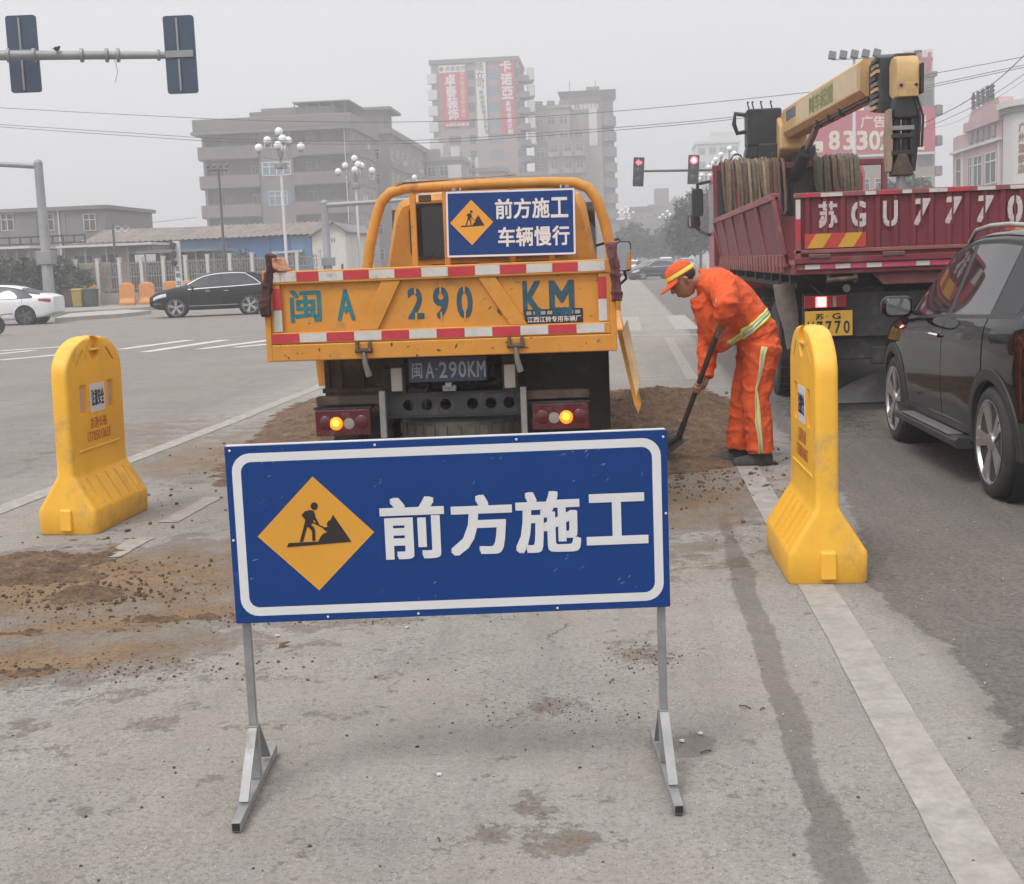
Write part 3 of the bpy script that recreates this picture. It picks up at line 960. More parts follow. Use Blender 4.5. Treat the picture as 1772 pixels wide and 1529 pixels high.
# number plate
np_ = MB().box(-.215, .25, .155, .16, .825, .97).build('number_plate', PLATEB, yt, bevel=.002)
for ch, x, w_ in (('闽', -.165, .062), ('A', -.088, .05), ('·', -.047, .012), ('2', -.008, .048), ('9', .05, .047), ('0', .106, .046), ('K', .163, .048), ('M', .218, .05)):
    text(ch, PGREY, np_, x, .895 if ch != '·' else .9, .095 if ch != '·' else .012, w_, y=.1535, bold=.012)


def tyre(par, x0, x1, cy, cz, r, nm='tyre', lugs=26, rim=True):
    w_ = x1 - x0
    c = (x0 + x1) / 2
    hw = w_ / 2
    pr = [(r * .60, -hw * .8), (r * .66, -hw * .98), (r * .9, -hw), (r * .985, -hw * .82), (r, -hw * .6), (r, hw * .6), (r * .985, hw * .82), (r * .9, hw), (r * .66, hw * .98), (r * .60, hw * .8)]
    ty = MB().lathe(pr, 40, (c, cy, cz), 'x')
    for k in range(lugs):
        a0 = 2 * math.pi * k / lugs
        for s_ in (-1, 1):
            a = a0 + (math.pi / lugs if s_ > 0 else 0)
            ty.obox((c + s_ * hw * .5, cy + math.cos(a) * r, cz + math.sin(a) * r), (hw * .8, r * .11, .016), (a - math.pi / 2, 0, 0))
    t_ = ty.build(nm, RUBBER, par, smooth=40)
    return t_


for s_ in (-1, 1):
    for a, b in ((.44, .63), (.67, .86)):
        x0, x1 = (a, b) if s_ > 0 else (-b, -a)
        t_ = tyre(yt, x0, x1, 1.28, .385, .385)
        MB().lathe([(.22, -.06), (.19, .0), (.08, .02), (.05, .06), (.01, .06)], 18, ((x0 + x1) / 2, 1.28, .385), 'x').build('rim', MUDDY, t_, smooth=50)
    x0, x1 = (.66, .85) if s_ > 0 else (-.85, -.66)
    t_ = tyre(yt, x0, x1, 4.35, .36, .36)
    MB().lathe([(.22, -.06), (.19, .0), (.08, .02), (.05, .06), (.01, .06)], 18, ((x0 + x1) / 2, 4.35, .36), 'x').build('rim', MUDDY, t_, smooth=50)
sp = MB().lathe([(.23, -.10), (.26, -.125), (.34, -.13), (.385, -.1), (.39, -.07), (.39, .07), (.385, .1), (.34, .13), (.26, .125), (.23, .1)], 36, (.05, .62, .47), 'z')
for k in range(30):
    a = 2 * math.pi * k / 30
    for dz in (-.05, .045):
        aa = a + (.1 if dz > 0 else 0)
        sp.obox((.05 + math.cos(aa) * .392, .62 + math.sin(aa) * .392, .47 + dz), (.016, .05, .07), (0, 0, aa))
sp.build('spare_tyre', mat('dusty_tyre', (.11, .10, .085), .9, var=.3, vs=10), yt, smooth=40)
# guard frame behind the cab
gpx = [(640, 470), (645, 425), (655, 380), (664, 350), (680, 333), (706, 325), (760, 322), (850, 318), (950, 315), (1000, 316), (1022, 324), (1038, 345), (1050, 380), (1060, 420), (1068, 468)]
gl = []
for p in gpx:
    q = at(p[0], p[1], 10.72); gl.append((q.x + 1.05, 3.25, q.z))
gd = MB().tube([(gl[0][0], 3.25, 1.08)] + gl + [(gl[-1][0], 3.25, 1.08)], .044, 8, flat=.8).build('cab_guard', TY, yt, smooth=50)
for x in (-.605, -.335, .20, .52):
    MB().box(x - .024, x + .024, 3.235, 3.27, 1.08, 2.12).build('guard_bar', TY, gd, bevel=.006)
for x, px in ((-.5, 0), (-.1, 0), (.15, 0), (.45, 0)):
    MB().box(x - .05, x + .05, 3.20, 3.25, 2.03, 2.085).build('guard_clip', MUDDY, gd, bevel=.006)
MB().bar((-.75, 3.24, 2.195), (.25, 3.3, 2.222), .06, .012).build('loose_plank', mat('weathered_plank', (.42, .38, .33), .8, var=.25, vs=8), gd)
MB().box(-1.0, 1.0, 3.21, 3.232, 1.085, 1.50).build('headboard', TY, yt)
# cab
cab = MB()
rings = []
for y, wb, wt, zt, in ((3.42, .86, .74, 2.05), (3.46, .885, .765, 2.10), (3.8, .89, .775, 2.135), (4.6, .89, .775, 2.12), (4.9, .885, .75, 2.07), (5.05, .87, .70, 1.98)):
    r_ = []
    for x, z in ((-.84, .62), (-wb, .75), (-wb, 1.45), (-wb * .975, 1.58), (-wt * 1.03, zt - .13), (-wt * .97, zt - .05), (-wt * .8, zt - .008), (0, zt + .02),
                 (wt * .8, zt - .008), (wt * .97, zt - .05), (wt * 1.03, zt - .13), (wb * .975, 1.58), (wb, 1.45), (wb, .75), (.84, .62)):
        r_.append((x, y, z))
    rings.append(r_)
cb = MB().loft(rings).build('cab', TY, yt, smooth=35)
wv = rrect(.64, .205, .06)
MB().prism([(x, z + 1.795) for x, z in wv], 'xz', 3.405, 3.43).build('rear_window', DGLASS, cb)
o1 = rrect(.665, .23, .075); o2 = rrect(.642, .207, .06)
n_ = len(o1)
MB().add([(x, 3.400, z + 1.795) for x, z in o1] + [(x, 3.400, z + 1.795) for x, z in o2] + [(x, 3.43, z + 1.795) for x, z in o1],
         [(i, (i + 1) % n_, (i + 1) % n_ + n_, i + n_) for i in range(n_)] + [(i + 2 * n_, (i + 1) % n_ + 2 * n_, (i + 1) % n_, i) for i in range(n_)]).build('window_seal', BPLAST, cb)
for s_ in (-1, 1):
    MB().prism([(3.75, 1.55), (4.85, 1.55), (4.72, 1.98), (3.82, 2.0)], 'yz', s_ * .875, s_ * .80).build('side_window', DGLASS, cb)
    MB().box(s_ * .3 - .22, s_ * .3 + .22, 3.395, 3.425, 1.49, 1.50).box(s_ * .3 - .2, s_ * .3 + .2, 3.395, 3.425, 1.525, 1.533).build('pressed_rib', TY, cb, kind='stuff')
mq = at(1085, 443, 11.9)
mx_, mz_ = mq.x + 1.05, mq.z
mi = MB().prism([(mx_ + x, mz_ + z) for x, z in rrect(.068, .135, .03)], 'xz', 4.36, 4.41).build('mirror', BPLAST, yt, bevel=.006)
MB().prism([(mx_ + x, mz_ + z) for x, z in rrect(.058, .124, .026)], 'xz', 4.353, 4.3598).build('mirror_glass', MIRROR, mi)
MB().tube([(mx_, 4.42, mz_ - .12), (mx_ + .02, 4.45, mz_ - .2), (mx_ - .05, 4.45, mz_ - .26), (.88, 4.5, mz_ - .24)], .014, 8).build('mirror_arm', BPLAST, yt, smooth=60)
MB().tube([(mx_, 4.42, mz_ + .1), (mx_ - .04, 4.45, mz_ + .16), (.85, 4.5, mz_ + .1)], .012, 8).build('mirror_arm', BPLAST, yt, smooth=60)
MB().prism([(mx_ + .02, mz_ - .125), (mx_ + .066, mz_ - .12), (mx_ + .066, mz_ + .06), (mx_ + .045, mz_ + .04)], 'xz', 4.30, 4.35).build('orange_reflection', TY, mi, bevel=.01)  # coloured piece over the glass, stands in for the orange worker's reflection


# ------------------------------------------------------------------ cloth rags on the rear corners, sign hung on the guard
ts = thing('truck_sign', (-.855, 10.42, 1.822), R(.6), label='blue sign with two rows of white characters hung behind the truck cab', cat='sign')
ts.rotation_euler = (R(-3), R(.7), R(.6))
MB().box(-.515, .515, -.01, .01, -.262, .262).build('panel', BLUE, ts)
o1 = rrect(.512, .259, .01); o2 = rrect(.497, .244, .008); n_ = len(o1)
MB().add([(x, -.0108, z) for x, z in o1] + [(x, -.0108, z) for x, z in o2], [(i, (i + 1) % n_, (i + 1) % n_ + n_, i + n_) for i in range(n_)]).build('border', WHITE, ts)
MB().prism([(-.31 - .172, .012), (-.31, .19), (-.31 + .172, .012), (-.31, -.166)], 'xz', -.0112, -.0101).build('diamond', SYEL, ts)
pictogram(ts, -.31, .012, .172 / 420, -.0125)
for i, ch in enumerate('前方施工'):
    text(ch, WHITE, ts, -.052 + i * .147, .112, .158, .138, y=-.0108, bold=.022, step=.0002)
for i, ch in enumerate('车辆慢行'):
    text(ch, WHITE, ts, -.035 + i * .144, -.108, .155, .136, y=-.0108, bold=.022, step=.0002)
for s_ in (-1, 1):
    MB().box(s_ * .45 - .015, s_ * .45 + .015, .0102, .03, -.262, .29).build('frame_bar', GALV, ts)
    MB().tube([(s_ * .4, .012, .25), (s_ * .4, .05, .29), (s_ * .4, .14, .30)], .006, 6).build('hanging_wire', GALV, ts)
# ------------------------------------------------------------------ the road worker with his shovel
ORG = mat('hi_vis_orange', (0.66, 0.088, 0.014), 0.85, var=0.18, vs=9, bump=.4, bs=45, dirt=((.42, .09, .03), .2, 8))
LIME = mat('hi_vis_lime', (0.66, 0.72, 0.13), 0.6, var=.08)
SILV = mat('hi_vis_silver', (0.42, 0.46, 0.40), 0.35, metal=.2, var=.08)
YELB = mat('hi_vis_pale_yellow', (0.70, 0.64, 0.24), 0.6, var=.08)
SKIN = mat('skin', (0.30, 0.15, 0.095), 0.55, var=.12, vs=14)
HAIR = mat('black_hair', (.012, .01, .01), .7)
SHOE = mat('dirty_shoe', (.045, .045, .042), .8, var=.35, vs=20, dirt=((.17, .14, .1), .42, 14))
WX, WY = 0.9, 9.5
pw = thing('person', (WX, WY, 0), label='road worker in orange hi-vis suit and cap bending over a shovel', cat='person')


def fuse(mb, name, material, parent, voxel, sm=4, fold=0.0, fs=9.0, cut=None):
    o = mb.build(name, material, parent)
    md = o.modifiers.new('r', 'REMESH'); md.mode = 'VOXEL'; md.voxel_size = voxel
    md = o.modifiers.new('s', 'SMOOTH'); md.factor = .5; md.iterations = sm
    bake(o)
    me = o.data
    if fold:
        n = len(me.vertices)
        co = np.empty(n * 3); me.vertices.foreach_get('co', co); co = co.reshape(-1, 3)
        nn = np.empty(n * 3); me.vertices.foreach_get('normal', nn); nn = nn.reshape(-1, 3)
        def crease(p):
            q = (p[0] * fs * .75 + p[2] * fs * .5, p[1] * fs * .9, p[2] * fs * 1.05 - p[0] * fs * .4)
            a_ = 1 - 2.2 * abs(noise.noise(q))
            b_ = 1 - 2.2 * abs(noise.noise((q[0] * 2.1 + 4, q[1] * 1.7, q[2] * 2.2)))
            return .45 * noise.noise((p[0] * fs * .6, p[1] * fs * .6, p[2] * fs * .4)) + .75 * max(0, a_) ** 2 + .32 * max(0, b_) ** 2 - .35
        d = np.array([crease(p) for p in co])
        co += nn * (d * fold)[:, None]
        me.vertices.foreach_set('co', co.ravel())
    if not me.materials: me.materials.append(material)
    me.polygons.foreach_set('use_smooth', [True] * len(me.polygons))
    me.update()
    return o


def lp(x, y, z):
    return Vector((x - WX, y - WY, z))


def ell(c, axis_, hw, ht, n=14):
    """ring round the spine: half width along y, half thickness across"""
    a = Vector(axis_).normalized()
    y = Vector((0, 1, 0)); t = a.cross(y).normalized()
    return [Vector(c) + y * hw * math.cos(2 * math.pi * k / n) + t * ht * math.sin(2 * math.pi * k / n) for k in range(n)]


SP = [((.985, 9.5, .80), .165, .135), ((.965, 9.5, .92), .178, .150), ((.90, 9.5, 1.03), .172, .150), ((.81, 9.5, 1.15), .185, .150), ((.725, 9.5, 1.245), .20, .14),
      ((.655, 9.51, 1.315), .19, .115), ((.60, 9.51, 1.345), .13, .08)]
NSH = [(.71, 9.315, 1.305), (.735, 9.12, 1.16), (.705, 9.21, 1.055)]
FSH = [(.655, 9.67, 1.255), (.635, 9.66, .93), (.60, 9.53, .625)]
NLG = [(1.005, 9.41, .86), (.945, 9.39, .47), (.975, 9.39, .085)]
FLG = [(.975, 9.59, .86), (.875, 9.60, .47), (.84, 9.60, .09)]


def torso(mb, k, lo=0, hi=7):
    rings = []
    for i in range(lo, hi):
        c, hw, ht = SP[i]
        a, b = SP[max(i - 1, 0)][0], SP[min(i + 1, 6)][0]
        d = Vector(b) - Vector(a)
        rings.append(ell(lp(*c), d, hw * k, ht * k))
    mb.loft(rings)


def limb(mb, pts, rs, n=12):
    P_ = [lp(*p) for p in pts]
    out, rr2 = [], []
    for i in range(len(P_) - 1):
        for j in range(5):
            t = j / 5
            out.append(P_[i].lerp(P_[i + 1], t)); rr2.append(rs[i] + (rs[i + 1] - rs[i]) * t)
    out.append(P_[-1]); rr2.append(rs[-1])
    mb.tube(out, rr2, n)


HD = Vector(lp(.452, 9.5, 1.335))
FW = Vector((-.86, -.06, -.5)).normalized()      # where the face looks
UPH = Vector((-.5, 0, .86)).normalized()
SD = FW.cross(UPH).normalized()


def hp(a, b, c):
    return HD + FW * a + UPH * b + SD * c


def hand(mb, wrist, palm, dirf, grip, k=1.0):
    """palm plus five fingers curled round the shaft at grip (axis)"""
    wrist, palm, grip = Vector(wrist), Vector(palm), Vector(grip).normalized()
    d = (palm - wrist).normalized()
    side = grip
    nrm = d.cross(side).normalized()
    mb.tube([wrist, wrist.lerp(palm, .5), palm], [.026 * k, .036 * k, .038 * k], 10, flat=.7)
    for i in range(4):
        ln_ = (.9, 1.05, 1.0, .8)[i]
        b = palm + side * (.032 - .0215 * i) * k
        p1 = b + d * .032 * ln_ * k
        p2 = p1 + (d * .5 + nrm * .8) * .026 * ln_ * k
        p3 = p2 + (nrm * .9 - d * .6) * .022 * ln_ * k
        mb.tube([b - d * .02, p1, p2, p3], [.0115 * k, .0105 * k, .0095 * k, .008 * k], 8)
    b = wrist.lerp(palm, .6) + side * .03 * k
    p1 = b + (side * .8 + d * .5 + nrm * .4) * .03 * k
    p2 = p1 + (d * .6 + nrm * .9 - side * .2) * .028 * k
    mb.tube([b, p1, p2], [.014 * k, .0115 * k, .009 * k], 8)


body = MB()
torso(body, .82)
for L_ in (NLG, FLG): limb(body, L_, [.085, .055, .042])
for A_ in (NSH, FSH): limb(body, A_, [.055, .042, .030])
body.tube([lp(.63, 9.51, 1.33), lp(.56, 9.505, 1.335), HD - FW * .03 - UPH * .03], [.062, .056, .056], 12)
# head: skull, jaw, nose, ears, brow, lips
rings = []
for b, fa, ba, w_ in ((-.118, .035, -.02, .028), (-.105, .070, -.035, .045), (-.07, .086, -.06, .060), (-.03, .092, -.085, .071), (.01, .095, -.098, .077), (.05, .092, -.1, .078), (.09, .075, -.085, .066), (.115, .04, -.05, .04)):
    rings.append([hp((fa + ba) / 2 + (fa - ba) / 2 * math.cos(2 * math.pi * k / 16), b, w_ * math.sin(2 * math.pi * k / 16)) for k in range(16)])
body.loft(rings)
body.tube([hp(.088, .018, 0), hp(.106, -.012, 0), hp(.113, -.032, 0), hp(.092, -.04, 0)], [.010, .012, .016, .01], 8)
body.tube([hp(.08, .025, -.05), hp(.099, .028, 0), hp(.08, .025, .05)], .011, 8)
body.tube([hp(.075, -.066, -.022), hp(.092, -.066, 0), hp(.075, -.066, .022)], .008, 8)
body.tube([hp(.075, -.079, -.02), hp(.089, -.080, 0), hp(.075, -.079, .02)], .008, 8)
for s_ in (-1, 1):
    body.tube([hp(-.005, .025, .074 * s_), hp(-.018, .008, .088 * s_), hp(-.01, -.028, .078 * s_)], [.012, .014, .01], 8)
SH0, SH1 = Vector(lp(.705, 9.27, 1.05)), Vector(lp(.398, 9.53, .20))
SHD = (SH1 - SH0).normalized()
hand(body, lp(.705, 9.21, 1.055), SH0 + SHD * .06 + Vector((.0, -.03, 0)), None, -SHD, 1.15)
g2 = SH0.lerp(SH1, .60)
hand(body, lp(.60, 9.53, .625), g2 + Vector((.035, .012, .03)), None, -SHD, 1.15)
fuse(body, 'body', SKIN, pw, .006, 3)
eyes = MB()
for s_ in (-1, 1): eyes.sphere(hp(.086, .004, .032 * s_), .011, 8, 6)
eyes.build('eye', mat('eye', (.05, .04, .035), .2), pw, smooth=60, kind='stuff')
hr = MB(); hr.sphere(hp(-.02, .035, 0), (.09, .083, .085), 16, 10)
hr.build('hair', HAIR, pw, smooth=60)
# trousers
tr = MB()
torso(tr, 1.06, 0, 3)
limb(tr, NLG, [.138, .098, .105]); limb(tr, FLG, [.13, .095, .10])
tr.sphere(lp(1.005, 9.42, .84), (.125, .11, .14)); tr.sphere(lp(.985, 9.58, .84), (.12, .11, .14))
trs = fuse(tr, 'trousers', ORG, pw, .009, 4, .0145, 8)
jk = MB()
torso(jk, 1.12, 1, 7)
rings = []
limb(jk, NSH, [.105, .085, .068]); limb(jk, FSH, [.10, .08, .062])
jk.sphere(lp(.69, 9.34, 1.285), (.115, .1, .11)); jk.sphere(lp(.655, 9.65, 1.265), (.105, .1, .11))
jk.tube([lp(.60, 9.5, 1.24), lp(.655, 9.5, 1.10), lp(.72, 9.5, .97), lp(.79, 9.5, .87)], [.12, .14, .14, .12], 12)
jk.tube([lp(.63, 9.51, 1.33), lp(.555, 9.505, 1.345)], [.095, .072], 12)
jks = fuse(jk, 'jacket', ORG, pw, .009, 4, .0145, 8)


def wrap(name, rows, mats, target, off=.004, names=None):
    """strip of cloth laid on a garment; rows of points, one material per lane"""
    for i, mt in enumerate(mats):
        o = MB().quadgrid([rows[i], rows[i + 1]]).build(name, mt, pw, smooth=80)
        md = o.modifiers.new('w', 'SHRINKWRAP'); md.target = target; md.offset = off; md.wrap_mode = 'ABOVE_SURFACE'
        md2 = o.modifiers.new('t', 'SOLIDIFY'); md2.thickness = .002; md2.offset = 1
        bpy.context.view_layer.update()
        bake(o)


c0, ax = Vector(lp(.90, 9.5, .975)), Vector((-.62, 0, .78)).normalized()
rows = []
for q in (-.032, -.012, .012, .032):
    rows.append([p + ax * q for p in ell(c0, ax, .215, .19, 40)]); rows[-1].append(rows[-1][0])
wrap('reflective_band', rows, (LIME, SILV, LIME), jks)


def leg_strip(L_, dy):
    P_ = [lp(*p) for p in L_]
    path = [P_[0].lerp(P_[1], t) for t in (.0, .2, .4, .6, .8)] + [P_[1].lerp(P_[2], t) for t in (0, .2, .4, .6, .8, .98)]
    rows = []
    for q in (-.024, -.006, .006, .024):
        rows.append([p + Vector((q - .01, dy, 0)) for p in path])
    wrap('reflective_stripe', rows, (YELB, SILV, YELB), trs)


leg_strip(NLG, -.16)
# shoes
for (x, y), a in (((.975, 9.385), 4), ((.835, 9.60), -4)):
    shm = MB()
    q = Matrix.Rotation(R(a), 3, 'Z')
    rings = []
    for d, w_, h_ in ((.085, .025, .05), (.075, .038, .075), (.03, .044, .10), (-.03, .043, .088), (-.09, .05, .062), (-.15, .05, .05), (-.19, .036, .038), (-.205, .015, .025)):
        rings.append([lp(x, y, 0) + q @ Vector((d, w_ * math.cos(t) * (1.0 if math.sin(t) < .2 else .85), .012 + h_ * max(0, math.sin(t)) + (0 if math.sin(t) > 0 else -.010))) for t in [2 * math.pi * k / 14 for k in range(14)]])
    so = shm.loft(rings).build('shoe', SHOE, pw, smooth=60)
# cap
cp = MB()
rings = []
for b, r_, l_ in ((.035, .090, .112), (.06, .0905, .112), (.09, .084, .103), (.115, .066, .082), (.132, .038, .05), (.138, .008, .01)):
    rings.append([hp(-.004 + l_ * math.cos(2 * math.pi * k / 20), b + (.006 if k else .006), r_ * math.sin(2 * math.pi * k / 20)) for k in range(20)])
cap = cp.loft(rings, True).build('cap', ORG, pw, smooth=50)
G = []
for i in range(4):
    row = []
    for k in range(11):
        a = R(-70 + 14 * k)
        d = .104 + (.088 * i / 3) * math.cos(a) ** .6
        row.append(hp(d * math.cos(a) if i else .104 * math.cos(a), .040 - .012 * i * abs(math.cos(a)) - .010 * abs(math.sin(a)) * i * .5, (.088 + .004 * i) * math.sin(a)))
    G.append(row)
bo = MB().quadgrid(G).build('cap_brim', ORG, cap, smooth=60)
md = bo.modifiers.new('t', 'SOLIDIFY'); md.thickness = .006; bake(bo)
rows = []
for b, r_, l_ in ((.045, .0925, .1145), (.054, .0935, .1155), (.063, .0932, .115), (.072, .0925, .114)):
    rows.append([hp(-.004 + l_ * math.cos(2 * math.pi * k / 30), b + .004, r_ * math.sin(2 * math.pi * k / 30)) for k in range(31)])
MB().quadgrid(rows).build('cap_band', mat('cap_lime', (.72, .70, .10), .6), cap, smooth=80)
pk = lp(.600, 9.30, 1.20)
wrap('chest_badge', [[lp(.60 + .02 * i, 9.1, 1.235 - .035 * j - .012 * i) for i in range(4)] for j in range(2)], (YELB,), jks, .004)

# shovel, a thing of its own
sv = thing('shovel', (WX, WY, 0), label='steel shovel with dark wooden shaft in the road worker hands', cat='shovel')
MB().tube([SH0, SH0.lerp(SH1, .5), SH1], [.021, .020, .019], 10).build('shaft', mat('dark_wood', (.040, .022, .017), .6, var=.3, vs=10), sv, smooth=60)
bl = []
e1 = SHD; e2 = Vector((.0, 1, 0)).cross(e1).normalized(); e3 = e1.cross(e2)
e1b = (e1 + Vector((-.55, -.25, .25))).normalized()
sdv = Vector((.55, -.75, -.12)).normalized()
nb = e1b.cross(sdv).normalized()
for i in range(8):
    t = i / 7
    w_ = .125 * (1.0 if t < .55 else math.sqrt(max(0, 1 - ((t - .55) / .46) ** 2)))
    row = []
    for k in range(7):
        s_ = -1 + k / 3
        row.append(SH1 + e1b * (.27 * t) + sdv * w_ * s_ - nb * (.035 * (1 - s_ * s_)) * (1 - t * .5) + nb * .02)
    bl.append(row)
bo = MB().quadgrid(bl).build('blade', mat('worn_steel', (.055, .05, .05), .5, metal=.5, var=.4, vs=12, dirt=((.15, .1, .07), .4, 12)), sv, smooth=60)
md = bo.modifiers.new('t', 'SOLIDIFY'); md.thickness = .005; bake(bo)
MB().tube([SH1 - e1 * .12, SH1, SH1 + e1b * .09], [.023, .025, .014], 10).build('socket', mat('worn_steel', (.055, .05, .05)), sv, smooth=60)
MB().tube([SH0 - SHD * .012, SH0 + SHD * .02], [.026, .024], 10).build('grip_cap', BPLAST, sv, smooth=60)


def rag(label, x, pts, col, wd, seed):
    r_ = random.Random(seed)
    rings = []
    for i, (dx, dy, z) in enumerate(pts):
        n = 14
        ring = []
        for k in range(n):
            a = 2 * math.pi * k / n
            rr2 = 1 + .35 * math.sin(3 * a + i * .6) + r_.uniform(-.12, .12)
            ring.append((x + dx + wd * .55 * rr2 * math.cos(a), 7.47 + dy + wd * rr2 * math.sin(a), z))
        rings.append(ring)
    o = fuse(MB().loft(rings), 'rag', mat('rag_' + str(seed), col, .95, var=.4, vs=9, bump=.5, bs=30), None, .009, 2, .013, 11)
    return tag(o, label, 'rag')


rag('dark maroon rag draped over the rear corner post nearest the oncoming lanes', -2.02, [(.0, .03, 1.61), (-.01, .03, 1.60), (.0, .02, 1.52), (-.025, .0, 1.44), (-.035, -.02, 1.34), (-.03, -.02, 1.26), (-.03, -.01, 1.25)], (.075, .035, .035), .05, 1)
rag('maroon cloth tied on the rear corner post above the lowered side gate', -.045, [(-.02, .05, 1.60), (-.01, .05, 1.595), (0, .04, 1.53), (.01, .02, 1.44), (.02, .0, 1.34), (.02, .0, 1.27), (.02, .01, 1.265)], (.11, .035, .04), .05, 2)
rag('torn pinkish orange cloth lying on the top rail beside the maroon rag', -1.985, [(.0, .06, 1.585), (-.01, .06, 1.58), (.0, .05, 1.545), (.03, .03, 1.515), (.04, .03, 1.508)], (.42, .21, .12), .06, 3)

# ------------------------------------------------------------------ cars
CHROME = mat('chrome', (.75, .75, .76), .12, metal=1.0, var=.03)
CLAD = mat('grey_cladding', (.028, .027, .027), .6, var=.2, vs=6, dirt=((.075, .066, .058), .25, 5))
RIMS = mat('machined_rim', (.50, .49, .48), .3, metal=.8, var=.12, vs=9, dirt=((.10, .09, .08), .25, 8))
RIMD = mat('dark_rim', (.016, .015, .015), .7)
REDL = mat('red_lens', (.32, .012, .02), .15, coat=.5)
TREADR = mat('road_tyre', (.03, .029, .028), .8, var=.25, vs=10, dirt=((.12, .105, .09), .4, 7))
SEAM = mat('seam_black', (.006, .006, .006), .8)


def smoothed(ys, vs, dense):
    a = np.interp(dense, ys, vs)
    k = np.array([1, 2, 3, 4, 5, 4, 3, 2, 1.0]); k /= k.sum()
    p = np.pad(a, 4, mode='reflect', reflect_type='odd')
    return np.convolve(p, k, 'valid')


class Car:
    def __init__(s, root, prof, n=70, sub=4):
        s.root = root
        y = prof['y']
        s.Y = np.linspace(y[0], y[-1], n)
        for k in ('zb', 'belt', 'top', 'hw', 'hwt'):
            setattr(s, k, smoothed(y, prof[k], s.Y))
        s.sub = sub

    def val(s, k, y): return float(np.interp(y, s.Y, getattr(s, k)))

    def half(s, y):
        """left half section, bottom centre to roof centre, as (x, z)"""
        zb, be, tp, hw, ht = (s.val(k, y) for k in ('zb', 'belt', 'top', 'hw', 'hwt'))
        g = max(tp - be, .02)
        ht = min(ht, hw * .93)
        P_ = [(0, zb), (.55 * hw, zb), (.88 * hw, zb + .01), (.965 * hw, zb + .08), (.985 * hw, zb + .2), (hw, zb + .52 * (be - zb)), (.99 * hw, be - .12), (.955 * hw, be - .02),
              (.935 * hw, be + .01), (ht + (.935 * hw - ht) * .45, be + g * .45), (ht, be + g * .80), (ht * .955, be + g * .91), (ht * .8, be + g * .975), (ht * .4, tp), (0, tp + .006)]
        P_ = np.array(P_)
        out = []
        n = len(P_)
        for i in range(n - 1):
            a, b, c, d = P_[max(i - 1, 0)], P_[i], P_[i + 1], P_[min(i + 2, n - 1)]
            for j in range(s.sub):
                t = j / s.sub
                out.append(.5 * ((2 * b) + (c - a) * t + (2 * a - 5 * b + 4 * c - d) * t * t + (3 * b - a - 3 * c + d) * t ** 3))
        out.append(P_[-1])
        return np.array(out)

    def sx(s, y, z):
        h = s.half(y)
        i0 = 2 * s.sub
        zz = np.maximum.accumulate(h[i0:, 1])
        return float(np.interp(z, zz, h[i0:, 0]))

    def body(s, paint, arches, wr):
        rings = []
        for y in s.Y:
            h = s.half(y)
            r_ = [(-p[0], y, p[1]) for p in h] + [(p[0], y, p[1]) for p in h[::-1][1:-1]]
            rings.append(r_)
        o = MB().loft(rings).build('body', paint, s.root, smooth=40)
        cuts = MB()
        for ya in arches:
            cuts.lathe([(wr * 1.13, -1.2), (wr * 1.13, -.52)], 36, (0, ya, wr), 'x')
            cuts.lathe([(wr * 1.13, .52), (wr * 1.13, 1.2)], 36, (0, ya, wr), 'x')
        bake(o, cuts)
        o.data.polygons.foreach_set('use_smooth', [True] * len(o.data.polygons)); o.data.set_sharp_from_angle(angle=R(38))
        for ya in arches:
            for q in (-1, 1):
                MB().lathe([(wr * 1.14, q * .5), (wr * 1.145, q * (s.sx(ya, wr * 2.1) - .05))], 30, (0, ya, wr), 'x', caps=False).lathe([(.01, q * .5), (wr * 1.14, q * .5)], 30, (0, ya, wr), 'x', caps=False).build('wheel_well', SEAM, s.root)
        return o

    def patch(s, name, material, y0, y1, zlo, zhi, side=-1, off=.004, n=16, m_=6, par=None, thick=.0):
        G = []
        for i in range(n + 1):
            y = y0 + (y1 - y0) * i / n
            a, b = zlo(y), zhi(y)
            b = max(b, a + .001)
            G.append([(side * (s.sx(y, a + (b - a) * j / m_) + off), y, a + (b - a) * j / m_) for j in range(m_ + 1)])
        mb = MB().quadgrid(G)
        k = m_ + 1                       # skirt back to the body so the panel has an edge
        loop = [i * k for i in range(n + 1)] + [n * k + j for j in range(1, k)] + [i * k + m_ for i in range(n - 1, -1, -1)] + [j for j in range(m_ - 1, 0, -1)]
        base = len(mb.v)
        mb.v += [(mb.v[q][0] - side * (off + .006), mb.v[q][1], mb.v[q][2]) for q in loop]
        for a in range(len(loop)):
            b = (a + 1) % len(loop)
            mb.f.append((loop[a], loop[b], base + b, base + a))
        return mb.build(name, material, par or s.root, smooth=35)

    def screen(s, name, material, y0, y1, i0=9.6, off=.005, n=8):
        G = []
        for i in range(n + 1):
            y = y0 + (y1 - y0) * i / n
            h = s.half(y)[int(i0 * s.sub):]
            row = [(-p[0], y, p[1] + off) for p in h] + [(p[0], y, p[1] + off) for p in h[::-1][1:]]
            G.append(row)
        return MB().quadgrid(G).build(name, material, s.root, smooth=60)

    def arch(s, ya, wr, side, material, r0=1.10, r1=1.32, a0=-8, a1=188, off=.012):
        G = []
        for i in range(25):
            a = R(a0 + (a1 - a0) * i / 24)
            row = []
            for q, o in ((r0, -.02), (r0 + .01, off), ((r0 + r1) / 2, off + .004), (r1 - .01, off), (r1, -.006)):
                y, z = ya + wr * q * math.cos(a), wr + wr * q * math.sin(a)
                row.append((side * (s.sx(y, max(z, s.val('zb', y) + .08)) + o), y, z))
            G.append(row)
        return MB().quadgrid(G).build('wheel_arch_trim', material, s.root, smooth=50)

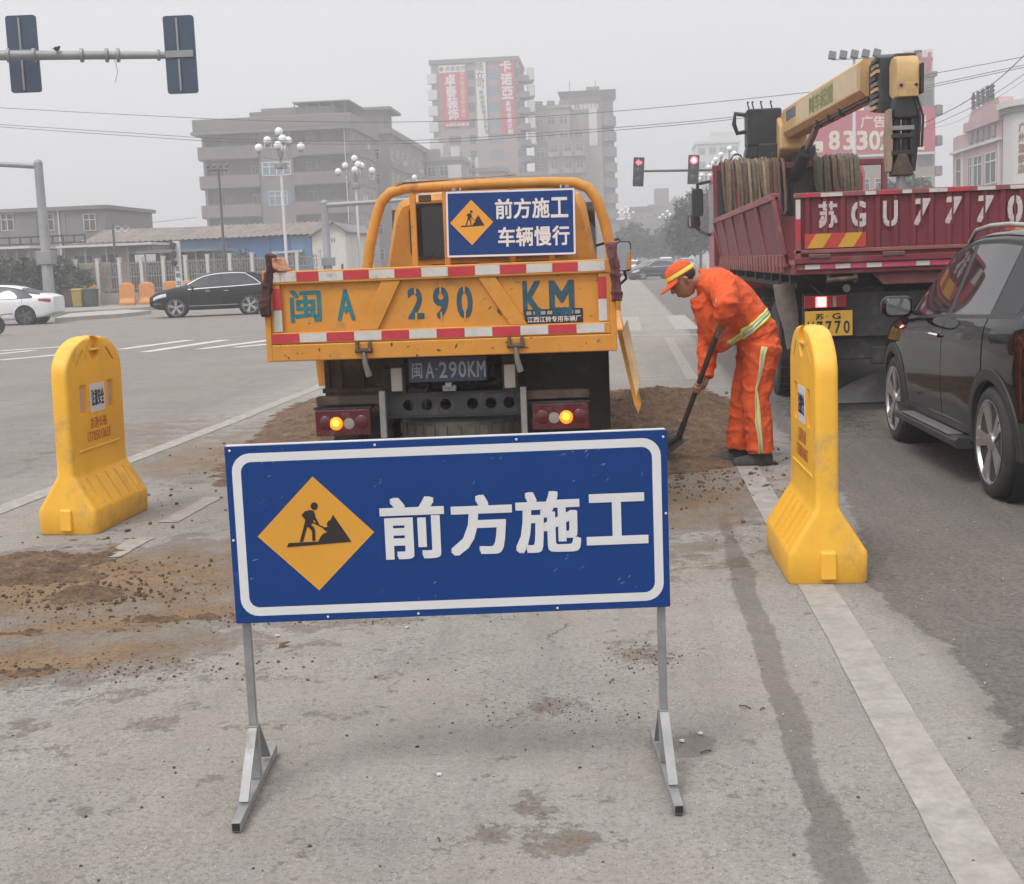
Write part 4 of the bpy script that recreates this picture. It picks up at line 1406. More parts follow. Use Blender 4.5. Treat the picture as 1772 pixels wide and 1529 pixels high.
    def wheel(s, y, side, wr, wd=.21, spokes=5, x=None, twist=0.0, rimm=None):
        x = (s.sx(y, wr * 2) - .03) if x is None else x
        xo, xi = side * x, side * (x - wd)
        c, hw = (xo + xi) / 2, wd / 2
        pr = [(wr * .74, -hw * .80), (wr * .765, -hw * .93), (wr * .85, -hw), (wr * .95, -hw * .90), (wr * .985, -hw * .78), (wr, -hw * .6), (wr, hw * .6), (wr * .985, hw * .78), (wr * .95, hw * .90), (wr * .85, hw), (wr * .765, hw * .93), (wr * .74, hw * .80)]
        ty = MB().lathe(pr, 40, (c, y, wr), 'x').build('wheel', TREADR, s.root, smooth=40)
        rm = MB()
        q = side
        rm.lathe([(wr * .745, xo - q * .012), (wr * .765, xo - q * .002), (wr * .74, xo - q * .002), (wr * .71, xo - q * .02), (wr * .68, xo - q * .1)], 36, (0, y, wr), 'x', caps=False)
        for k in range(spokes):
            for dd in (-.13, .13):
                a = 2 * math.pi * k / spokes + twist
                a1 = a + dd
                p0 = Vector((xo - q * .028, y + math.cos(a + dd * .8) * wr * .12, wr + math.sin(a + dd * .8) * wr * .12))
                p1 = Vector((xo - q * .012, y + math.cos(a1 * 1.0) * wr * .72, wr + math.sin(a1) * wr * .72))
                rm.bar(p0, p1, wr * .135, .022, (1, 0, 0))
        rm.lathe([(wr * .17, xo - q * .03), (wr * .16, xo - q * .008), (wr * .08, xo - q * .004), (.003, xo - q * .003)], 18, (0, y, wr), 'x')
        rm.build('rim', rimm or RIMS, ty, smooth=35)
        MB().lathe([(wr * .64, xo - q * .10), (.01, xo - q * .095)], 24, (0, y, wr), 'x', caps=False).lathe([(wr * .45, xo - q * .085), (wr * .43, xo - q * .078), (.01, xo - q * .078)], 24, (0, y, wr), 'x').build('brake_disc', RIMD, ty)
        return ty


SUV = dict(y=[0, .08, .3, .8, 1.4, 2.0, 2.45, 2.85, 3.2, 3.6, 4.0, 4.2, 4.3],
           zb=[.45, .36, .29, .25, .23, .22, .22, .22, .23, .24, .27, .3, .4],
           belt=[1.05, 1.08, 1.10, 1.085, 1.06, 1.04, 1.02, 1.0, .97, .93, .86, .78, .68],
           top=[1.09, 1.24, 1.46, 1.575, 1.61, 1.605, 1.52, 1.30, 1.07, 1.01, .94, .84, .72],
           hw=[.66, .77, .85, .885, .893, .885, .885, .888, .89, .875, .82, .72, .58],
           hwt=[.52, .58, .61, .635, .65, .65, .66, .70, .76, .74, .66, .56, .42])

# ---- the dark crossover at the roadside
PLUM = mat('plum_black_paint', (.009, .006, .007), .5, var=.25, vs=2, coat=.85, dirt=((.05, .042, .036), .12, 3.5), spec=.0)
SIDEG = glass_mat('side_glass', (.03, .03, .032), .03)
st = thing('parked_car', (3.075, 7.10, 0), R(1.2), label='glossy black crossover with silver wheels beside the right water barrier', cat='car')
c = Car(st, SUV, 84)
ra, fa, wr = .84, 3.36, .335
c.body(PLUM, (ra, fa), wr)
WIN = {'lo': lambda y: c.val('belt', y) + .012}


def win_hi(y):
    t = c.val('top', y) - .098
    if y < 1.0: t = min(t, c.val('belt', y) + .012 + max(0, (y - .52) / .48) ** .8 * .38)
    return t


for s_ in (-1, 1):
    # surround, panes, pillar between
    c.patch('window_surround', BPLAST, .50, 3.02, lambda y: c.val('belt', y) - .012, lambda y: win_hi(y) + .022, s_, .0015, 40, 6)
    c.patch('front_window', SIDEG, 1.98, 2.93, WIN['lo'], win_hi, s_, .0045, 20, 6)
    c.patch('rear_window', SIDEG, 1.02, 1.88, WIN['lo'], win_hi, s_, .0045, 16, 6)
    c.patch('quarter_window', BPLAST, .56, .97, WIN['lo'], win_hi, s_, .0045, 8, 4)
    c.patch('window_trim', CHROME if 0 else CLAD, .52, 2.98, lambda y: win_hi(y) + .012, lambda y: win_hi(y) + .028, s_, .005, 40, 2)

    def arch_lo(ya):
        def f(y):
            d = wr * 1.345
            return max(.37, wr + math.sqrt(max(0, d * d - (y - ya) ** 2)) + .004) if abs(y - ya) < d else .37
        return f
    dn = c.patch('front_door', PLUM, 1.945, 2.95, lambda y: max(.37, arch_lo(fa)(y)), lambda y: c.val('belt', y) - .014, s_, .004, 26, 12)
    dr = c.patch('rear_door', PLUM, 1.02, 1.932, arch_lo(ra), lambda y: c.val('belt', y) - .014, s_, .004, 26, 12)
    hb = MB()
    for i in range(2):
        pass
    y0 = 2.02
    hx = s_ * (c.sx(y0 + .1, .90) + .004)
    MB().tube([(hx + s_ * .005, y0, .905), (hx + s_ * .032, y0 + .03, .91), (hx + s_ * .034, y0 + .13, .915), (hx + s_ * .006, y0 + .18, .918)], [.013, .014, .014, .012], 8).build('handle', CHROME, dn, smooth=60)
    c.patch('fuel_flap', PLUM, .50, .72, lambda y: .90, lambda y: 1.02, s_, .003, 6, 4)
    c.patch('sill_cladding', CLAD, ra + wr * 1.32, fa - wr * 1.32, lambda y: c.val('zb', y) + .085, lambda y: .366, s_, .010, 14, 5)
    c.arch(ra, wr, s_, CLAD); c.arch(fa, wr, s_, CLAD)
    c.wheel(ra, s_, wr, .215, 5, x=.89); c.wheel(fa, s_, wr, .215, 5, x=.885, twist=.4)
    # step board
    bx = s_ * .93
    sb = MB().loft([[(bx + s_ * dx, y, z) for dx, z in ((-.09, .235), (.02, .235), (.04, .25), (.04, .285), (.02, .305), (-.09, .30))] for y in (1.26, 1.34, 2.0, 2.75, 2.9)])
    sbo = sb.build('running_board', CLAD, st, smooth=40)
    MB().box(min(bx - s_ * .05, bx + s_ * .038), max(bx - s_ * .05, bx + s_ * .038), 1.42, 2.7, .3065, .313).build('tread_plate', RIMS, sbo)
    # mirror
    mb_ = MB()
    mxx = s_ * 1.005
    rings = []
    for d, k in ((-.062, .7), (-.05, .95), (-.02, 1.05), (.04, .98), (.09, .72), (.115, .3)):
        rings.append([(mxx + s_ * px * k, 2.72 + d, 1.085 + pz * k) for px, pz in rrect(.108, .074, .05, 4)])
    mr_ = mb_.loft(rings).build('wing_mirror', PLUM, st, smooth=50)
    MB().add([(mxx + s_ * px * .8, 2.655, 1.085 + pz * .8) for px, pz in rrect(.108, .074, .05, 4)], [tuple(range(20))]).build('mirror_glass', MIRROR, mr_)
    MB().bar((s_ * .84, 2.74, 1.03), (s_ * .93, 2.72, 1.055), .06, .035).build('mirror_arm', BPLAST, mr_, bevel=.008)
    MB().tube([(s_ * (c.val('hwt', y) - .045), y, c.val('top', y) + (.022 if 0 < i < 6 else -.03)) for i, y in enumerate((.55, .7, 1.0, 1.4, 1.8, 2.1, 2.25))], .016, 8, flat=1.0).build('roof_rail', RIMS, st, smooth=60)
    # lamps
    G = []
    for i in range(9):
        y = .03 + .32 * i / 8
        hh = .075 + .03 * (1 - i / 8)
        zc = .955 + .035 * (i / 8)
        G.append([(s_ * (c.sx(y, zc + q * hh) + .010 * (1 - abs(q) ** 3)), y, zc + q * hh) for q in (-1, -.6, 0, .6, 1)])
    MB().quadgrid(G).build('tail_lamp', REDL, st, smooth=60)
    c.patch('bumper_reflector', REDL, .10, .3, lambda y: .53, lambda y: .57, s_, .004, 4, 2)
    c.patch('bumper_cladding', CLAD, .1, ra - wr * 1.25, lambda y: c.val('zb', y) + .06, lambda y: .50, s_, .006, 8, 5)
c.screen('windscreen', SIDEG, 2.45, 3.17)
c.screen('rear_screen', SIDEG, .07, .29)

# ---- the black car crossing ahead and the white saloon beyond the left barrier
SEDAN = dict(y=[0, .06, .35, .85, 1.3, 1.9, 2.5, 2.95, 3.3, 3.75, 4.25, 4.5, 4.6],
             zb=[.42, .32, .25, .2, .19, .18, .18, .18, .18, .2, .22, .26, .36],
             belt=[.93, .96, .97, .955, .94, .93, .92, .91, .90, .86, .78, .70, .6],
             top=[.97, 1.04, 1.08, 1.22, 1.38, 1.455, 1.44, 1.25, 1.02, .95, .86, .76, .64],
             hw=[.66, .78, .86, .89, .895, .895, .895, .895, .89, .88, .82, .70, .55],
             hwt=[.6, .66, .66, .62, .60, .61, .63, .68, .76, .74, .66, .54, .4])
MKC = dict(y=[0, .08, .3, .8, 1.4, 2.1, 2.6, 3.0, 3.4, 3.8, 4.25, 4.47, 4.56],
           zb=[.5, .4, .32, .27, .25, .25, .25, .25, .26, .28, .30, .34, .45],
           belt=[1.1, 1.13, 1.14, 1.12, 1.09, 1.07, 1.05, 1.03, 1.01, .99, .93, .84, .74],
           top=[1.16, 1.3, 1.48, 1.60, 1.655, 1.64, 1.56, 1.36, 1.14, 1.07, 1.0, .90, .78],
           hw=[.68, .8, .88, .92, .93, .93, .93, .93, .925, .91, .85, .74, .6],
           hwt=[.55, .6, .63, .65, .66, .66, .67, .72, .79, .77, .68, .57, .43])


def simple_car(root, prof, paint, ra, fa, wr, win, trim, hi_cut=.095, lamps=True, rimm=None):
    c = Car(root, prof, 60, 3)
    c.body(paint, (ra, fa), wr)
    a, b, rise = win

    def hi(y):
        t = c.val('top', y) - hi_cut
        if y < a + .45: t = min(t, c.val('belt', y) + .012 + max(0, (y - a) / .45) ** .7 * rise)
        return t
    lo = lambda y: c.val('belt', y) + .012
    mid = a + (b - a) * .54
    for s_ in (-1, 1):
        c.patch('window_surround', BPLAST, a - .06, b + .06, lambda y: c.val('belt', y) - .002, lambda y: hi(y) + .02, s_, .003, 30, 4)
        c.patch('window_trim', trim, a - .05, b + .05, lambda y: hi(y) + .012, lambda y: hi(y) + .038, s_, .0055, 30, 2)
        c.patch('window_trim', trim, a - .05, b + .05, lambda y: c.val('belt', y) - .012, lambda y: c.val('belt', y) + .010, s_, .0055, 30, 2)
        c.patch('rear_side_window', DGLASS, a, mid - .03, lo, hi, s_, .006, 14, 4)
        c.patch('front_side_window', DGLASS, mid + .03, b, lo, hi, s_, .006, 14, 4)
        for y in (a + .30, mid, b + .02):
            z0 = .42 if y > ra + wr * 1.2 else wr + math.sqrt(max(0, (wr * 1.2) ** 2 - (y - ra) ** 2))
            c.patch('door_seam', SEAM, y - .006, y + .006, lambda q: z0, lambda q: c.val('belt', q) - .01, s_, .002, 1, 8)
        c.wheel(ra, s_, wr, .21, 5, rimm=rimm); c.wheel(fa, s_, wr, .21, 5, twist=.3, rimm=rimm)
        for y in (mid - .25, b - .75):
            hx = s_ * (c.sx(y, .88) + .006)
            MB().box(min(hx, hx + s_ * .025), max(hx, hx + s_ * .025), y, y + .18, .87 + .05, .895 + .05).build('handle', trim, root, bevel=.006)
        MB().sphere((s_ * (c.val('hw', b) + .09), b - .12, c.val('belt', b) + .06), (.1, .07, .07), 12, 8).build('wing_mirror', paint, root, smooth=60)
        if lamps:
            n = c.Y[-1]
            c.patch('headlamp', CHROME, n - .62, n - .14, lambda y: c.val('belt', y) - .19, lambda y: c.val('belt', y) - .07, s_, .006, 8, 4)
            c.patch('tail_lamp', REDL, .08, .48, lambda y: c.val('belt', y) - .17 + .05 * max(0, (y - .2) / .3), lambda y: c.val('belt', y) - .05, s_, .006, 8, 4)
            c.patch('fog_lamp', CHROME, n - .42, n - .14, lambda y: .52, lambda y: .545, s_, .006, 6, 2)
        c.patch('sill_trim', trim if trim is CHROME else CLAD, ra + wr * 1.25, fa - wr * 1.25, lambda y: .40, lambda y: .425, s_, .006, 10, 2)
    yt_ = float(c.Y[np.argmax(c.top)])
    c.screen('windscreen', DGLASS, fa - .9, fa - .22)
    c.screen('rear_screen', DGLASS, .1 if prof is not SEDAN else .45, .3 if prof is not SEDAN else 1.1)
    return c


JET = mat('jet_black_paint', (.006, .006, .008), .5, spec=.0, var=.2, coat=.6, dirt=((.07, .065, .06), .2, 3))
bk = thing('black_car', label='black SUV with bright silver wheels crossing the junction', cat='car')
simple_car(bk, MKC, JET, .93, 3.62, .37, (.55, 3.1, .36), CHROME)
a_ = gp(434, 544); b_ = gp(310, 549.5)
d_ = (b_ - a_).normalized()
ang = math.atan2(-d_.x, d_.y)
bk.rotation_euler = (0, 0, ang)
bk.location = a_ - d_ * .93 + Vector((d_.y, -d_.x, 0)) * .86 * (1 if True else 0)
WPAINT = mat('white_car_paint', (.72, .73, .74), .25, var=.03, coat=.8)
wc = thing('white_car', label='white saloon car driving out of the picture beside a motorcycle', cat='car')
simple_car(wc, SEDAN, WPAINT, .98, 3.68, .335, (.75, 3.2, .30), BPLAST, rimm=mat('dark_alloy', (.11, .115, .125), .4, metal=.5))
a_ = gp(45, 562)
ang = R(97)
wc.rotation_euler = (0, 0, ang)
d_ = Vector((-math.sin(ang), math.cos(ang), 0))
wc.location = a_ - d_ * .98 + Vector((d_.y, -d_.x, 0)) * .85

# ---- cars far down the road
GREYP = mat('dark_grey_paint', (.022, .024, .03), .3, coat=.8)
f1 = thing('dark_car', label='dark saloon car approaching far down the road beside the truck mirror', cat='car')
simple_car(f1, SEDAN, GREYP, .98, 3.68, .335, (.75, 3.2, .30), CHROME)
p_ = gp(1142, 482)
f1.location = (p_.x + 1.6, p_.y + 1.0, 0); f1.rotation_euler = (0, 0, R(118))
for lab, px, Y, ang, paint, pr in (('white van far down the road behind the dark saloon', 1150, 150, 183, WPAINT, MKC), ('silver car in the distance beside the white van', 1188, 140, 178, mat('silver_paint', (.4, .41, .42), .3, metal=.5), SEDAN),
                                   ('white car in the distance left of the white van', 1108, 128, 160, WPAINT, SEDAN), ('pale car standing beyond the tipper truck cab by a lamp post', 672, 118, 95, WPAINT, SEDAN)):
    f = thing('distant_car', label=lab, cat='car', group='cars far down the road')
    simple_car(f, pr, paint, .98, 3.66, .335, (.75, 3.15, .30), BPLAST)
    x = at(px, 470, Y).x
    f.location = (x, Y, 0); f.rotation_euler = (0, 0, R(ang))

# ---- the motorcycle that enters at the picture edge
mt = thing('motorcycle', label='motorcycle entering at the edge of the view in front of the white car', cat='motorcycle')
q_ = gp(-8, 581)
mt.location = (q_.x, q_.y, 0); mt.rotation_euler = (0, 0, R(-84))
for y in (0, -1.28):
    t_ = MB().lathe([(.25, -.03), (.29, -.05), (.305, 0), (.29, .05), (.25, .03)], 30, (0, y, .305), 'x').build('wheel', TREADR, mt, smooth=50)
    sp_ = MB()
    for k in range(6):
        a = k * math.pi / 3
        sp_.bar((0, y, .305), (0, y + .26 * math.cos(a), .305 + .26 * math.sin(a)), .02, .03, (1, 0, 0))
    sp_.lathe([(.05, -.05), (.05, .05)], 12, (0, y, .305), 'x').build('spokes', RIMD, t_)
MB().tube([(0, -.02, .30), (0, -.16, .62), (0, -.28, .95)], [.03, .035, .03], 8).build('fork', CHROME, mt)
MB().tube([(-.33, -.40, 1.02), (-.1, -.3, .99), (.1, -.3, .99), (.33, -.40, 1.02)], .014, 8).build('handlebar', BPLAST, mt)
MB().sphere((0, -.5, .78), (.14, .26, .12), 14, 8).build('fuel_tank', mat('bike_yellow', (.6, .4, .12), .4), mt, smooth=60)
MB().box(-.12, .12, -1.25, -.62, .70, .80).build('seat', BPLAST, mt, bevel=.04)
MB().box(-.13, .13, -.85, -.40, .28, .62).build('engine', FRAME, mt, bevel=.04)
MB().sphere((0, -.22, .88), (.09, .08, .09), 12, 8).build('headlamp', CHROME, mt, smooth=60)
MB().prism([(.2, .55), (.28, .62), (.1, .66), (-.12, .66), (-.3, .58), (-.1, .63), (.1, .63)], 'yz', -.06, .06).build('front_mudguard', mat('bike_yellow', (.6, .4, .12)), mt)
MB().tube([(.1, -.5, .3), (.14, -1.0, .28), (.15, -1.5, .42)], [.03, .045, .05], 10).build('exhaust', CHROME, mt, smooth=60)
# ------------------------------------------------------------------ the maroon crane truck in the next lane
MAR = mat('truck_maroon', (.17, .022, .03), .55, var=.22, vs=3, bump=.15, bs=12, dirt=((.20, .115, .095), .40, 4), streak=True)
MARL = mat('truck_maroon_dusty', (.26, .085, .08), .7, var=.22, vs=4, dirt=((.30, .21, .17), .42, 6))
PINK = mat('faded_pink_tape', (.52, .06, .13), .45, var=.2, vs=9, dirt=((.45, .3, .25), .25, 12))
CRY = mat('crane_yellow', (.54, .35, .145), .5, var=.14, vs=4, dirt=((.30, .22, .14), .34, 5))
CRD = mat('crane_dark', (.020, .022, .027), .5, var=.3, vs=6, dirt=((.13, .115, .1), .25, 6))
STW = mat('stencil_white', (.55, .49, .47), .7, var=.2, vs=20, dirt=((.2, .04, .045), .42, 16))
ROPE = [mat('rope_brown', (.16, .115, .075), .95, var=.35, vs=14, bump=.8, bs=70), mat('rope_tan', (.25, .20, .125), .95, var=.3, vs=14, bump=.8, bs=70),
        mat('rope_olive', (.105, .105, .07), .95, var=.35, vs=14, bump=.8, bs=70), mat('rope_rust', (.13, .075, .055), .95, var=.35, vs=14, bump=.8, bs=70)]
RX, RY = 2.79, 12.0
rt = thing('crane_truck', (RX, RY, 0), 0, label='maroon flatbed crane truck with white stencil lettering in the next lane', cat='truck')


def L3(px, py, Y):
    q = at(px, py, Y); return Vector((q.x - RX, Y - RY, q.z))


MB().box(-1.22, 1.22, .02, 8.2, 1.30, 1.40).build('bed_floor', MAR, rt, bevel=.01)
tgr = MB().box(-1.2, 1.2, .03, .055, 1.40, 2.0).build('tailgate', MAR, rt)
x = -1.14
while x < 1.2:
    MB().prism([(x, .03), (x + .02, .008), (x + .055, .008), (x + .075, .03)], 'xy', 1.53, 1.985).build('corrugation', MAR, tgr)
    x += .155
MB().box(-1.22, 1.22, -.008, .07, 1.985, 2.03).build('top_rail', MARL, tgr, bevel=.006)
MB().box(-1.22, 1.22, -.02, .06, 1.40, 1.455).build('bottom_rail', MAR, tgr, bevel=.006)
MB().box(-1.22, 1.22, .0, .06, 1.49, 1.525).build('middle_rail', MARL, tgr, bevel=.006)
r5 = random.Random(11)
x = -1.15
k = 0
while x < 1.2:
    w_ = r5.uniform(.07, .2)
    MB().box(x, min(1.2, x + w_), -.0105, -.0085, 1.99, 2.022).build('reflective_tape', (TRED, TWHI, MARL, TWHI)[k % 4], tgr)
    x += w_ + r5.uniform(.0, .06); k += 1
MB().box(-1.21, -1.165, .0, .028, 1.42, 1.98).build('edge_stile', MARL, tgr)
MB().box(-1.208, -1.168, -.003, -.0005, 1.80, 1.97).build('reflective_tape', TWHI, tgr)
MB().box(-1.208, -1.168, -.003, -.0005, 1.60, 1.795).build('reflective_tape', TRED, tgr)
for x0 in (-1.13, .62):
    cw = MB().box(x0, x0 + .54, .0045, .0075, 1.535, 1.665).build('chevron_board', mat('chevron_red', (.48, .05, .03), .45, var=.1, dirt=((.3, .15, .1), .2, 10)), tgr)
    for q in (.02, .29):
        MB().prism([(x0 + q, 1.537), (x0 + q + .14, 1.537), (x0 + q + .22, 1.663), (x0 + q + .08, 1.663)], 'xz', .0025, .0043).build('chevron_stripe', mat('chevron_yellow', (.58, .33, .03), .45, var=.1, dirt=((.3, .2, .1), .25, 12)), cw)
for ch, px, w_, h_ in (('苏', 1433, .165, .235), ('G', 1486, .13, .23), ('U', 1541, .13, .23), ('7', 1595, .13, .235), ('7', 1649, .13, .235), ('7', 1704, .13, .235), ('0', 1757, .13, .24)):
    q = L3(px, 0, RY)
    yy = {1433: 371, 1486: 370, 1541: 369, 1595: 366, 1649: 363, 1704: 361, 1757: 361}[px]
    q = L3(px, yy, RY)
    text(ch, STW, tgr, q.x, q.z, h_, w_, y=.0065, bold=.03, lean=.12 if ch == '7' else 0)
    MB().box(q.x - .010, q.x + .008, .0035, .0042, q.z - h_ * .5, q.z + h_ * .5).build('stencil_bridge', MAR, tgr)
# rear beam and tape
MB().box(-1.2, 1.15, .0, .12, 1.34, 1.40).build('rear_beam', MARL, rt, bevel=.008)
x = -1.13
for k, (w_, mt) in enumerate(((.135, TWHI), (.135, PINK), (.135, TWHI), (.14, PINK), (.135, TWHI), (.30, PINK), (.12, TWHI), (.35, PINK), (.3, TWHI))):
    MB().box(x, x + w_ - .003, -.003, -.0005, 1.35, 1.39).build('reflective_tape', mt, rt); x += w_
for x in (-1.0, -.35, .4, 1.0):
    MB().box(x - .10, x + .10, -.03, .02, 1.44, 1.485).build('tailgate_hinge', mat('rusty_hinge', (.13, .07, .055), .8, var=.3, vs=14, dirt=((.28, .2, .15), .35, 12)), rt, bevel=.012)
MB().prism([(-.55, 1.335), (1.15, 1.335), (1.15, 1.19), (-.42, 1.19)], 'xz', .1, .14).build('underrun_panel', MARL, rt, bevel=.006)
hk = MB().tube([(-.93, .04, 1.245), (-.66, .04, 1.26)], .022, 8).build('rear_step_bar', MUDDY, rt, smooth=60)
for x in (-.92, -.68): MB().box(x - .012, x + .012, .03, .06, 1.22, 1.335).build('step_bracket', MUDDY, rt)
# lamps, plate
lm = MB().box(-1.115, -.735, .16, .22, .99, 1.105).build('tail_lamp', REDL, rt, bevel=.01)
REDLIT = mat('brake_lamp_lit', (.9, .1, .08), .3, emit=(1.0, .12, .10), es=4.0)
REDC = mat('brake_lamp_core', (1, .5, .45), .3, emit=(1.0, .62, .55), es=6.0)
MB().box(-1.015, -.915, .152, .1595, 1.0, 1.095).build('brake_lamp', REDLIT, lm, bevel=.006)
MB().box(-.998, -.932, .147, .1515, 1.01, 1.085).build('brake_lamp_core', REDC, lm, bevel=.006)
MB().box(-.86, -.83, .155, .1595, 1.0, 1.095).build('reversing_lens', LENSW, lm)
MB().box(1.115 - .38, 1.115, .16, .22, .99, 1.105).build('tail_lamp', REDL, rt, bevel=.01)
MB().lathe([(.035, .17), (.035, .16), (.003, .157)], 16, (-.735, 0, 1.165), 'y').build('side_reflector', LENSW, rt)
pl = MB().box(-1.115, -.685, .15, .156, .735, .965).build('number_plate', mat('plate_yellow', (.62, .36, .04), .5, var=.1, dirt=((.35, .22, .08), .25, 9)), rt, bevel=.004)
text('苏', BLACK, pl, -.98, .915, .055, .075, y=.1485, bold=.02)
text('·', BLACK, pl, -.915, .915, .012, .012, y=.1485, bold=.02)
text('G', BLACK, pl, -.83, .915, .055, .075, y=.1485, bold=.02)
for i, ch in enumerate('U7770'):
    text(ch, BLACK, pl, -1.062 + i * .081, .815, .115, .055, y=.1485, bold=.014)
MB().box(-1.12, 1.12, .221, .26, .72, 1.12).build('lamp_panel', FRAME, rt)
MB().box(-1.0, -.3, .27, .4, .50, .72).build('rear_bumper', FRAME, rt, bevel=.02)
MB().box(-.5, 1.1, .26, .34, .45, .62).build('rear_bumper', FRAME, rt, bevel=.02)
# chassis, axles, wheels
for s_ in (-1, 1):
    MB().box(s_ * .42 - .05, s_ * .42 + .05, .3, 12.5, .85, 1.16).build('chassis_rail', FRAME, rt)
MB().box(-1.1, 1.1, .8, 8.0, 1.16, 1.29).build('subframe', FRAME, rt)
for cy in (.2, .9, 1.7, 2.4, 3.3, 4.5, 5.8, 7.0):
    MB().box(-1.2, 1.2, cy + .3, cy + .38, 1.22, 1.299).build('cross_bearer', FRAME, rt)
for ya in (2.2, 3.5):
    MB().tube([(-1.1, ya, .5), (1.1, ya, .5)], .09, 10).build('axle', FRAME, rt, smooth=60)
    for s_ in (-1, 1):
        for a, b in ((.60, .84), (.90, 1.16)):
            x0, x1 = (a, b) if s_ > 0 else (-b, -a)
            t_ = tyre(rt, x0, x1, ya, .5, .5, 'wheel', 30)
            MB().lathe([(.30, s_ * .11), (.27, s_ * .02), (.12, .0), (.09, s_ * .10), (.01, s_ * .10)], 20, ((x0 + x1) / 2, ya, .5), 'x').build('rim', MUDDY, t_, smooth=50)
for s_ in (-1, 1):
    x0, x1 = (.85, 1.12) if s_ > 0 else (-1.12, -.85)
    t_ = tyre(rt, x0, x1, 10.6, .5, .5, 'wheel', 30)
    MB().lathe([(.30, s_ * .05), (.27, s_ * .02), (.12, s_ * .06), (.09, s_ * .12), (.01, s_ * .12)], 20, ((x0 + x1) / 2, 10.6, .5), 'x').build('rim', MUDDY, t_, smooth=50)
    MB().box(s_ * .85 - .33, s_ * .85 + .33, 1.35, 1.37, .45, 1.15).build('mud_flap', FRAME, rt)
MB().prism([(-1.30, 1.2), (-1.10, 1.2), (-1.06, .95), (-1.05, .72), (-1.10, .58), (-1.17, .56), (-1.2, .75), (-1.27, 1.0)], 'xz', 1.0, 1.03).build('mud_flap', mat('dusty_flap', (.24, .21, .185), .85, var=.3, vs=6), rt, bevel=.008)
MB().tube([(-1.0, .6, 1.2), (-.95, .3, 1.12), (-.97, .19, 1.05)], .008, 6).build('lamp_cable', BPLAST, rt)
MB().tube([(-1.20, 1.3, 1.3), (-1.20, 1.32, .6)], .012, 6).build('bearer_rod', MUDDY, rt)
MB().box(-1.15, -.75, 5.0, 6.2, .62, 1.05).build('fuel_tank', FRAME, rt, bevel=.04)
MB().box(.75, 1.15, 5.0, 6.2, .62, 1.05).build('battery_box', FRAME, rt, bevel=.04)
MB().box(-.8, .8, .5, 1.2, .55, .9).build('spare_carrier', FRAME, rt, bevel=.05)
MB().box(-.9, .9, 4.0, 9.0, .45, .85).build('drive_train', FRAME, rt, bevel=.05)

# side gates: the near one leans outwards a little
gt = [L3(1331, 342, 12.5), L3(1351, 446, 12.5), L3(1226, 456, 20.0), L3(1229, 388, 20.0)]


def gate(s_, lean, lab=None):
    Y0, Y1 = .35, 8.1
    zt, zb_ = 2.02, 1.40
    xb, xt = s_ * 1.225, s_ * (1.225 + lean)
    g = MB().add([(xb, Y0, zb_), (xt, Y0, zt), (xt, Y1, zt), (xb, Y1, zb_), (xb + s_ * .025, Y0, zb_), (xt + s_ * .025, Y0, zt), (xt + s_ * .025, Y1, zt), (xb + s_ * .025, Y1, zb_)],
                 [(0, 1, 2, 3), (7, 6, 5, 4), (0, 4, 5, 1), (1, 5, 6, 2), (2, 6, 7, 3), (3, 7, 4, 0)]).build('side_gate', MAR, rt, label=lab)
    MB().bar((xt + s_ * .02, Y0, zt), (xt + s_ * .02, Y1, zt), .075, .07).build('top_rail', MARL, g, bevel=.01)
    MB().bar((xb + s_ * .03, Y0, zb_ + .03), (xb + s_ * .03, Y1, zb_ + .03), .05, .12).build('bottom_rail', MARL, g, bevel=.01)
    for i in range(6):
        y = Y0 + .02 + (Y1 - Y0 - .04) * i / 5
        MB().bar((xb + s_ * .038, y, zb_ + .09), (xt + s_ * .038, y, zt - .035), .03, .11, (0, 1, 0)).build('stile', MARL, g, bevel=.006)
    for i in range(26):
        y = Y0 + .1 + (Y1 - Y0 - .2) * i / 25
        MB().box(xb + s_ * .05 - .018, xb + s_ * .05 + .018, y - .05, y + .05, zb_ - .075, zb_ + .085).build('hinge', MARL, g)
    return g


gate(-1, .10, 'dusty near side gate leaning outwards')
gate(1, .02)
MB().box(-1.2, 1.2, 8.12, 8.16, 1.40, 2.05).build('headboard', MAR, rt)
rk = MB().box(-1.36, -1.29, 8.1, 8.2, 1.35, 2.83).build('rack_post', MAR, rt, bevel=.008)
for x in (-.40, .42, 1.17): MB().box(x - .04, x + .04, 8.1, 8.2, 1.4, 2.80).build('rack_post', MAR, rt, bevel=.008)
MB().box(-1.37, 1.22, 8.095, 8.205, 2.76, 2.85).build('rack_rail', MAR, rt, bevel=.01)
MB().box(-1.30, -1.10, 8.1, 8.14, 1.4, 2.75).build('rack_board', CRD, rt)
# cab
cabr = MB()
rings = []
for y, w_, zt in ((9.7, 1.14, 2.92), (9.8, 1.19, 3.0), (10.4, 1.2, 3.06), (11.3, 1.2, 3.04), (11.75, 1.19, 2.9), (11.95, 1.18, 2.3), (12.05, 1.17, 1.6)):
    rings.append([(x, y, z) for x, z in ((-w_ * .9, .8), (-w_, .9), (-w_, zt - .25), (-w_ * .95, zt - .07), (-w_ * .85, zt), (w_ * .85, zt), (w_ * .95, zt - .07), (w_, zt - .25), (w_, .9), (w_ * .9, .8))])
cr = cabr.loft(rings).build('cab', mat('cab_red', (.34, .022, .03), .4, var=.12, coat=.3), rt, smooth=40)
MB().box(-.8, .8, 9.66, 9.70, 2.0, 2.6).build('rear_window', DGLASS, cr)
for s_ in (-1, 1): MB().box(s_ * 1.201 - .004, s_ * 1.201 + .004, 10.3, 11.4, 1.9, 2.7).build('side_window', DGLASS, cr)
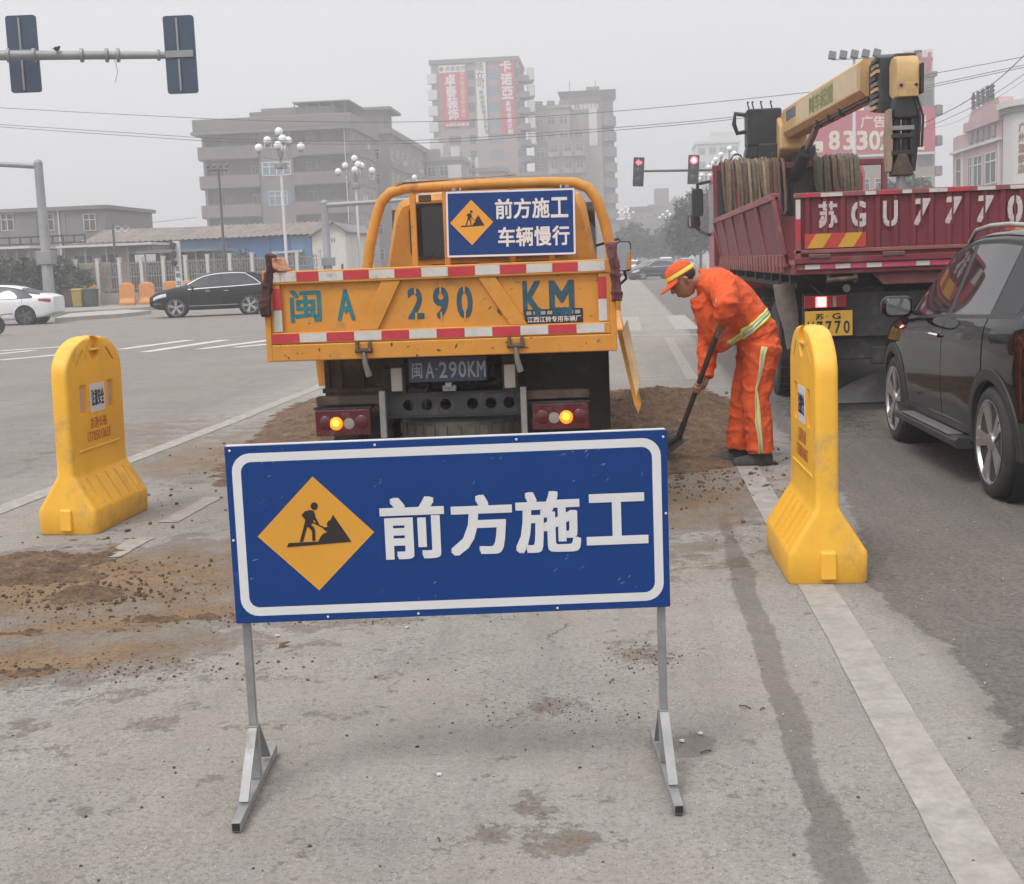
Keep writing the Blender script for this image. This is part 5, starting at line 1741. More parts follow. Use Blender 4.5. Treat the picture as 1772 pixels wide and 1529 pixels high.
for (px, py, hw_, hh_, g_) in ((1207, 350, .10, .24, 0), (1201, 383, .11, .115, 1)):
    q = L3(px, py, 23.4)
    mm = MB().prism([(q.x + x, q.z + z) for x, z in rrect(hw_, hh_, .05)], 'xz', q.y, q.y + .09).build('wing_mirror', BPLAST, rt, bevel=.02)
    if g_: MB().prism([(q.x + x * .8, q.z + z * .8) for x, z in rrect(hw_, hh_, .05)], 'xz', q.y - .005, q.y - .001).build('mirror_glass', MIRROR, mm)
q0, q1, q2 = L3(1207, 318, 23.4), L3(1235, 312, 23.0), L3(1225, 405, 23.2)
MB().tube([L3(1207, 330, 23.4), q0, q1, q1 + Vector((.3, 0, 0))], .03, 8).build('mirror_arm', BPLAST, rt)
MB().tube([L3(1204, 392, 23.4), L3(1212, 400, 23.4), q2, q2 + Vector((.3, 0, -.05))], .03, 8).build('mirror_arm', BPLAST, rt)

# ---- the folding crane behind the cab
CRT = thing('crane_pivot')
bpy.data.objects.remove(CRT)
MB().box(-1.05, 1.1, 8.4, 9.4, 1.15, 1.7).build('crane_base', CRD, rt, bevel=.04)
cl = MB().loft([[(x * k, 8.9 + y * k, z) for x, y in rrect(.34, .3, .1)] for k, z in ((1.25, 1.65), (1.2, 2.2), (.95, 2.6), (.8, 3.0), (.72, 3.1))]).build('crane_column', CRD, rt, smooth=50)
b0 = L3(1368, 216, 20.6); b1 = L3(1518, 133, 14.9)
dB = (b1 - b0).normalized()
XR = Vector((1, 0, 0)); XR = (XR - dB * XR.dot(dB)).normalized(); ZB = dB.cross(XR) * -1.0
if ZB.z < 0: ZB = -ZB


def bsec(c_, hw_, hh_, ch):
    return [c_ + XR * x + ZB * z for x, z in ((-hw_, -hh_ + ch), (-hw_, hh_ - ch * .5), (-hw_ + ch * .5, hh_), (hw_ - ch * .5, hh_), (hw_, hh_ - ch * .5), (hw_, -hh_ + ch), (hw_ - ch, -hh_), (-hw_ + ch, -hh_))]


bmn = MB().loft([bsec(b0, .15, .18, .06), bsec(b0.lerp(b1, .08), .18, .215, .07), bsec(b0.lerp(b1, .3), .185, .215, .07), bsec(b1, .185, .20, .07)]).build('crane_boom', CRY, rt, smooth=30)


def boom_text(s, t, w_, h_, dz, mt, bold=.02):
    V, Fs = glyph(s, bold)
    a = np.array(V); sz = a[:, :2].max(0) - a[:, :2].min(0)
    c_ = b0.lerp(b1, t)
    vs = [c_ - XR * (.1885 + .0004 * p[2]) + dB * (p[0] / sz[0] * w_) + ZB * (dz + p[1] / sz[1] * h_) for p in V]
    link('lettering', MB().add(vs, Fs).mesh('lettering', fix=False), mt, bmn)


def boom_plate(t0, t1, z0, z1, mt, nm, off=.187):
    a, b = b0.lerp(b1, t0), b0.lerp(b1, t1)
    MB().add([p - XR * o + ZB * z for o in (off - .0015, off) for p, z in ((a, z0), (b, z0), (b, z1), (a, z1))], [(0, 1, 2, 3), (7, 6, 5, 4), (0, 4, 5, 1), (1, 5, 6, 2), (2, 6, 7, 3), (3, 7, 4, 0)]).build(nm, mt, bmn)


boom_plate(.28, .97, -.12, .16, mat('pale_boom_panel', (.60, .46, .28), .5, var=.12, vs=5), 'boom_panel', .1868)
boom_plate(.13, .27, -.0, .14, mat('boom_badge', (.10, .105, .14), .5, var=.2), 'boom_badge')
boom_text('随车起重', .60, 1.6, .22, .02, mat('faded_green_ink', (.25, .26, .12), .7, var=.3, vs=20), .02)
boom_plate(.50, .74, -.105, .15, mat('faded_olive', (.40, .36, .16), .6, var=.45, vs=22), 'boom_print')
# heel brackets and slew housing
MB().prism([(8.15, 3.05), (8.75, 2.75), (9.15, 2.85), (9.2, 3.45), (8.7, 3.62), (8.2, 3.4)], 'yz', b0.x - .22, b0.x + .2).build('boom_heel', CRY, rt, bevel=.04)
hb0 = L3(1320, 222, 20.8)
bxs = MB().obox(hb0, (.52, .5, .56), (0, 0, 0)).build('control_box', CRD, rt, bevel=.03)
MB().prism([(hb0.x - .26, hb0.z - .28), (hb0.x + .28, hb0.z - .28), (hb0.x + .2, hb0.z - .42), (hb0.x - .3, hb0.z - .45)], 'xz', hb0.y - .25, hb0.y + .2).build('box_skirt', CRD, bxs)
for dx in (-.2, -.13, .0, .15):
    MB().tube([hb0 + Vector((dx, 0, .28)), hb0 + Vector((dx - .03, -.02, .38)), hb0 + Vector((dx - .02, -.02, .41))], [.012, .010, .02], 6).build('lever', BPLAST, bxs)
hq = L3(1278, 212, 20.8)
MB().tube([hq + Vector((.16, 0, .10)), hq + Vector((-.05, 0, .14)), hq + Vector((-.07, 0, -.02)), hq + Vector((-.02, 0, -.16)), hq + Vector((.12, 0, -.14)), hq + Vector((.2, 0, -.05))], .035, 8).build('hose_guard', BPLAST, bxs, smooth=60)
MB().tube([hq + Vector((.14, 0, -.1)), hq + Vector((.28, 0, -.02))], .07, 10).build('swivel', mat('steel_blue', (.10, .12, .15), .4, metal=.6), bxs, smooth=60)
MB().box(hb0.x - .10, hb0.x + .22, 8.45, 8.9, 2.0, hb0.z - .25).build('valve_block', CRD, rt, bevel=.03)
cq0, cq1 = L3(1368, 300, 20.3), L3(1412, 300, 20.3)
MB().box(cq0.x, cq1.x, 8.25, 8.45, 1.6, L3(1390, 250, 20.3).z).build('slew_housing', CRD, rt, bevel=.05)
MB().box(cq1.x + .1, cq1.x + .38, 8.3, 8.5, 2.2, 2.95).build('oil_tank', CRD, rt, bevel=.04)
r8 = random.Random(8)
for k in range(7):
    x = hb0.x + .18 + k * .05
    MB().tube([(x, 8.55, hb0.z - .1), (x + .1, 8.5, 3.0 + r8.uniform(-.1, .1)), (x + .15, 8.5, 2.6), (x + .1 + r8.uniform(-.1, .1), 8.6, 2.1)], .018, 6).build('hydraulic_hose', BPLAST, rt, smooth=60)
# lift ram under the boom and the rod along it
p0, p1 = Vector((b0.x + .02, 8.6, 2.55)), b0.lerp(b1, .38) - ZB * .21
MB().tube([p0, p0.lerp(p1, .6)], .095, 14).build('lift_ram', CRD, rt, smooth=60)
MB().tube([p0.lerp(p1, .6), p1], .05, 12).build('ram_rod', CHROME, rt, smooth=60)
MB().tube([b0.lerp(b1, .45) - ZB * .25 - XR * .1, b0.lerp(b1, .72) - ZB * .235 - XR * .1, b0.lerp(b1, 1.0) - ZB * .225 - XR * .08], .022, 8).build('boom_pipe', BPLAST, bmn, smooth=60)
for t in (.5, .63, .75):
    MB().obox(b0.lerp(b1, t) - ZB * .225 - XR * .1, (.08, .06, .1)).build('pipe_clip', BPLAST, bmn)
# knuckle head
kn = MB()
kc = L3(1534, 140, 14.55)
MB().prism([(kc.y - .28, kc.z - .36), (kc.y - .22, kc.z + .22), (kc.y - .05, kc.z + .27), (kc.y + .35, kc.z + .22), (kc.y + .4, kc.z - .05), (kc.y + .2, kc.z - .30)], 'yz', kc.x - .12, kc.x + .15).build('knuckle', CRD, rt, bevel=.02)
r9 = random.Random(4)
for k in range(9):
    z = kc.z + .2 - k * .06
    MB().box(kc.x - .15, kc.x - .115, kc.y - .25 + r9.uniform(0, .1), kc.y + .05 + r9.uniform(0, .15), z - .02, z + .015).build('knuckle_plate', [CRD, mat('greasy_steel', (.22, .20, .17), .5, metal=.4, var=.4, vs=10), CRY][k % 3], rt)
jc = L3(1568, 133, 14.0)
jw = .118
hd = []
for y, z in ((-.10, -.27), (-.12, -.05), (-.10, .16), (-.04, .25), (.06, .28), (.2, .27), (.28, .2), (.28, -.2), (.1, -.28)):
    hd.append((jc.y + y, jc.z + z * .80))
jh = MB().prism(hd, 'yz', jc.x - jw, jc.x + jw).build('jib_head', CRY, rt, bevel=.03)
MB().box(jc.x - jw + .01, jc.x + jw - .01, jc.y + .02, jc.y + .27, jc.z + .215, jc.z + .245).build('head_cap', MUDDY, jh, bevel=.01)
MB().box(jc.x - .10, jc.x + .10, jc.y - .125, jc.y - .115, jc.z - .205, jc.z - .07).build('head_plate', CRY, jh, bevel=.004)
for x in (-.075, .075): MB().sphere((jc.x + x, jc.y - .125, jc.z - .09), .018, 8, 6).build('bolt', CRD, jh)
MB().box(jc.x + jw, jc.x + jw + .03, jc.y - .15, jc.y + .2, jc.z - .18, jc.z + .12).build('side_plate', CRD, jh, bevel=.01)
zt, zb_ = jc.z - .215, L3(1573, 300, 14.0).z
jc = Vector((L3(1561, 240, 14.0).x, jc.y, jc.z))
MB().box(jc.x - .09, jc.x + .15, jc.y - .08, jc.y + .16, zt - .2, zt + .02).build('jib_joint', CRD, rt, bevel=.02)
for dx, w_, mt in ((-.13, .035, mat('jib_tan', (.30, .22, .15), .6, var=.25, vs=8)), (.105, .035, CRD)):
    MB().prism([(jc.x + dx - w_ / 2, zb_ + .02), (jc.x + dx + w_ * .6, zb_ + .02), (jc.x + dx + w_ * .9 + (.02 if dx > 0 else 0), zt - .42), (jc.x + dx + w_ / 2 + (.05 if dx > 0 else 0.0), zt - .1), (jc.x + dx - w_ / 2 - .0, zt - .1), (jc.x + dx - w_ * 1.1, zt - .42)], 'xz', jc.y - .06, jc.y + .14).build('jib_plate', mt, rt, bevel=.012)
for dx in (-.055, .045):
    MB().tube([(jc.x + dx, jc.y + .03, zt - .15), (jc.x + dx * .9, jc.y + .03, zb_ + .12)], .045, 12).build('jib_ram', CRD, rt, smooth=60)
for z in (zt - .3, zt - .38, zt - .55, zt - .72):
    MB().box(jc.x - .12, jc.x + .11, jc.y - .07, jc.y + .02, z - .02, z + .025).build('jib_strap', CRD if z < zt - .35 else GALV, rt, bevel=.006)
MB().prism([(jc.x - .05, zb_ + .2), (jc.x + .04, zb_ + .2), (jc.x + .09, zb_ + .05), (jc.x + .11, zb_ - .02), (jc.x - .12, zb_ - .02), (jc.x - .10, zb_ + .05)], 'xz', jc.y - .08, jc.y + .12).build('jib_shackle', MUDDY, rt, bevel=.015)
MB().tube([(jc.x - .01, jc.y, zb_), (jc.x - .01, jc.y, zb_ - .2)], .05, 10).build('hook_pin', GALV, rt, smooth=60)
for dx in (.10, .13):
    MB().tube([(jc.x + dx, jc.y - .08, zt + .02), (jc.x + dx + .06, jc.y - .1, zt - .2), (jc.x + dx + .05, jc.y - .08, zt - .5)], .014, 6).build('hydraulic_hose', BPLAST, rt, smooth=60)

# ---- ropes hung over the rack
def ropes(label, x0, x1, zlo, n, mats, seed):
    r_ = random.Random(seed)
    t = thing('rope_bundle', (RX, RY + 8.12, 0), label=label, cat='ropes')
    for k in range(n):
        x = x0 + (x1 - x0) * (k + r_.uniform(-.3, .3)) / (n - 1)
        zb = zlo + r_.uniform(-.12, .22)
        w_ = r_.uniform(.02, .07)
        pts = [(x - w_, .08, 2.5), (x - w_ * .8, .09, 2.82), (x, .03, 2.885 + r_.uniform(0, .05)), (x + .01, -.06, 2.86), (x + w_ * .3, -.09, 2.6), (x + w_ * r_.uniform(.2, 1.2), -.10, (2.6 + zb) / 2), (x + w_, -.11, zb + .08),
               (x + w_ * 1.6, -.11, zb), (x + w_ * 2.3, -.12, zb + .07), (x + w_ * 2.2, -.13, 2.4), (x + w_ * 1.7, -.10, 2.84), (x + w_ * 1.6, .02, 2.9)]
        MB().tube(pts, r_.uniform(.022, .032), 8).build('rope_loop', r_.choice(mats), t, smooth=80)
    return t


ropes('long brown rope loops hung over the truck headboard left of the crane column', -1.22, -.42, 1.92, 17, [ROPE[0], ROPE[1], ROPE[2], ROPE[3], ROPE[0]], 1)
ropes('shorter olive and rusty rope loops hung over the headboard right of the crane column', .12, .70, 2.2, 12, [ROPE[2], ROPE[3], ROPE[2], ROPE[0]], 2)
for px, py, s_ in ((1275, 280, .09), (1467, 280, .08)):
    q = at(px, py, 20.2)
    hb = MB().tube([(q.x + s_ * math.cos(a), 20.2, q.z + s_ * 1.3 * math.sin(a)) for a in [R(20 * i - 40) for i in range(15)]], .014, 6)
    hb.build('cable_loop', BPLAST, smooth=60, label='black cable loop sticking up above the brown ropes' if px < 1400 else 'black cable loop sticking up above the olive ropes', cat='cable')
# grey tarpaulin lying beyond the truck
tp = MB()
q = gp(1496, 694)
G = []
for i in range(15):
    row = []
    for j in range(19):
        u, v = i / 14 * 2 - 1, j / 18 * 2 - 1
        hgt = max(0, (1 - u * u) * (1 - abs(v) ** 1.6)) * .42 * (.65 + .5 * v)
        x, y = .55 * v, .5 * u
        row.append((x + .05 * noise.noise((x * 3, y * 3, 1)), y, .01 + hgt + .09 * abs(noise.noise((x * 2.2, y * 2.2, 5))) * (hgt > .02)))
    G.append(row)
MB()
tpo = tp.quadgrid(G).build('tarpaulin', mat('grey_tarp', (.34, .34, .34), .45, var=.3, vs=3, bump=.5, bs=8), smooth=80, loc=(q.x + .22, q.y + .3, 0), label='crumpled grey tarpaulin on the road between crossover and crane truck', cat='tarpaulin')
# ------------------------------------------------------------------ buildings round the junction
CONC = mat('grey_pink_render', (.185, .155, .148), .9, var=.12, vs=.35, streak=True, dirt=((.16, .14, .135), .25, .5))
CONC2 = mat('dull_grey_render', (.18, .168, .16), .9, var=.14, vs=.4, streak=True, dirt=((.14, .13, .125), .3, .5))
BEIGE = mat('beige_render', (.27, .23, .19), .9, var=.1, vs=.3, streak=True)
PALEW = mat('pale_wall', (.55, .54, .52), .85, var=.08, vs=.5, streak=True)
PINKW = mat('pink_wall', (.44, .30, .30), .85, var=.08, vs=.6)
TILEG = mat('grey_tile', (.20, .195, .195), .85, var=.1, vs=.4)
WFR = mat('window_frame_white', (.52, .52, .52), .5)
PANE = glass_mat('window_pane', (.065, .075, .08), .08)
PANEB = glass_mat('window_pane_blue', (.13, .20, .23), .08)
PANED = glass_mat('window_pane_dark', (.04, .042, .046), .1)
BRED = mat('banner_red', (.42, .035, .055), .6, var=.08, vs=.5)
BTXT = mat('banner_white', (.62, .58, .57), .6)
BYEL = mat('banner_yellow', (.62, .42, .12), .6)
_W = {}


def win(par, x, y, z, w_, h_, face='f', cols=2, tr=.3, pane=None, fr=None, nm='window'):
    """window centred at (x, z) on a wall; face f = towards -y, r = towards +x, l = towards -x"""
    fr = fr or WFR; pane = pane or PANE
    key = (round(w_, 2), round(h_, 2), cols, tr, pane.name, fr.name)
    if key not in _W:
        a, b = w_ / 2, h_ / 2
        f = MB()
        t_ = max(.05, .035 * w_)
        f.box(-a, a, -.07, .03, -b, -b + t_).box(-a, a, -.07, .03, b - t_, b)
        for i in range(cols + 1):
            xx = -a + t_ / 2 + (2 * a - t_) * i / cols
            f.box(xx - t_ / 2, xx + t_ / 2, -.068, .03, -b + t_, b - t_)
        if tr: f.box(-a + t_, a - t_, -.066, .03, b - tr * h_ - t_ / 2, b - tr * h_ + t_ / 2)
        p = MB().box(-a + .01, a - .01, -.02, .01, -b + .01, b - .01)
        m1, m2 = f.mesh('window'), p.mesh('pane')
        m1.materials.append(fr); m2.materials.append(pane)
        _W[key] = (m1, m2)
    m1, m2 = _W[key]
    o = link(nm, m1, None, par, loc=(x, y, z), rot=(0, 0, {'f': 0, 'r': math.pi / 2, 'l': -math.pi / 2}[face]))
    link('pane', m2, None, o)
    return o


def px_x(px, Y, py=440): return at(px, py, Y).x


def px_z(px, py, Y): return at(px, py, Y).z


# ---- five storey block with loggias
Y1 = 155.0
xl, xr = px_x(345, Y1, 215), px_x(603, Y1, 215)
W1 = xr - xl
bd = thing('apartment_block', (xl, Y1, 0), label='five storey grey pink apartment block with open loggias behind the blue shed', cat='building')
FL = [1.4, 4.9, 8.35, 11.8, 15.2]
ROOF = 18.4
xa, xb = W1 * .39, W1 * .615
MB().box(0, W1, 1.6, 16.5, 0, ROOF).build('wall', CONC, bd)
MB().box(xa, xb, -.1, 1.59, 0, ROOF - .01).build('centre_bay', CONC, bd)
MB().box(W1 - .35, W1, 0, 1.59, 0, ROOF - .01).build('corner_pier', CONC, bd)
MB().box(.1, .4, 0.1, 1.59, 0, ROOF - .01).build('corner_pier', CONC, bd)
for z in FL:
    for a, b in ((-.35, xa - .02), (xb + .02, W1 + .12)):
        MB().box(a, b, -.35, -.12, z, z + 1.45).build('balcony_parapet', CONC, bd)
        MB().box(a, b, -.12, 1.585, z - .12, z + .06).build('floor_slab', CONC2, bd)
    MB().box(W1 + .003, W1 + .12, -.119, 16.4, z + .1, z + .9).build('string_course', CONC, bd)
    win(bd, xa * .86, 1.59, z + 2.0, 1.0, 1.15, cols=2, tr=0, pane=PANED)
    if z > 4: win(bd, xa * .35, 1.59, z + 2.05, .55, .7, cols=1, tr=0, pane=PANED)
    win(bd, xb + 1.9, 1.59, z + 2.1, 1.25, 1.3, cols=2, tr=0, pane=PANED)
    MB().box(xb + 3.3, xb + 4.3, 1.54, 1.59, z + .06, z + 2.6).build('door', PANED, bd)
    for y in (2.5, 5.5, 8.5, 11.5, 14.3):
        win(bd, W1 + .003, y, z + 2.15, 1.3, 1.7, 'r', 2, .3, pane=PANED)
MB().box(-.7, W1 + .45, -.7, 16.6, ROOF, ROOF + 1.45).build('roof_fascia', CONC, bd, bevel=.1)
MB().box(-.9, W1 + .6, -.9, 16.8, ROOF - .35, ROOF - .002).build('cornice', CONC2, bd)
MB().box(W1 * .40, W1 * .9, 1.5, 9, ROOF + 1.46, ROOF + 2.6).build('roof_storey', CONC, bd)
MB().box(W1 * .62, W1 * 1.0, 1.0, 11, ROOF + 3.0, ROOF + 3.15).build('roof_canopy', TILEG, bd)
for i in range(5): MB().box(W1 * (.63 + .085 * i) - .06, W1 * (.63 + .085 * i) + .06, 1.1, 1.22, ROOF + 1.46, ROOF + 3.0).build('canopy_post', CONC2, bd)
MB().lathe([(.55, 0), (.6, .1), (.6, .8), (.4, 1.0), (.05, 1.05)], 14, (W1 * .76, 3.2, ROOF + 1.46), 'z').build('water_tank', WFR, bd, smooth=40)
MB().box(W1 * .31, W1 * .42, 2, 5, ROOF + 1.46, ROOF + 2.3).build('stair_head', CONC2, bd)
win(bd, (xa + xb) / 2, -.11, FL[3] + 2.0, 3.5, 1.65, cols=4, tr=.35, pane=PANEB)
win(bd, (xa + xb) / 2, -.11, FL[2] + 2.0, 2.3, 1.7, cols=3, tr=.35, pane=PANEB)
for s_ in (-1, 1):
    MB().prism([((xa + xb) / 2 + s_ * 1.2, FL[2] + 1.15), ((xa + xb) / 2 + s_ * 1.75, FL[2] + 1.6), ((xa + xb) / 2 + s_ * 1.75, FL[2] + 2.4), ((xa + xb) / 2 + s_ * 1.2, FL[2] + 2.85)], 'xz', -.14, -.105).build('corner_pane', PANEB, bd)
win(bd, (xa + xb) / 2, -.11, FL[1] + 1.9, 2.4, 1.2, cols=3, tr=0, pane=PANED)
win(bd, (xa + xb) / 2, -.11, FL[4] + 1.6, 2.6, 1.2, cols=3, tr=0, pane=PANED)
for k, (y, z) in enumerate(((4, 13.2), (7, 9.9), (10, 16.5), (4, 6.2), (12, 12.8))):
    MB().box(W1 + .003, W1 + .45, y - .45, y + .45, z, z + .7).build('air_conditioner', WFR, bd)
MB().tube([(W1 - .5, -.4, 0), (W1 - .5, -.4, ROOF)], .06, 6).build('downpipe', WFR, bd)

# ---- wing behind it along the street
Y2 = 174.0
x1 = px_x(672, Y2, 240)
b2 = thing('apartment_block', (x1 - 14, Y2, 0), label='grey apartment wing with a flat roof canopy behind the five storey block', cat='building')
MB().box(0, 14, 0, 36, 0, 19.2).build('wall', CONC2, b2)
MB().box(-.4, 14.5, -.5, 36.4, 19.2, 19.9).build('roof_fascia', CONC, b2)
MB().box(9.5, 13.2, 1.2, 8, 19.9, 22.4).build('stair_head', CONC2, b2)
MB().box(8.2, 14.4, .2, 9, 22.4, 22.75).build('roof_canopy', CONC, b2)
for z in (3.4, 6.7, 10.0, 13.3, 16.6):
    for y in (2.5, 6.5, 11, 16, 21, 26, 31): win(b2, 14.005, y, z, 1.7, 1.7, 'r', 2, .3, pane=PANED)
    MB().box(14.005, 14.35, .3, 35.5, z - 1.75, z - 1.1).build('string_course', CONC, b2)
    win(b2, 12, -.005, z, 1.5, 1.5, pane=PANED)
    for y in (9, 24): MB().box(14.35, 14.8, y, y + .8, z - 1.0, z - .4).build('air_conditioner', WFR, b2)


def block(label, p0, p1, Y, dep, ztop, wall, floors, cols, side=None, ww=1.6, wh=1.5, pane=None, scols=0, nm='apartment_block', fh=None, z0=2.0, cornice=.6, py=300):
    """plain block whose front spans pixel columns p0..p1 at distance Y"""
    xa, xb = px_x(p0, Y, py), px_x(p1, Y, py)
    w_ = xb - xa
    t = thing(nm, (xa, Y, 0), label=label, cat='building')
    MB().box(0, w_, 0, dep, 0, ztop).build('wall', wall, t)
    MB().box(-.3, w_ + .3, -.3, dep + .3, ztop + .002, ztop + cornice).build('cornice', wall, t)
    fh = fh or (ztop - z0) / floors
    for i in range(floors):
        z = z0 + fh * (i + .5)
        for k in range(cols):
            win(t, w_ * (k + .5) / cols, -.005, z, min(ww, w_ / cols * .7), wh, pane=pane or PANED, tr=.3)
        for k in range(scols):
            y = dep * (k + .5) / scols
            win(t, w_ + .005 if side == 'r' else -.005, y, z, ww, wh, side, pane=pane or PANED)
    return t, w_


t, w_ = block('low grey block with white roof tanks between the flats and the banner tower', 737, 800, 205, 20, px_z(770, 278, 205), CONC2, 5, 3, 'r', scols=4)
zt = px_z(770, 278, 205)
for x, hgt in ((1.4, 2.2), (3.9, 1.6)):
    MB().box(x, x + 1.3, 1, 2.4, zt + .61, zt + .61 + hgt).build('roof_tank', PALEW, t)
MB().box(-.5, 2.2, .5, 6, zt + .61, zt + 1.9).build('stair_head', CONC, t)
MB().box(w_ * .62, w_ * .98, -.45, -.06, zt - 3.2, zt - .7).build('hoarding', PALEW, t)
t, w_ = block('dim low block with two pale roof posts in front of the banner tower', 800, 872, 215, 18, px_z(835, 297, 215), CONC, 4, 4, 'r', scols=4)
zt = px_z(835, 297, 215)
for x in (1.0, 2.2): MB().box(x, x + .5, -.06, .6, zt - 1.0, zt + 2.4).build('roof_post', PALEW, t)
block('low hazy block at the foot of the banner tower', 872, 945, 222, 20, px_z(900, 305, 222), CONC2, 4, 4, 'r', scols=4)

# ---- the tower with the hanging banners
YT = 250.0
xl, xr = px_x(745, YT, 112), px_x(896, YT, 100)
WT = xr - xl
tw = thing('tower_block', (xl, YT, 0), label='tall tower block hung with red shop banners', cat='building')
HT = px_z(820, 108, YT)
MB().box(0, WT, 0, 15, 0, HT).build('wall', BEIGE, tw)
MB().box(-.3, WT + .2, -.35, 15.3, HT + .002, HT + .8).build('roof_fascia', CONC2, tw)
nf = 13
fh = 2.96
zz = [HT - 2.2 - fh * i for i in range(nf)]


def tx(zx): return (700 + zx / 4.22 - 745) / (896 - 745) * WT      # along the front of the tower


def tz(zy): return px_z(820, 80 + zy / 4.22, YT)


for i, z in enumerate(zz):
    MB().box(-.7, 1.05, -.7, .6, z - 1.35, z + .45).build('balcony', PALEW if i < 6 else BEIGE, tw)
    win(tw, tx(478), -.005, z, 1.2, 1.7, pane=PANED, fr=CONC2)
    win(tw, tx(648), -.005, z, 2.6, 1.8, cols=3, pane=PANEB, fr=TILEG)
    win(tw, tx(345), -.005, z, 2.4, 1.6, cols=2, pane=PANED, fr=CONC2)
    win(tw, tx(835), -.005, z, 1.6, 1.6, cols=2, pane=PANED, fr=CONC2)
    # rounded corner balconies on the street side
    pts = []
    cx, cy, rr_ = WT - 1.2, 2.6, 3.6
    ring = [(cx + rr_ * 1.05 * math.cos(R(a)), cy + rr_ * math.sin(R(a))) for a in range(-71, 61, 12)]
    rin = [(cx + (rr_ - .3) * math.cos(R(a)), cy + (rr_ - .3) * math.sin(R(a))) for a in range(60, -72, -12)]
    MB().prism(ring + rin, 'xy', z - 1.4, z - .5).build('curved_balcony', CONC2, tw)
    MB().prism(ring + [(cx - .5, cy + 3.0), (cx + .6, cy - 2.55)], 'xy', z - 1.62, z - 1.42).build('floor_slab', CONC2, tw)
    if i < 5: MB().box(WT + 1.4, WT + 2.75, .6, 4.0, z - 1.3, z + .9).build('balcony_glazing', PALEW, tw)
    for y in (7, 11): win(tw, WT + .005, y, z, 1.6, 1.6, 'r', pane=PANED)
r2 = random.Random(2)
for x in (2.0, 5.6, 9.2, 12.5): MB().box(x, x + .8, 2, 3, HT + .81, HT + 1.15).build('roof_vent', CONC2, tw)


def banner(x0, x1, z0, z1, mt, nm='banner', y=-.25):
    return MB().box(x0, x1, y - .05, y, z0, z1).build(nm, mt, tw)


ba = banner(tx(262), tx(452), tz(580), tz(186), BRED)
banner(tx(250), tx(443), tz(183), tz(130), BTXT)
text('◉ 卓泰装饰', CONC2, tw, tx(350), tz(156), .9, 5.0, y=-.31, bold=.015, name='lettering')
for i, ch in enumerate('卓泰装饰'):
    text(ch, BTXT, ba, tx(330 + i * 4), tz(238 + i * 83), 2.2, 3.4 * .62, y=-.31, bold=.03)
text('专业室内装饰设计施工', BYEL, ba, 0, 0, .8, 8.5, bold=.02, name='lettering', loc=(tx(418), -.31, tz(350)), rot=(0, R(90), 0))
text('全城免费量房', BTXT, ba, tx(368), tz(566), .55, 4.6, y=-.31, bold=.02, name='lettering')
bb = banner(tx(517), tx(592), tz(680), tz(112), BTXT)
DK = mat('banner_grey_ink', (.09, .09, .10), .7)
for i, ch in enumerate('铭立可'):
    text(ch, DK, bb, tx(545 + i * 3), tz(150 + i * 66), 1.5, 1.5, y=-.31, bold=.02)
for i, ch in enumerate('高端家居整木定制馆'):
    text(ch, DK, bb, tx(552 + i * 4), tz(340 + i * 36), .85, .85, y=-.31, bold=.02)
bc = banner(tx(693), tx(797), tz(655), tz(105), BRED)
for i, ch in enumerate('卡诺亞'):
    text(ch, BTXT, bc, tx(735 + i * 4), tz(152 + i * 100), 2.3, 2.2, y=-.31, bold=.035)
for i, ch in enumerate('高端全屋定制'):
    text(ch, BTXT, bc, tx(746 + i * 2), tz(430 + i * 41), .95, .95, y=-.31, bold=.03)

# ---- the tower beside it and the low part between
block('beige middle block with balconies between the two towers', 922, 985, 256, 16, px_z(955, 187, 256), BEIGE, 10, 3, 'r', scols=0, fh=3.0, z0=3, py=190)
xq = px_x(1002, 240, 260)
hb = thing('apartment_block', (xq - 3.5, 240, 0), label='hazy block of rounded balconies below the second tower', cat='building')
zt = px_z(960, 238, 240)
MB().box(-2.2, 4.6, .3, 12, 0, zt).build('wall', CONC2, hb)
for i in range(7):
    z = zt - 2.2 - 3.0 * i
    for x in (-1.0, 1.5, 3.6):
        MB().prism([(x + 1.1 * math.cos(R(a)), .3 + 1.0 * math.sin(R(a))) for a in range(180, 361, 20)], 'xy', z - 1.2, z - .3).build('balcony', BEIGE, hb)
        win(hb, x, .29, z + .3, 1.3, 1.4, pane=PANED)
YS = 262.0
xl, xm, xr = px_x(982, YS, 170), px_x(1040, YS, 165), px_x(1064, YS, 170)
t2 = thing('tower_block', (xl, YS, 0), label='hazy tower with an overhanging roof and stacked round balconies', cat='building')
ws = xm - xl; we = xr - xl
HS = px_z(1010, 166, YS)
MB().box(0, ws, 0, 14, 0, HS).build('wall', BEIGE, t2)
MB().box(ws + .002, we - .4, 1.0, 13, 0, HS - 1).build('stair_wall', CONC2, t2)
MB().add([(-1.9, -1.4, HS + .9), (we + .2, -1.4, HS + .9), (we + .2, 14.5, HS + .9), (-1.9, 14.5, HS + .9), (-.1, -.2, HS + .002), (we - .6, -.2, HS + .002), (we - .6, 14, HS + .002), (-.1, 14, HS + .002)],
         [(0, 1, 2, 3), (7, 6, 5, 4), (0, 4, 5, 1), (1, 5, 6, 2), (2, 6, 7, 3), (3, 7, 4, 0)]).build('flared_roof', CONC2, t2)
MB().box(ws * .55, ws * .95, 2, 6, HS + .91, HS + 2.0).build('stair_head', CONC2, t2)
for x in (.4, 5.5): MB().tube([(x, 3, HS + .9), (x, 3, HS + 3.4)], .06, 6).build('aerial', CONC2, t2)
sb_ = MB().box(.15, ws * .97, -.12, -.004, HS - 3.2, HS - .9).build('sign_panel', mat('sign_dull', (.15, .145, .145), .8), t2)
text('●上海博城酒店', BTXT, sb_, ws * .52, HS - 2.0, 1.1, ws * .8, y=-.14, bold=.03, name='lettering')
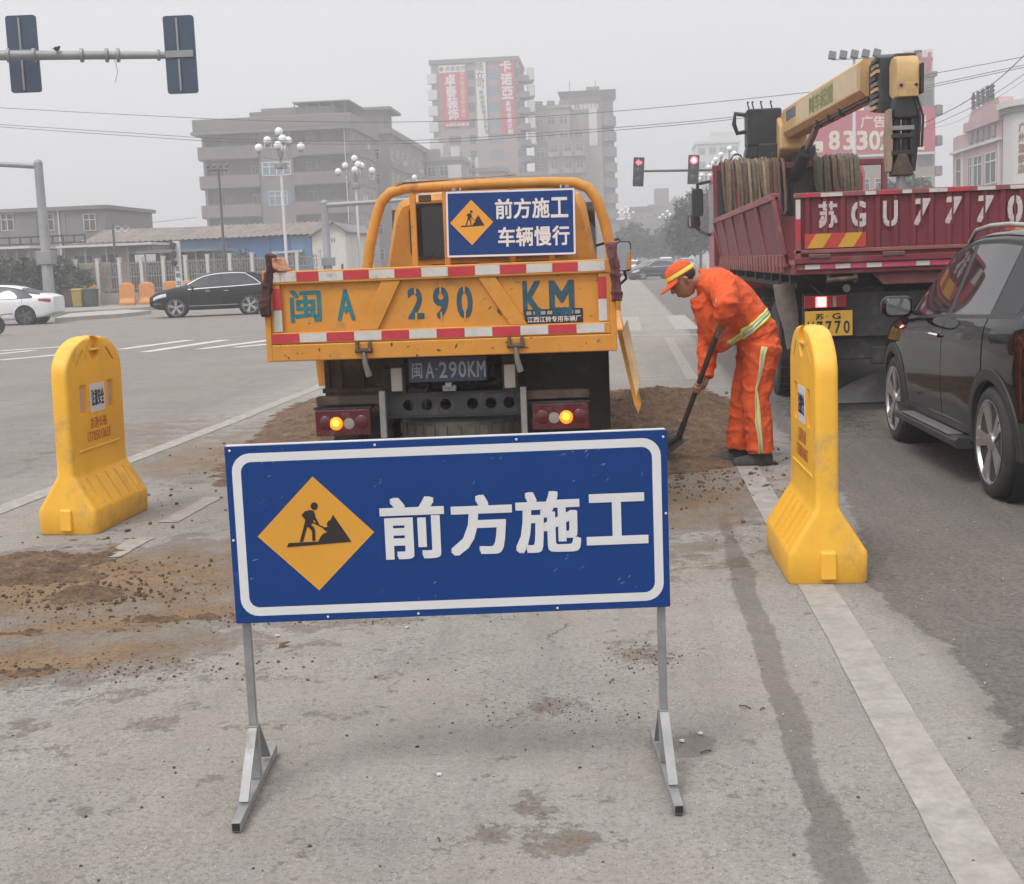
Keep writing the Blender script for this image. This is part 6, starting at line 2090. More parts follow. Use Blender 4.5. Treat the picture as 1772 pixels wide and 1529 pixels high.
vs_ = MB().box(ws * .62, ws * .86, -.2, -.005, px_z(1020, 252, YS), px_z(1020, 188, YS)).build('vertical_sign', BTXT, t2)
for i in range(11):
    z = HS - 4.6 - 3.0 * i
    MB().prism([(ws + 1.3 + 1.5 * math.cos(R(a)), 1.6 + 2.4 * math.sin(R(a))) for a in range(-180, 91, 18)], 'xy', z - 1.2, z + .6).build('curved_balcony', CONC2, t2)
    if i: win(t2, ws * .3, -.005, z, 1.5, 1.5, pane=PANED, fr=CONC2)

# ---- the far end of the street
YF = 300.0
block('faint gabled block far down the road right of the second tower', 1090, 1128, YF, 20, px_z(1100, 362, YF), CONC, 3, 3)
t, w_ = block('faint far building with a roof house at the end of the road', 1122, 1190, 320, 20, px_z(1150, 357, 320), CONC2, 3, 4)
zt = px_z(1150, 357, 320)
MB().box(w_ * .15, w_ * .52, 2, 8, zt + .6, px_z(1140, 325, 320)).build('roof_house', CONC2, t)
MB().prism([(w_ * .5, zt + .61), (w_ * .66, zt + 2.4), (w_, zt + .61)], 'xz', 1, 9).build('gable_roof', CONC2, t)
block('faint low shops far down the road below the towers', 1062, 1098, 270, 15, px_z(1080, 385, 270), CONC, 2, 3)
t, w_ = block('faint pale tower with a stepped top above the far lamps', 1206, 1280, 300, 16, px_z(1240, 248, 300), PALEW, 8, 4, pane=PANEB)
zt = px_z(1240, 248, 300)
MB().box(w_ * .35, w_ * 1.0, 1, 12, zt + .61, zt + 2.6).build('roof_storey', PALEW, t)

# ---- billboard building on the right
YB = 150.0
xl, xr = px_x(1403, YB), px_x(1617, YB)
WB = xr - xl
bb_ = thing('billboard_building', (xl, YB, 0), label='beige building carrying a red telephone billboard behind the crane', cat='building')
HB = px_z(1610, 131, YB)
HL = px_z(1610, 186, YB)
MB().box(0, WB, 0, 14, 0, HL).build('wall', BEIGE, bb_)
MB().box(WB * .62, WB, .4, 14, HL + .002, HB).build('upper_storey', BEIGE, bb_)
MB().box(WB * .6, WB + .25, .1, 14.2, HB + .002, HB + .5).build('roof_slab', CONC2, bb_)
for i in range(5):
    z = HB - 2.2 - 3.3 * i
    win(bb_, WB * .925, .39 if z > HL else -.005, z, 1.6, 1.7, pane=PANE, fr=CONC2)
    MB().prism([(WB + .1 + 1.0 * math.cos(R(a)), 1.5 + 1.6 * math.sin(R(a))) for a in range(-90, 91, 18)], 'xy', z - 1.9, z - .9).build('round_balcony', CONC2, bb_)
zb0, zb1 = px_z(1510, 267, YB), px_z(1560, 188, YB)
bl = MB().box(-.2, WB - .1, -.5, -.2, zb0, zb1).build('billboard', mat('billboard_red', (.42, .05, .085), .55, var=.08, vs=.5), bb_)
MB().box(-.3, WB, -.52, -.18, zb0 - .25, zb0 - .002).build('billboard_edge', PALEW, bl)
CRM = mat('billboard_cream', (.68, .58, .42), .6)
CRMS = mat('billboard_shadow', (.22, .11, .09), .7)


def bx(px): return px_x(px, YB - .5) - xl


for ch, zx in (('8', 775), ('3', 850), ('3', 920), ('0', 985), ('2', 1040), ('7', 1098), ('7', 1156), ('2', 1215)):
    px = 1190 + zx / 3.045
    z = px_z(px, 70 + 525 / 3.045, YB - .5)
    text(ch, CRMS, bl, bx(px) + .14, z - .12, 2.1, 1.25, y=-.51, bold=.035, step=.001)
    text(ch, CRM, bl, bx(px), z, 2.1, 1.2, y=-.54, bold=.025, step=.001)
for ch, px in (('广', 1500), ('告', 1522), ('公', 1568), ('司', 1591)):
    text(ch, CRM, bl, bx(px), px_z(px, 210, YB - .5), 1.3, 1.3, y=-.52, bold=.02, step=.001)
ic = MB().prism([(bx(1415) + x, px_z(1415, 254, YB - .5) + z) for x, z in rrect(.65, .6, .15)], 'xz', -.52, -.502).build('phone_icon', CRM, bl)
MB().tube([(bx(1415) - .22, -.53, px_z(1415, 254, YB - .5) + .3), (bx(1415) - .3, -.53, px_z(1415, 254, YB - .5)), (bx(1415) - .1, -.53, px_z(1415, 254, YB - .5) - .25), (bx(1415) + .2, -.53, px_z(1415, 254, YB - .5) - .3)], [.14, .07, .07, .14], 8).build('handset', CRMS, ic)
RFL = mat('roof_letter', (.42, .12, .14), .6)
for ch, px in (('建', 1587), ('材', 1606)):
    lt = text(ch, RFL, bb_, bx(px), px_z(px, 106, YB), 2.5, 1.9, y=2.0, bold=.05, name='roof_letter', step=.02)
    MB().box(bx(px) - 1.0, bx(px) + 1.0, 2.05, 2.12, HB + .5, HB + 3.1).build('letter_panel', BTXT, bb_)
MB().box(WB * .75, WB + .1, 2.2, 2.4, HB + .5, HB + .8).build('letter_rail', CONC2, bb_)
for k in range(3):
    for j in range(6): win(bb_, WB * (j + .5) / 6, -.005, 2.2 + 3.2 * k, 1.7, 1.6, pane=PANE)

# ---- pink house and white corner building beyond the crane truck
YP0, YP1 = 95.5, 109.0
xp = px_x(1731, YP0)
pk_ = thing('pink_building', (xp, YP0, 0), label='pink three storey building with a stepped gable and standing roof letters', cat='building')
HP = px_z(1725, 210, YP0 + 1)
MB().box(0, 14, 0, 13.5, 0, HP).build('wall', PINKW, pk_)
MB().box(-.25, 14, -.1, 9.4, HP + .002, HP + .7).build('parapet', PINKW, pk_)
MB().prism([(.3, HP + .71), (9.0, HP + .71), (8.2, HP + 1.5), (1.0, HP + 1.7)], 'yz', .0, 1.0).build('gable_step', PINKW, pk_)
MB().box(-.28, .0, -.1, 13.7, HP - 1.35, HP - 1.15).build('string_course', PALEW, pk_)
for k, z in enumerate((HP - 3.1, HP - 6.6, HP - 10.0)):
    if z < .9: break
    for y, w_ in ((2.6, 2.9), (6.0, 2.4), (8.2, 1.2)):
        win(pk_, -.005, y, z, w_, 2.3, 'l', 2, 0 if k else .3, pane=PANE, fr=PALEW)
    win(pk_, -.005, 11.6, z + .1, 1.6, 2.5, 'l', 1, .4, pane=PANED, fr=PALEW)
    for y in (10.3, .45): MB().box(-.12, .0, y - .12, y + .12, z - 1.6, z + 1.7).build('pilaster', PALEW, pk_)
for i in range(5):
    MB().box(-.16, -.01, 1.4 + i * 1.5, 2.2 + i * 1.5, HP - .95, HP - .15).build('parapet_panel', TILEG, pk_)
for i, ch in enumerate('金海湾酒店'):
    text(ch, TILEG, pk_, 0, 0, 1.3, 1.0, bold=.04, name='roof_letter', loc=(.2, 8.0 - i * 1.25, HP + 2.25), rot=(0, 0, R(-90)), step=.02)
for i in range(5): MB().box(.17, .2, 8.0 - i * 1.25 - .03, 8.0 - i * 1.25 + .03, HP + 1.3, HP + 2.9).build('letter_stay', TILEG, pk_)
wb_ = thing('white_building', (xp + .02, YP0 - .2, 0), label='white building with a rounded corner at the edge of the view', cat='building')
HW = px_z(1750, 190, YP0 - 4)
foot = [(0, -.02), (0, -1.2)] + [(2.2 + 2.2 * math.cos(R(a)), -1.4 + -2.2 * math.sin(R(a)) - .4) for a in range(180, 89, -15)][::1]
foot = [(0.0, -.05), (0.0, -1.6)] + [(2.4 - 2.4 * math.cos(R(a)), -1.6 - 2.4 * math.sin(R(a))) for a in range(10, 91, 10)] + [(16, -4.0), (16, -.05)]
MB().prism(foot, 'xy', 0, HW).build('wall', PALEW, wb_)
cx_ = [(2.4 + (p[0] - 2.4) * 1.12 if p[0] < 2.4 else p[0], -1.6 + (p[1] + 1.6) * 1.12 if p[1] < -1.6 else p[1]) for p in foot]
MB().prism(cx_, 'xy', HW + .002, HW + .35).build('cornice', TILEG, wb_)
MB().prism([(2.4 + (p[0] - 2.4) * 1.2 if p[0] < 2.4 else p[0], -1.6 + (p[1] + 1.6) * 1.2 if p[1] < -1.6 else p[1]) for p in foot], 'xy', HW + .352, HW + .75).build('roof_edge', PALEW, wb_)
for k in range(3):
    z = HW - 2.1 - 3.5 * k
    win(wb_, 2.75, -4.005, z, 2.4, 2.1, cols=3, tr=.25, pane=glass_mat('navy_pane', (.05, .07, .10), .08))
    win(wb_, 6.2, -4.005, z, 2.4, 2.1, cols=3, tr=.25, pane=PANED)
    for q in (1.25, 1.5, 1.75):
        MB().box(1.9, 15.9, -4.03, -4.005, z - q - .03, z - q + .0).build('groove', TILEG, wb_)
BRN = mat('brown_letter', (.25, .12, .09), .7)
for i, ch in enumerate('广州酒家店'):
    px, py = 1738, (221, 239, 258, 276, 293)[i]
    z = px_z(px, py, YP0 - 3)
    text(ch, BRN, wb_, 0, 0, .62, .55, bold=.05, name='wall_letter', loc=(.42, -2.95, z), rot=(0, 0, R(-50)), step=.004)

# ---- low buildings behind the fence on the left
YG = 96.0
xg0, xg1 = px_x(-60, YG), px_x(187, YG)
gb = thing('concrete_house', (xg0, YG, 0), label='two storey grey concrete house behind the traffic mast', cat='building')
wg = xg1 - xg0
zg = px_z(60, 366, YG)
MB().box(0, wg, 0, 10, 0, zg).build('wall', CONC2, gb)
MB().box(-.3, wg + .25, -.3, 10.3, zg + .002, zg + .28).build('roof_slab', CONC2, gb)
for px in (18, 88, 160): win(gb, px_x(px, YG) - xg0, -.005, px_z(px, 384, YG), .95 if px != 18 else 1.0, 1.25, pane=PANED, tr=.35)
win(gb, px_x(-25, YG) - xg0, -.005, px_z(0, 384, YG), .95, 1.25, pane=PANED, tr=.35)
MB().box(px_x(106, YG) - xg0, px_x(108, YG) - xg0, -.12, -.004, 2, zg).build('downpipe', PALEW, gb)
for i in range(3): MB().box(wg * (.3 + .2 * i), wg * (.3 + .2 * i) + .25, -.06, -.004, 0, zg).build('pier', CONC2, gb)
# long shed with an old corrugated roof and blue sheet walls
YL = 84.0
xs0, xs1 = px_x(130, YL), px_x(556, YL)
ze, zr = px_z(350, 413, YL), px_z(350, 391, YL + 5)
sh = thing('blue_shed', (xs0, YL, 0), label='long shed with grey brown sheet roof and blue sheet wall', cat='building')
wl = xs1 - xs0
G = []
n = 160
SHEET = mat('old_sheet_roof', (.215, .18, .155), .9, var=.28, vs=1.2, dirt=((.12, .10, .09), .45, 1.5))
for i in range(n + 1):
    x = wl * i / n
    row = []
    for j in range(7):
        v = j / 6
        row.append((x, -.5 + 5.5 * v, ze + (zr - ze) * v + .035 * math.sin(i * math.pi / 2) + .10 * noise.noise((x * .25, v * 2, 3)) - .15 * math.sin(math.pi * v)))
    G.append(row)
MB().quadgrid(G).quadgrid([[(p[0], 10 - p[1] + .0, p[2]) for p in r_] for r_ in G[::8]]).build('roof', SHEET, sh)
MB().box(0, wl, 0, 9, 0, ze - .15).build('wall', CONC2, sh)
BLU = [mat('blue_sheet', (.055, .15, .33), .6, var=.15, vs=1.5, streak=True), mat('pale_blue_sheet', (.11, .23, .40), .6, var=.15, vs=1.5, streak=True)]
for a, b, top, bot, k in ((252, 300, 414, 436, 1), (300, 345, 413, 436, 0), (345, 395, 412, 436, 0), (395, 470, 411, 452, 1), (470, 505, 410, 470, 1), (505, 541, 408, 470, 0)):
    x0, x1 = px_x(a, YL) - xs0, px_x(b, YL) - xs0
    MB().box(x0, x1 - .03, -.10, -.03, px_z(a, bot, YL), ze - .05).build('sheet_panel', BLU[1 - k], sh)
for a, b in ((340, 420), (210, 255), (425, 470)):
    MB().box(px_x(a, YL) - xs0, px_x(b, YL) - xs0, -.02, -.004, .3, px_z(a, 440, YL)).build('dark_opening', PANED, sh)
wn = px_x(512, YL) - xs0
win(sh, wn, -.11, px_z(512, 448, YL), 1.4, .9, cols=3, tr=0, pane=PANE)
MB().bar((wn - 1.1, -.4, px_z(500, 436, YL)), (wn + .6, -.4, px_z(520, 434, YL)), .5, .12).build('window_hood', PALEW, sh)
# white gabled hut
YH = 80.0
xh0, xh1 = px_x(541, YH), px_x(599, YH)
ht = thing('white_hut', (xh0, YH, 0), label='white gabled hut at the end of the blue shed', cat='building')
wh_ = xh1 - xh0
zp = px_z(580, 385, YH); za, zb2 = px_z(545, 408, YH), px_z(600, 400, YH)
pkx = px_x(580, YH) - xh0
MB().prism([(0, 0), (wh_, 0), (wh_, zb2), (pkx, zp), (0, za)], 'xz', 0, 9).build('wall', mat('whitewash', (.62, .60, .56), .9, var=.1, vs=1.5, dirt=((.3, .28, .25), .3, 2)), ht)
MB().bar((pkx - .05, 4.4, zp + .06), (wh_ + .25, 4.4, zb2 - .05), 9.4, .08, (0, 0, 1)).build('roof_slope', TILEG, ht)
MB().bar((pkx + .05, 4.4, zp + .065), (-.25, 4.4, za - .06), 9.4, .08, (0, 0, 1)).build('roof_slope', SHEET, ht)
MB().box(wh_ * .84, wh_ * .9, -.03, -.002, .3, 1.9).build('door', PANED, ht)
for x in (.58, .66): MB().box(wh_ * x, wh_ * x + .05, -.06, -.002, px_z(570, 418, YH), px_z(570, 412, YH)).build('bracket', TILEG, ht)
for x in (wh_ * .38,): MB().box(x, x + .12, -.05, -.002, 0, zp - .6).build('pilaster', PALEW, ht)
# low roofs nearer the fence
for a, b, top, Y, lab, mt in ((-30, 52, 431, 76, 'low pale roofed lean-to behind the hedge beside the mast', PALEW), (108, 262, 426, 78, 'low workshop with a pale flat roof behind the fence', PALEW), (246, 372, 436, 75, 'dark open shelter with a thin roof behind the pedestrian signal', TILEG)):
    x0, x1 = px_x(a, Y), px_x(b, Y)
    t = thing('low_shed', (x0, Y, 0), label=lab, cat='shed')
    zt = px_z((a + b) / 2, top, Y)
    MB().box(-.2, x1 - x0 + .2, -.4, 4, zt, zt + .14).build('roof', mt, t)
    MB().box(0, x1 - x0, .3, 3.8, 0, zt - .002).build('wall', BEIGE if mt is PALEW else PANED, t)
    for i in range(5):
        x = (x1 - x0) * (i + .1) / 4.2
        MB().box(x, x + .12, -.2, -.08, 0, zt - .002).build('post', TILEG, t)
    for i in range(3):
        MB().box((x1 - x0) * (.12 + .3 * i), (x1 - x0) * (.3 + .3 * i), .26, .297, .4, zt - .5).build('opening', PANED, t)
# dark roof frame seen beside the mast
t = thing('roof_frame', (px_x(92, 82), 82, 0), label='dark rooftop railing frame between the grey house and the shed', cat='frame')
zt = px_z(120, 407, 82)
for z in (zt, zt - .45): MB().bar((-3.6, 0, z), (2.2, 0, z), .1, .1).build('rail', CRD, t)
for i in range(9): MB().box(-3.6 + i * .72, -3.52 + i * .72, -.04, .04, 0 if i % 3 == 0 else zt - .45, zt).build('upright', CRD, t)
# ------------------------------------------------------------------ pavement on the far left, with its kerb
kerb = [(-60, 53.0), (-31, 53.6), (-25.5, 55.0), (-22.6, 58.5), (-20.4, 66), (-18.6, 78), (-18.2, 100), (-18.2, 240)]
pav = MB().prism(kerb + [(-60, 240)], 'xy', -.2, .14).build('pavement', mat('pavement_slab', (.27, .25, .225), .9, var=.15, vs=2), kind='structure')
G = []
for i, p in enumerate(kerb):
    q0, q1 = kerb[max(i - 1, 0)], kerb[min(i + 1, len(kerb) - 1)]
    d = Vector((q1[0] - q0[0], q1[1] - q0[1])).normalized()
    n_ = Vector((d.y, -d.x))
    G.append([(p[0] + n_.x * .02, p[1] + n_.y * .02, -.1), (p[0] + n_.x * .02, p[1] + n_.y * .02, .16), (p[0] - n_.x * .2, p[1] - n_.y * .2, .165), (p[0] - n_.x * .2, p[1] - n_.y * .2, .13)])
MB().quadgrid(G).build('kerb', mat('kerb_stone', (.36, .34, .30), .9, var=.15, vs=3), kind='structure')
isl = [P2(95, 557), P2(210, 549), P2(262, 543), P2(215, 541), P2(120, 548)]
MB().prism(isl, 'xy', -.1, .15).build('traffic_island', mat('kerb_stone', (.36, .34, .30)), kind='structure')
MB().prism([(20.5, 30), (60, 30), (60, 240), (20.5, 240)], 'xy', -.2, .14).build('pavement', mat('pavement_slab', (.27, .25, .225)), kind='structure')

POLEG = mat('grey_pole', (.28, .285, .29), .5, metal=.35, var=.12, vs=2)
POLEW = mat('white_pole', (.62, .62, .61), .5, var=.06)
POLED = mat('dark_pole', (.10, .10, .105), .6, metal=.2)
GLOBE = mat('lamp_globe', (.82, .82, .82), .25, var=.03, coat=.3)
SIGH = mat('signal_housing', (.022, .024, .028), .5, var=.1)
SIGB = mat('signal_backboard', (.05, .075, .115), .45, metal=.3, var=.12, vs=3)
LOFF = mat('lens_off', (.055, .05, .05), .3)
LRED = mat('signal_red_lit', (.9, .05, .06), .3, emit=(1.0, .08, .12), es=3.5)
LREDC = mat('signal_red_core', (1, .4, .4), .3, emit=(1.0, .5, .5), es=3.0)


# ---- signal mast that crosses the upper left, seen from behind
YS_ = 23.4
p0, p1 = at(-330, 96, YS_ - 1.2), at(338, 95, YS_ + .3)
ms = thing('signal_mast', (p0.x, p0.y, 0), label='grey mast arm carrying two traffic signals seen from behind', cat='mast')
o_ = Vector((p0.x, p0.y, 0))
MB().tube([(0, 0, 0), (0, 0, 3), (0, 0, p0.z + .3)], [.17, .14, .11], 14).build('pole', POLEG, ms, smooth=60)
arm = MB().tube([p0 - o_, (p0 - o_).lerp(p1 - o_, .55), p1 - o_], [.10, .085, .06], 14).build('arm', POLEG, ms, smooth=60)
for px in (8, 52, 136, 180, 200, 272):
    t_ = (px + 330) / 668
    c = (p0 - o_).lerp(p1 - o_, t_)
    d = (p1 - p0).normalized()
    MB().tube([c - d * .025, c + d * .025], .125 if px < 250 else .10, 12).build('clamp', POLEG, arm, smooth=40)
wq = at(196, 100, YS_) - o_
MB().tube([wq, wq + Vector((.05, 0, -.12)), wq + Vector((.06, 0, -.26)), wq + Vector((.0, 0, -.42))], .006, 5).build('loose_wire', POLEG, arm)
for lab, px, py in (('traffic signal backboard seen from behind nearest the picture edge', 40, 93), ('traffic signal backboard seen from behind at the arm end', 312, 94)):
    c = at(px, py, YS_ + .14)
    t = thing('traffic_signal', c, R(4), label=lab, cat='traffic light', group='signals on the mast arm at the upper edge')
    MB().prism(rrect(.275, .68, .05), 'xz', .0, .05).build('backboard', SIGB, t)
    MB().box(-.045, -.01, -.025, -.001, .06, .64).build('stiffener', POLEG, t)
    MB().box(-.045, -.01, -.025, -.001, -.64, -.08).build('stiffener', POLEG, t)
    MB().box(-.26, .24, -.028, -.003, -.05, .07).build('mounting_plate', POLEG, t, bevel=.004)
    for z in (.42, 0, -.42):
        l_ = MB().lathe([(.19, .051), (.19, .12), (.15, .14), (.01, .15)], 18, (0, 0, z), 'y').build('lamp_housing', SIGH, t, smooth=40)
        MB().lathe([(.15, .141), (.01, .155)], 18, (0, 0, z), 'y').build('lens', LOFF, l_)
# small bird on the arm
bq = at(98, 84, YS_ - .35)
bd_ = thing('bird', bq, R(60), label='small dark bird perched on the mast arm', cat='bird')
bd_.scale = (.62, .62, .62)
bq2 = MB().sphere((0, 0, .0), (.10, .055, .06), 12, 8).sphere((.08, 0, .055), (.045, .04, .04), 10, 7)
bq2.add([(.12, 0, .06), (.12, .012, .05), (.12, -.012, .05), (.155, 0, .05)], [(0, 1, 3), (0, 3, 2), (1, 2, 3), (0, 2, 1)])
bq2.add([(-.08, .03, .01), (-.08, -.03, .01), (-.2, -.02, -.03), (-.2, .02, -.03), (-.08, .03, -.02), (-.08, -.03, -.02)], [(0, 1, 2, 3), (5, 4, 3, 2), (0, 3, 4), (1, 5, 2), (0, 4, 5, 1)])
o = bq2.build('body', mat('bird_feather', (.035, .03, .03), .9), bd_, smooth=60)
md = o.modifiers.new('r', 'REMESH'); md.mode = 'VOXEL'; md.voxel_size = .009; bake(o)
if not o.data.materials: o.data.materials.append(_M['bird_feather'])
for s_ in (-1, 1): MB().tube([(0, .02 * s_, -.04), (.01, .02 * s_, -.10)], .006, 5).build('leg', _M['bird_feather'], bd_)


def mast(label, px, Y, py_top, arm_px, arm_py, r, base=.14, mt=None, up=0.0, Y2=None):
    mt = mt or POLEG
    a = at(px, py_top, Y)
    b = at(arm_px, arm_py, Y2 or Y)
    t = thing('mast_pole', (a.x, a.y, base), label=label, cat='mast')
    o_ = Vector((a.x, a.y, base))
    MB().tube([(0, 0, 0), (0, 0, (a.z - base) * .35), (0, 0, (a.z - base) * .36), (0, 0, a.z - base + up)], [r * 1.25, r * 1.15, r, r * .9], 14).build('pole', mt, t, smooth=40)
    MB().tube([a - o_ + Vector((0, 0, -.1)), b - o_], [r * .62, r * .45], 12).build('arm', mt, t, smooth=60)
    MB().sphere(a - o_ + Vector((0, 0, up)), r * .95, 12, 8).build('cap', mt, t, smooth=60)
    MB().box(-r * 1.7, r * 1.7, -r * 1.4, r * 1.4, (a.z - base) * .33, (a.z - base) * .42).build('junction_box', mt, t, bevel=.02)
    MB().box(-r * 1.9, r * 1.9, -r * 1.9, r * 1.9, 0, .05).build('base_plate', mt, t)
    return t


mast('thick grey mast with an arm reaching out of the picture behind the white car', 66, 55, 283, -160, 276, .20)
mast('grey mast with a long level arm ending behind the truck cab', 561, 70, 352, 740, 343, .22)


# ---- street lamps with white globes
def ball_lamp(label, px, Y, py_top, seed=0, base=.14):
    a = at(px, py_top, Y)
    H = a.z - base
    t = thing('street_lamp', (a.x, a.y, base), label=label, cat='street lamp', group='white globe street lamps')
    MB().tube([(0, 0, 0), (0, 0, .6), (0, 0, .62), (0, 0, H - 1.9)], [.15, .14, .085, .075], 12).build('pole', POLEW, t, smooth=40)
    MB().tube([(0, 0, H - 1.9), (0, 0, H - .25)], .07, 10).build('head_post', POLEG, t, smooth=60)
    MB().box(-.28, .28, -.28, .28, H - 2.05, H - 1.75).build('head_frame', POLEG, t, bevel=.05)
    pos = [(0, 0, H - .2)] + [(.62 * math.cos(R(a_)), .62 * math.sin(R(a_)), H - .62) for a_ in (60, 180, 300)] + [(1.05 * math.cos(R(a_)), 1.05 * math.sin(R(a_)), H - .98) for a_ in (10, 100, 190, 280)]
    for p in pos:
        MB().sphere(p, .205, 16, 10).build('globe', GLOBE, t, smooth=80)
        if p[0] or p[1]:
            MB().tube([(0, 0, H - 1.6), (p[0] * .6, p[1] * .6, H - 1.7 + .2), (p[0], p[1], p[2] - .42), (p[0], p[1], p[2] - .19)], .028, 6).build('arm', POLEG, t, smooth=60)
        MB().lathe([(.08, -.25), (.11, -.19), (.06, -.17)], 10, p, 'z').build('globe_cup', POLEG, t)
    return t


ball_lamp('white globe street lamp in front of the five storey block, nearest of its row', 482, 66, 220)
ball_lamp('white globe street lamp just left of the yellow truck cab frame', 613, 82, 268)
ball_lamp('white globe street lamp peeping over the yellow cab frame', 717, 104, 302)
for k, (px, Y, pt) in enumerate(((1262, 100, 252), (1247, 112, 268), (1233, 126, 284), (1222, 142, 298))):
    ball_lamp(('globe street lamp over the rope bundle, first of the row beside the crane truck', 'second globe street lamp in the row beside the crane truck',
               'third globe street lamp in the row beside the crane truck', 'farthest globe street lamp in the row by the truck mirror')[k], px, Y, pt)
ball_lamp('distant globe street lamp between the yellow truck and the red signals', 1083, 190, 356)
ball_lamp('distant globe street lamp below the red arrow signal', 1155, 175, 363)
ball_lamp('distant globe street lamp beside the right edge of the yellow cab frame', 1030, 150, 352)


# ---- poles with floodlights
def flood_pole(label, px, Y, py_top, heads, mt, r, spread, lean=0.0, size=(.32, .12, .42)):
    a = at(px, py_top, Y)
    t = thing('floodlight_pole', (a.x, a.y, .14), label=label, cat='lamp post')
    H = a.z - .14
    MB().tube([(0, 0, 0), (0, 0, H)], [r * 1.3, r * .7], 10).build('pole', mt, t, smooth=60)
    MB().bar((-spread, 0, H - .1), (spread, 0, H - .1), .07, .07).build('cross_bar', mt, t)
    for i in range(heads):
        x = -spread + 2 * spread * i / (heads - 1)
        h_ = MB().obox((x, -.15, H + .12), size, (R(-35), lean + .15 * (i - heads / 2) / heads, 0)).build('floodlight', POLED, t, bevel=.02)
    return t


flood_pole('white floodlight mast with five grey heads behind the crane boom', 1478, 78, 98, 5, POLEW, .11, 1.25, .3, (.42, .16, .55))
flood_pole('thin dark pole with small floodlights in front of the five storey block', 378, 66, 291, 4, POLED, .07, .5, 0, (.14, .12, .16))
a = at(195, 389, 71)
hp_ = thing('camera_pole', (a.x, a.y, .14), label='short dark pole with two hoop shaped lamps behind the orange barriers', cat='pole')
MB().tube([(0, 0, 0), (0, 0, a.z - .14)], [.08, .06], 10).build('pole', POLED, hp_, smooth=60)
for k in range(2):
    cx = .28 + k * .46
    MB().tube([(cx + .2 * math.cos(R(q)), 0, a.z - .38 + .16 * math.sin(R(q))) for q in range(0, 361, 30)], .03, 6).build('hoop_lamp', WFR, hp_, smooth=60)
MB().bar((0, 0, a.z - .26), (1.0, 0, a.z - .22), .05, .05).build('arm', POLED, hp_)

# ---- red signals over the junction
YR = 62.0
pr0, pr1 = at(1100, 296, YR), at(1345, 292, YR + 1)
mr_ = thing('signal_mast', (pr1.x, pr1.y, 0), label='dark mast arm holding two red signals beyond the crane truck', cat='mast')
o_ = Vector((pr1.x, pr1.y, 0))
MB().tube([(0, 0, 0), (0, 0, pr1.z + .3)], [.16, .11], 12).build('pole', POLED, mr_, smooth=60)
MB().tube([pr1 - o_, pr0 - o_], [.08, .05], 10).build('arm', POLED, mr_, smooth=60)
for lab, px, py, arrow in (('traffic signal showing a red left arrow', 1105, 297, True), ('traffic signal showing a full red light', 1200, 293, False)):
    c = at(px, py, YR - .25)
    t = thing('traffic_signal', c, 0, label=lab, cat='traffic light')
    t.rotation_euler = (0, R(3.5), 0)
    MB().prism(rrect(.25, .66, .03), 'xz', 0, .16).build('housing', SIGH, t)
    for i, z in enumerate((.42, 0, -.42)):
        MB().tube([(.185 * math.cos(R(q)), -.10, z + .185 * math.sin(R(q))) for q in range(0, 181, 20)], .018, 6).build('visor', SIGH, t)
        if i == 0 and not arrow:
            ls = MB().lathe([(.175, -.002), (.15, -.02), (.01, -.03)], 20, (0, 0, z), 'y').build('lens', LRED, t, smooth=60)
            MB().lathe([(.10, -.031), (.01, -.036)], 16, (0, 0, z), 'y').build('lens_core', LREDC, ls)
        elif i == 0:
            ls = MB().lathe([(.175, -.002), (.15, -.012), (.01, -.016)], 20, (0, 0, z), 'y').build('lens', LOFF, t, smooth=60)
            MB().prism([(-.15, z), (.0, z + .15), (.0, z + .06), (.14, z + .06), (.14, z - .06), (.0, z - .06), (.0, z - .15)], 'xz', -.035, -.018).build('arrow', LRED, ls)
        else:
            MB().lathe([(.175, -.002), (.15, -.02), (.01, -.03)], 20, (0, 0, z), 'y').build('lens', LOFF, t, smooth=60)

# ---- pedestrian signal on its white post with writing
c = at(303, 440, 63)
b = gp(307, 540)
t = thing('pedestrian_signal', (c.x + .1, 63, .14), label='dark pedestrian signal on a white lettered post by the orange barriers', cat='traffic light')
MB().box(-.14, .16, -.1, .1, 0, c.z - .14 + .65).build('post', POLEW, t, bevel=.02)
for z, h_ in ((c.z - .14 + .42, .32), (c.z - .14 + .0, .34), (c.z - .14 - .42, .26)):
    MB().prism([(-.22, z - h_ * .5), (-.05, z - h_ * .6), (.05, z + h_ * .3), (-.1, z + h_ * .6), (-.24, z + h_ * .3)], 'xz', -.35, -.11).build('lamp_head', SIGH, t, bevel=.03)
for i, ch in enumerate('文明出行'):
    text(ch, DK, t, .01, 1.75 - i * .34, .24, .22, y=-.105, bold=.03)

# ---- overhead wires
WIRE = mat('wire_grey', (.13, .13, .135), .7)


def wire(label, pts, Y, r):
    P_ = []
    for i in range(len(pts) - 1):
        for j in range(6):
            t = j / 6
            q = [pts[max(i - 1, 0)], pts[i], pts[i + 1], pts[min(i + 2, len(pts) - 1)]]
            P_.append(tuple(.5 * (2 * q[1][k] + (q[2][k] - q[0][k]) * t + (2 * q[0][k] - 5 * q[1][k] + 4 * q[2][k] - q[3][k]) * t * t + (3 * q[1][k] - q[0][k] - 3 * q[2][k] + q[3][k]) * t ** 3) for k in range(2)))
    P_.append(pts[-1])
    Ys = Y if hasattr(Y, '__len__') else (Y, Y)
    n = len(P_)
    return MB().tube([at(p[0], p[1], Ys[0] + (Ys[1] - Ys[0]) * i / (n - 1)) for i, p in enumerate(P_)], r, 6).build('overhead_wire', WIRE, smooth=80, label=label, cat='wire')


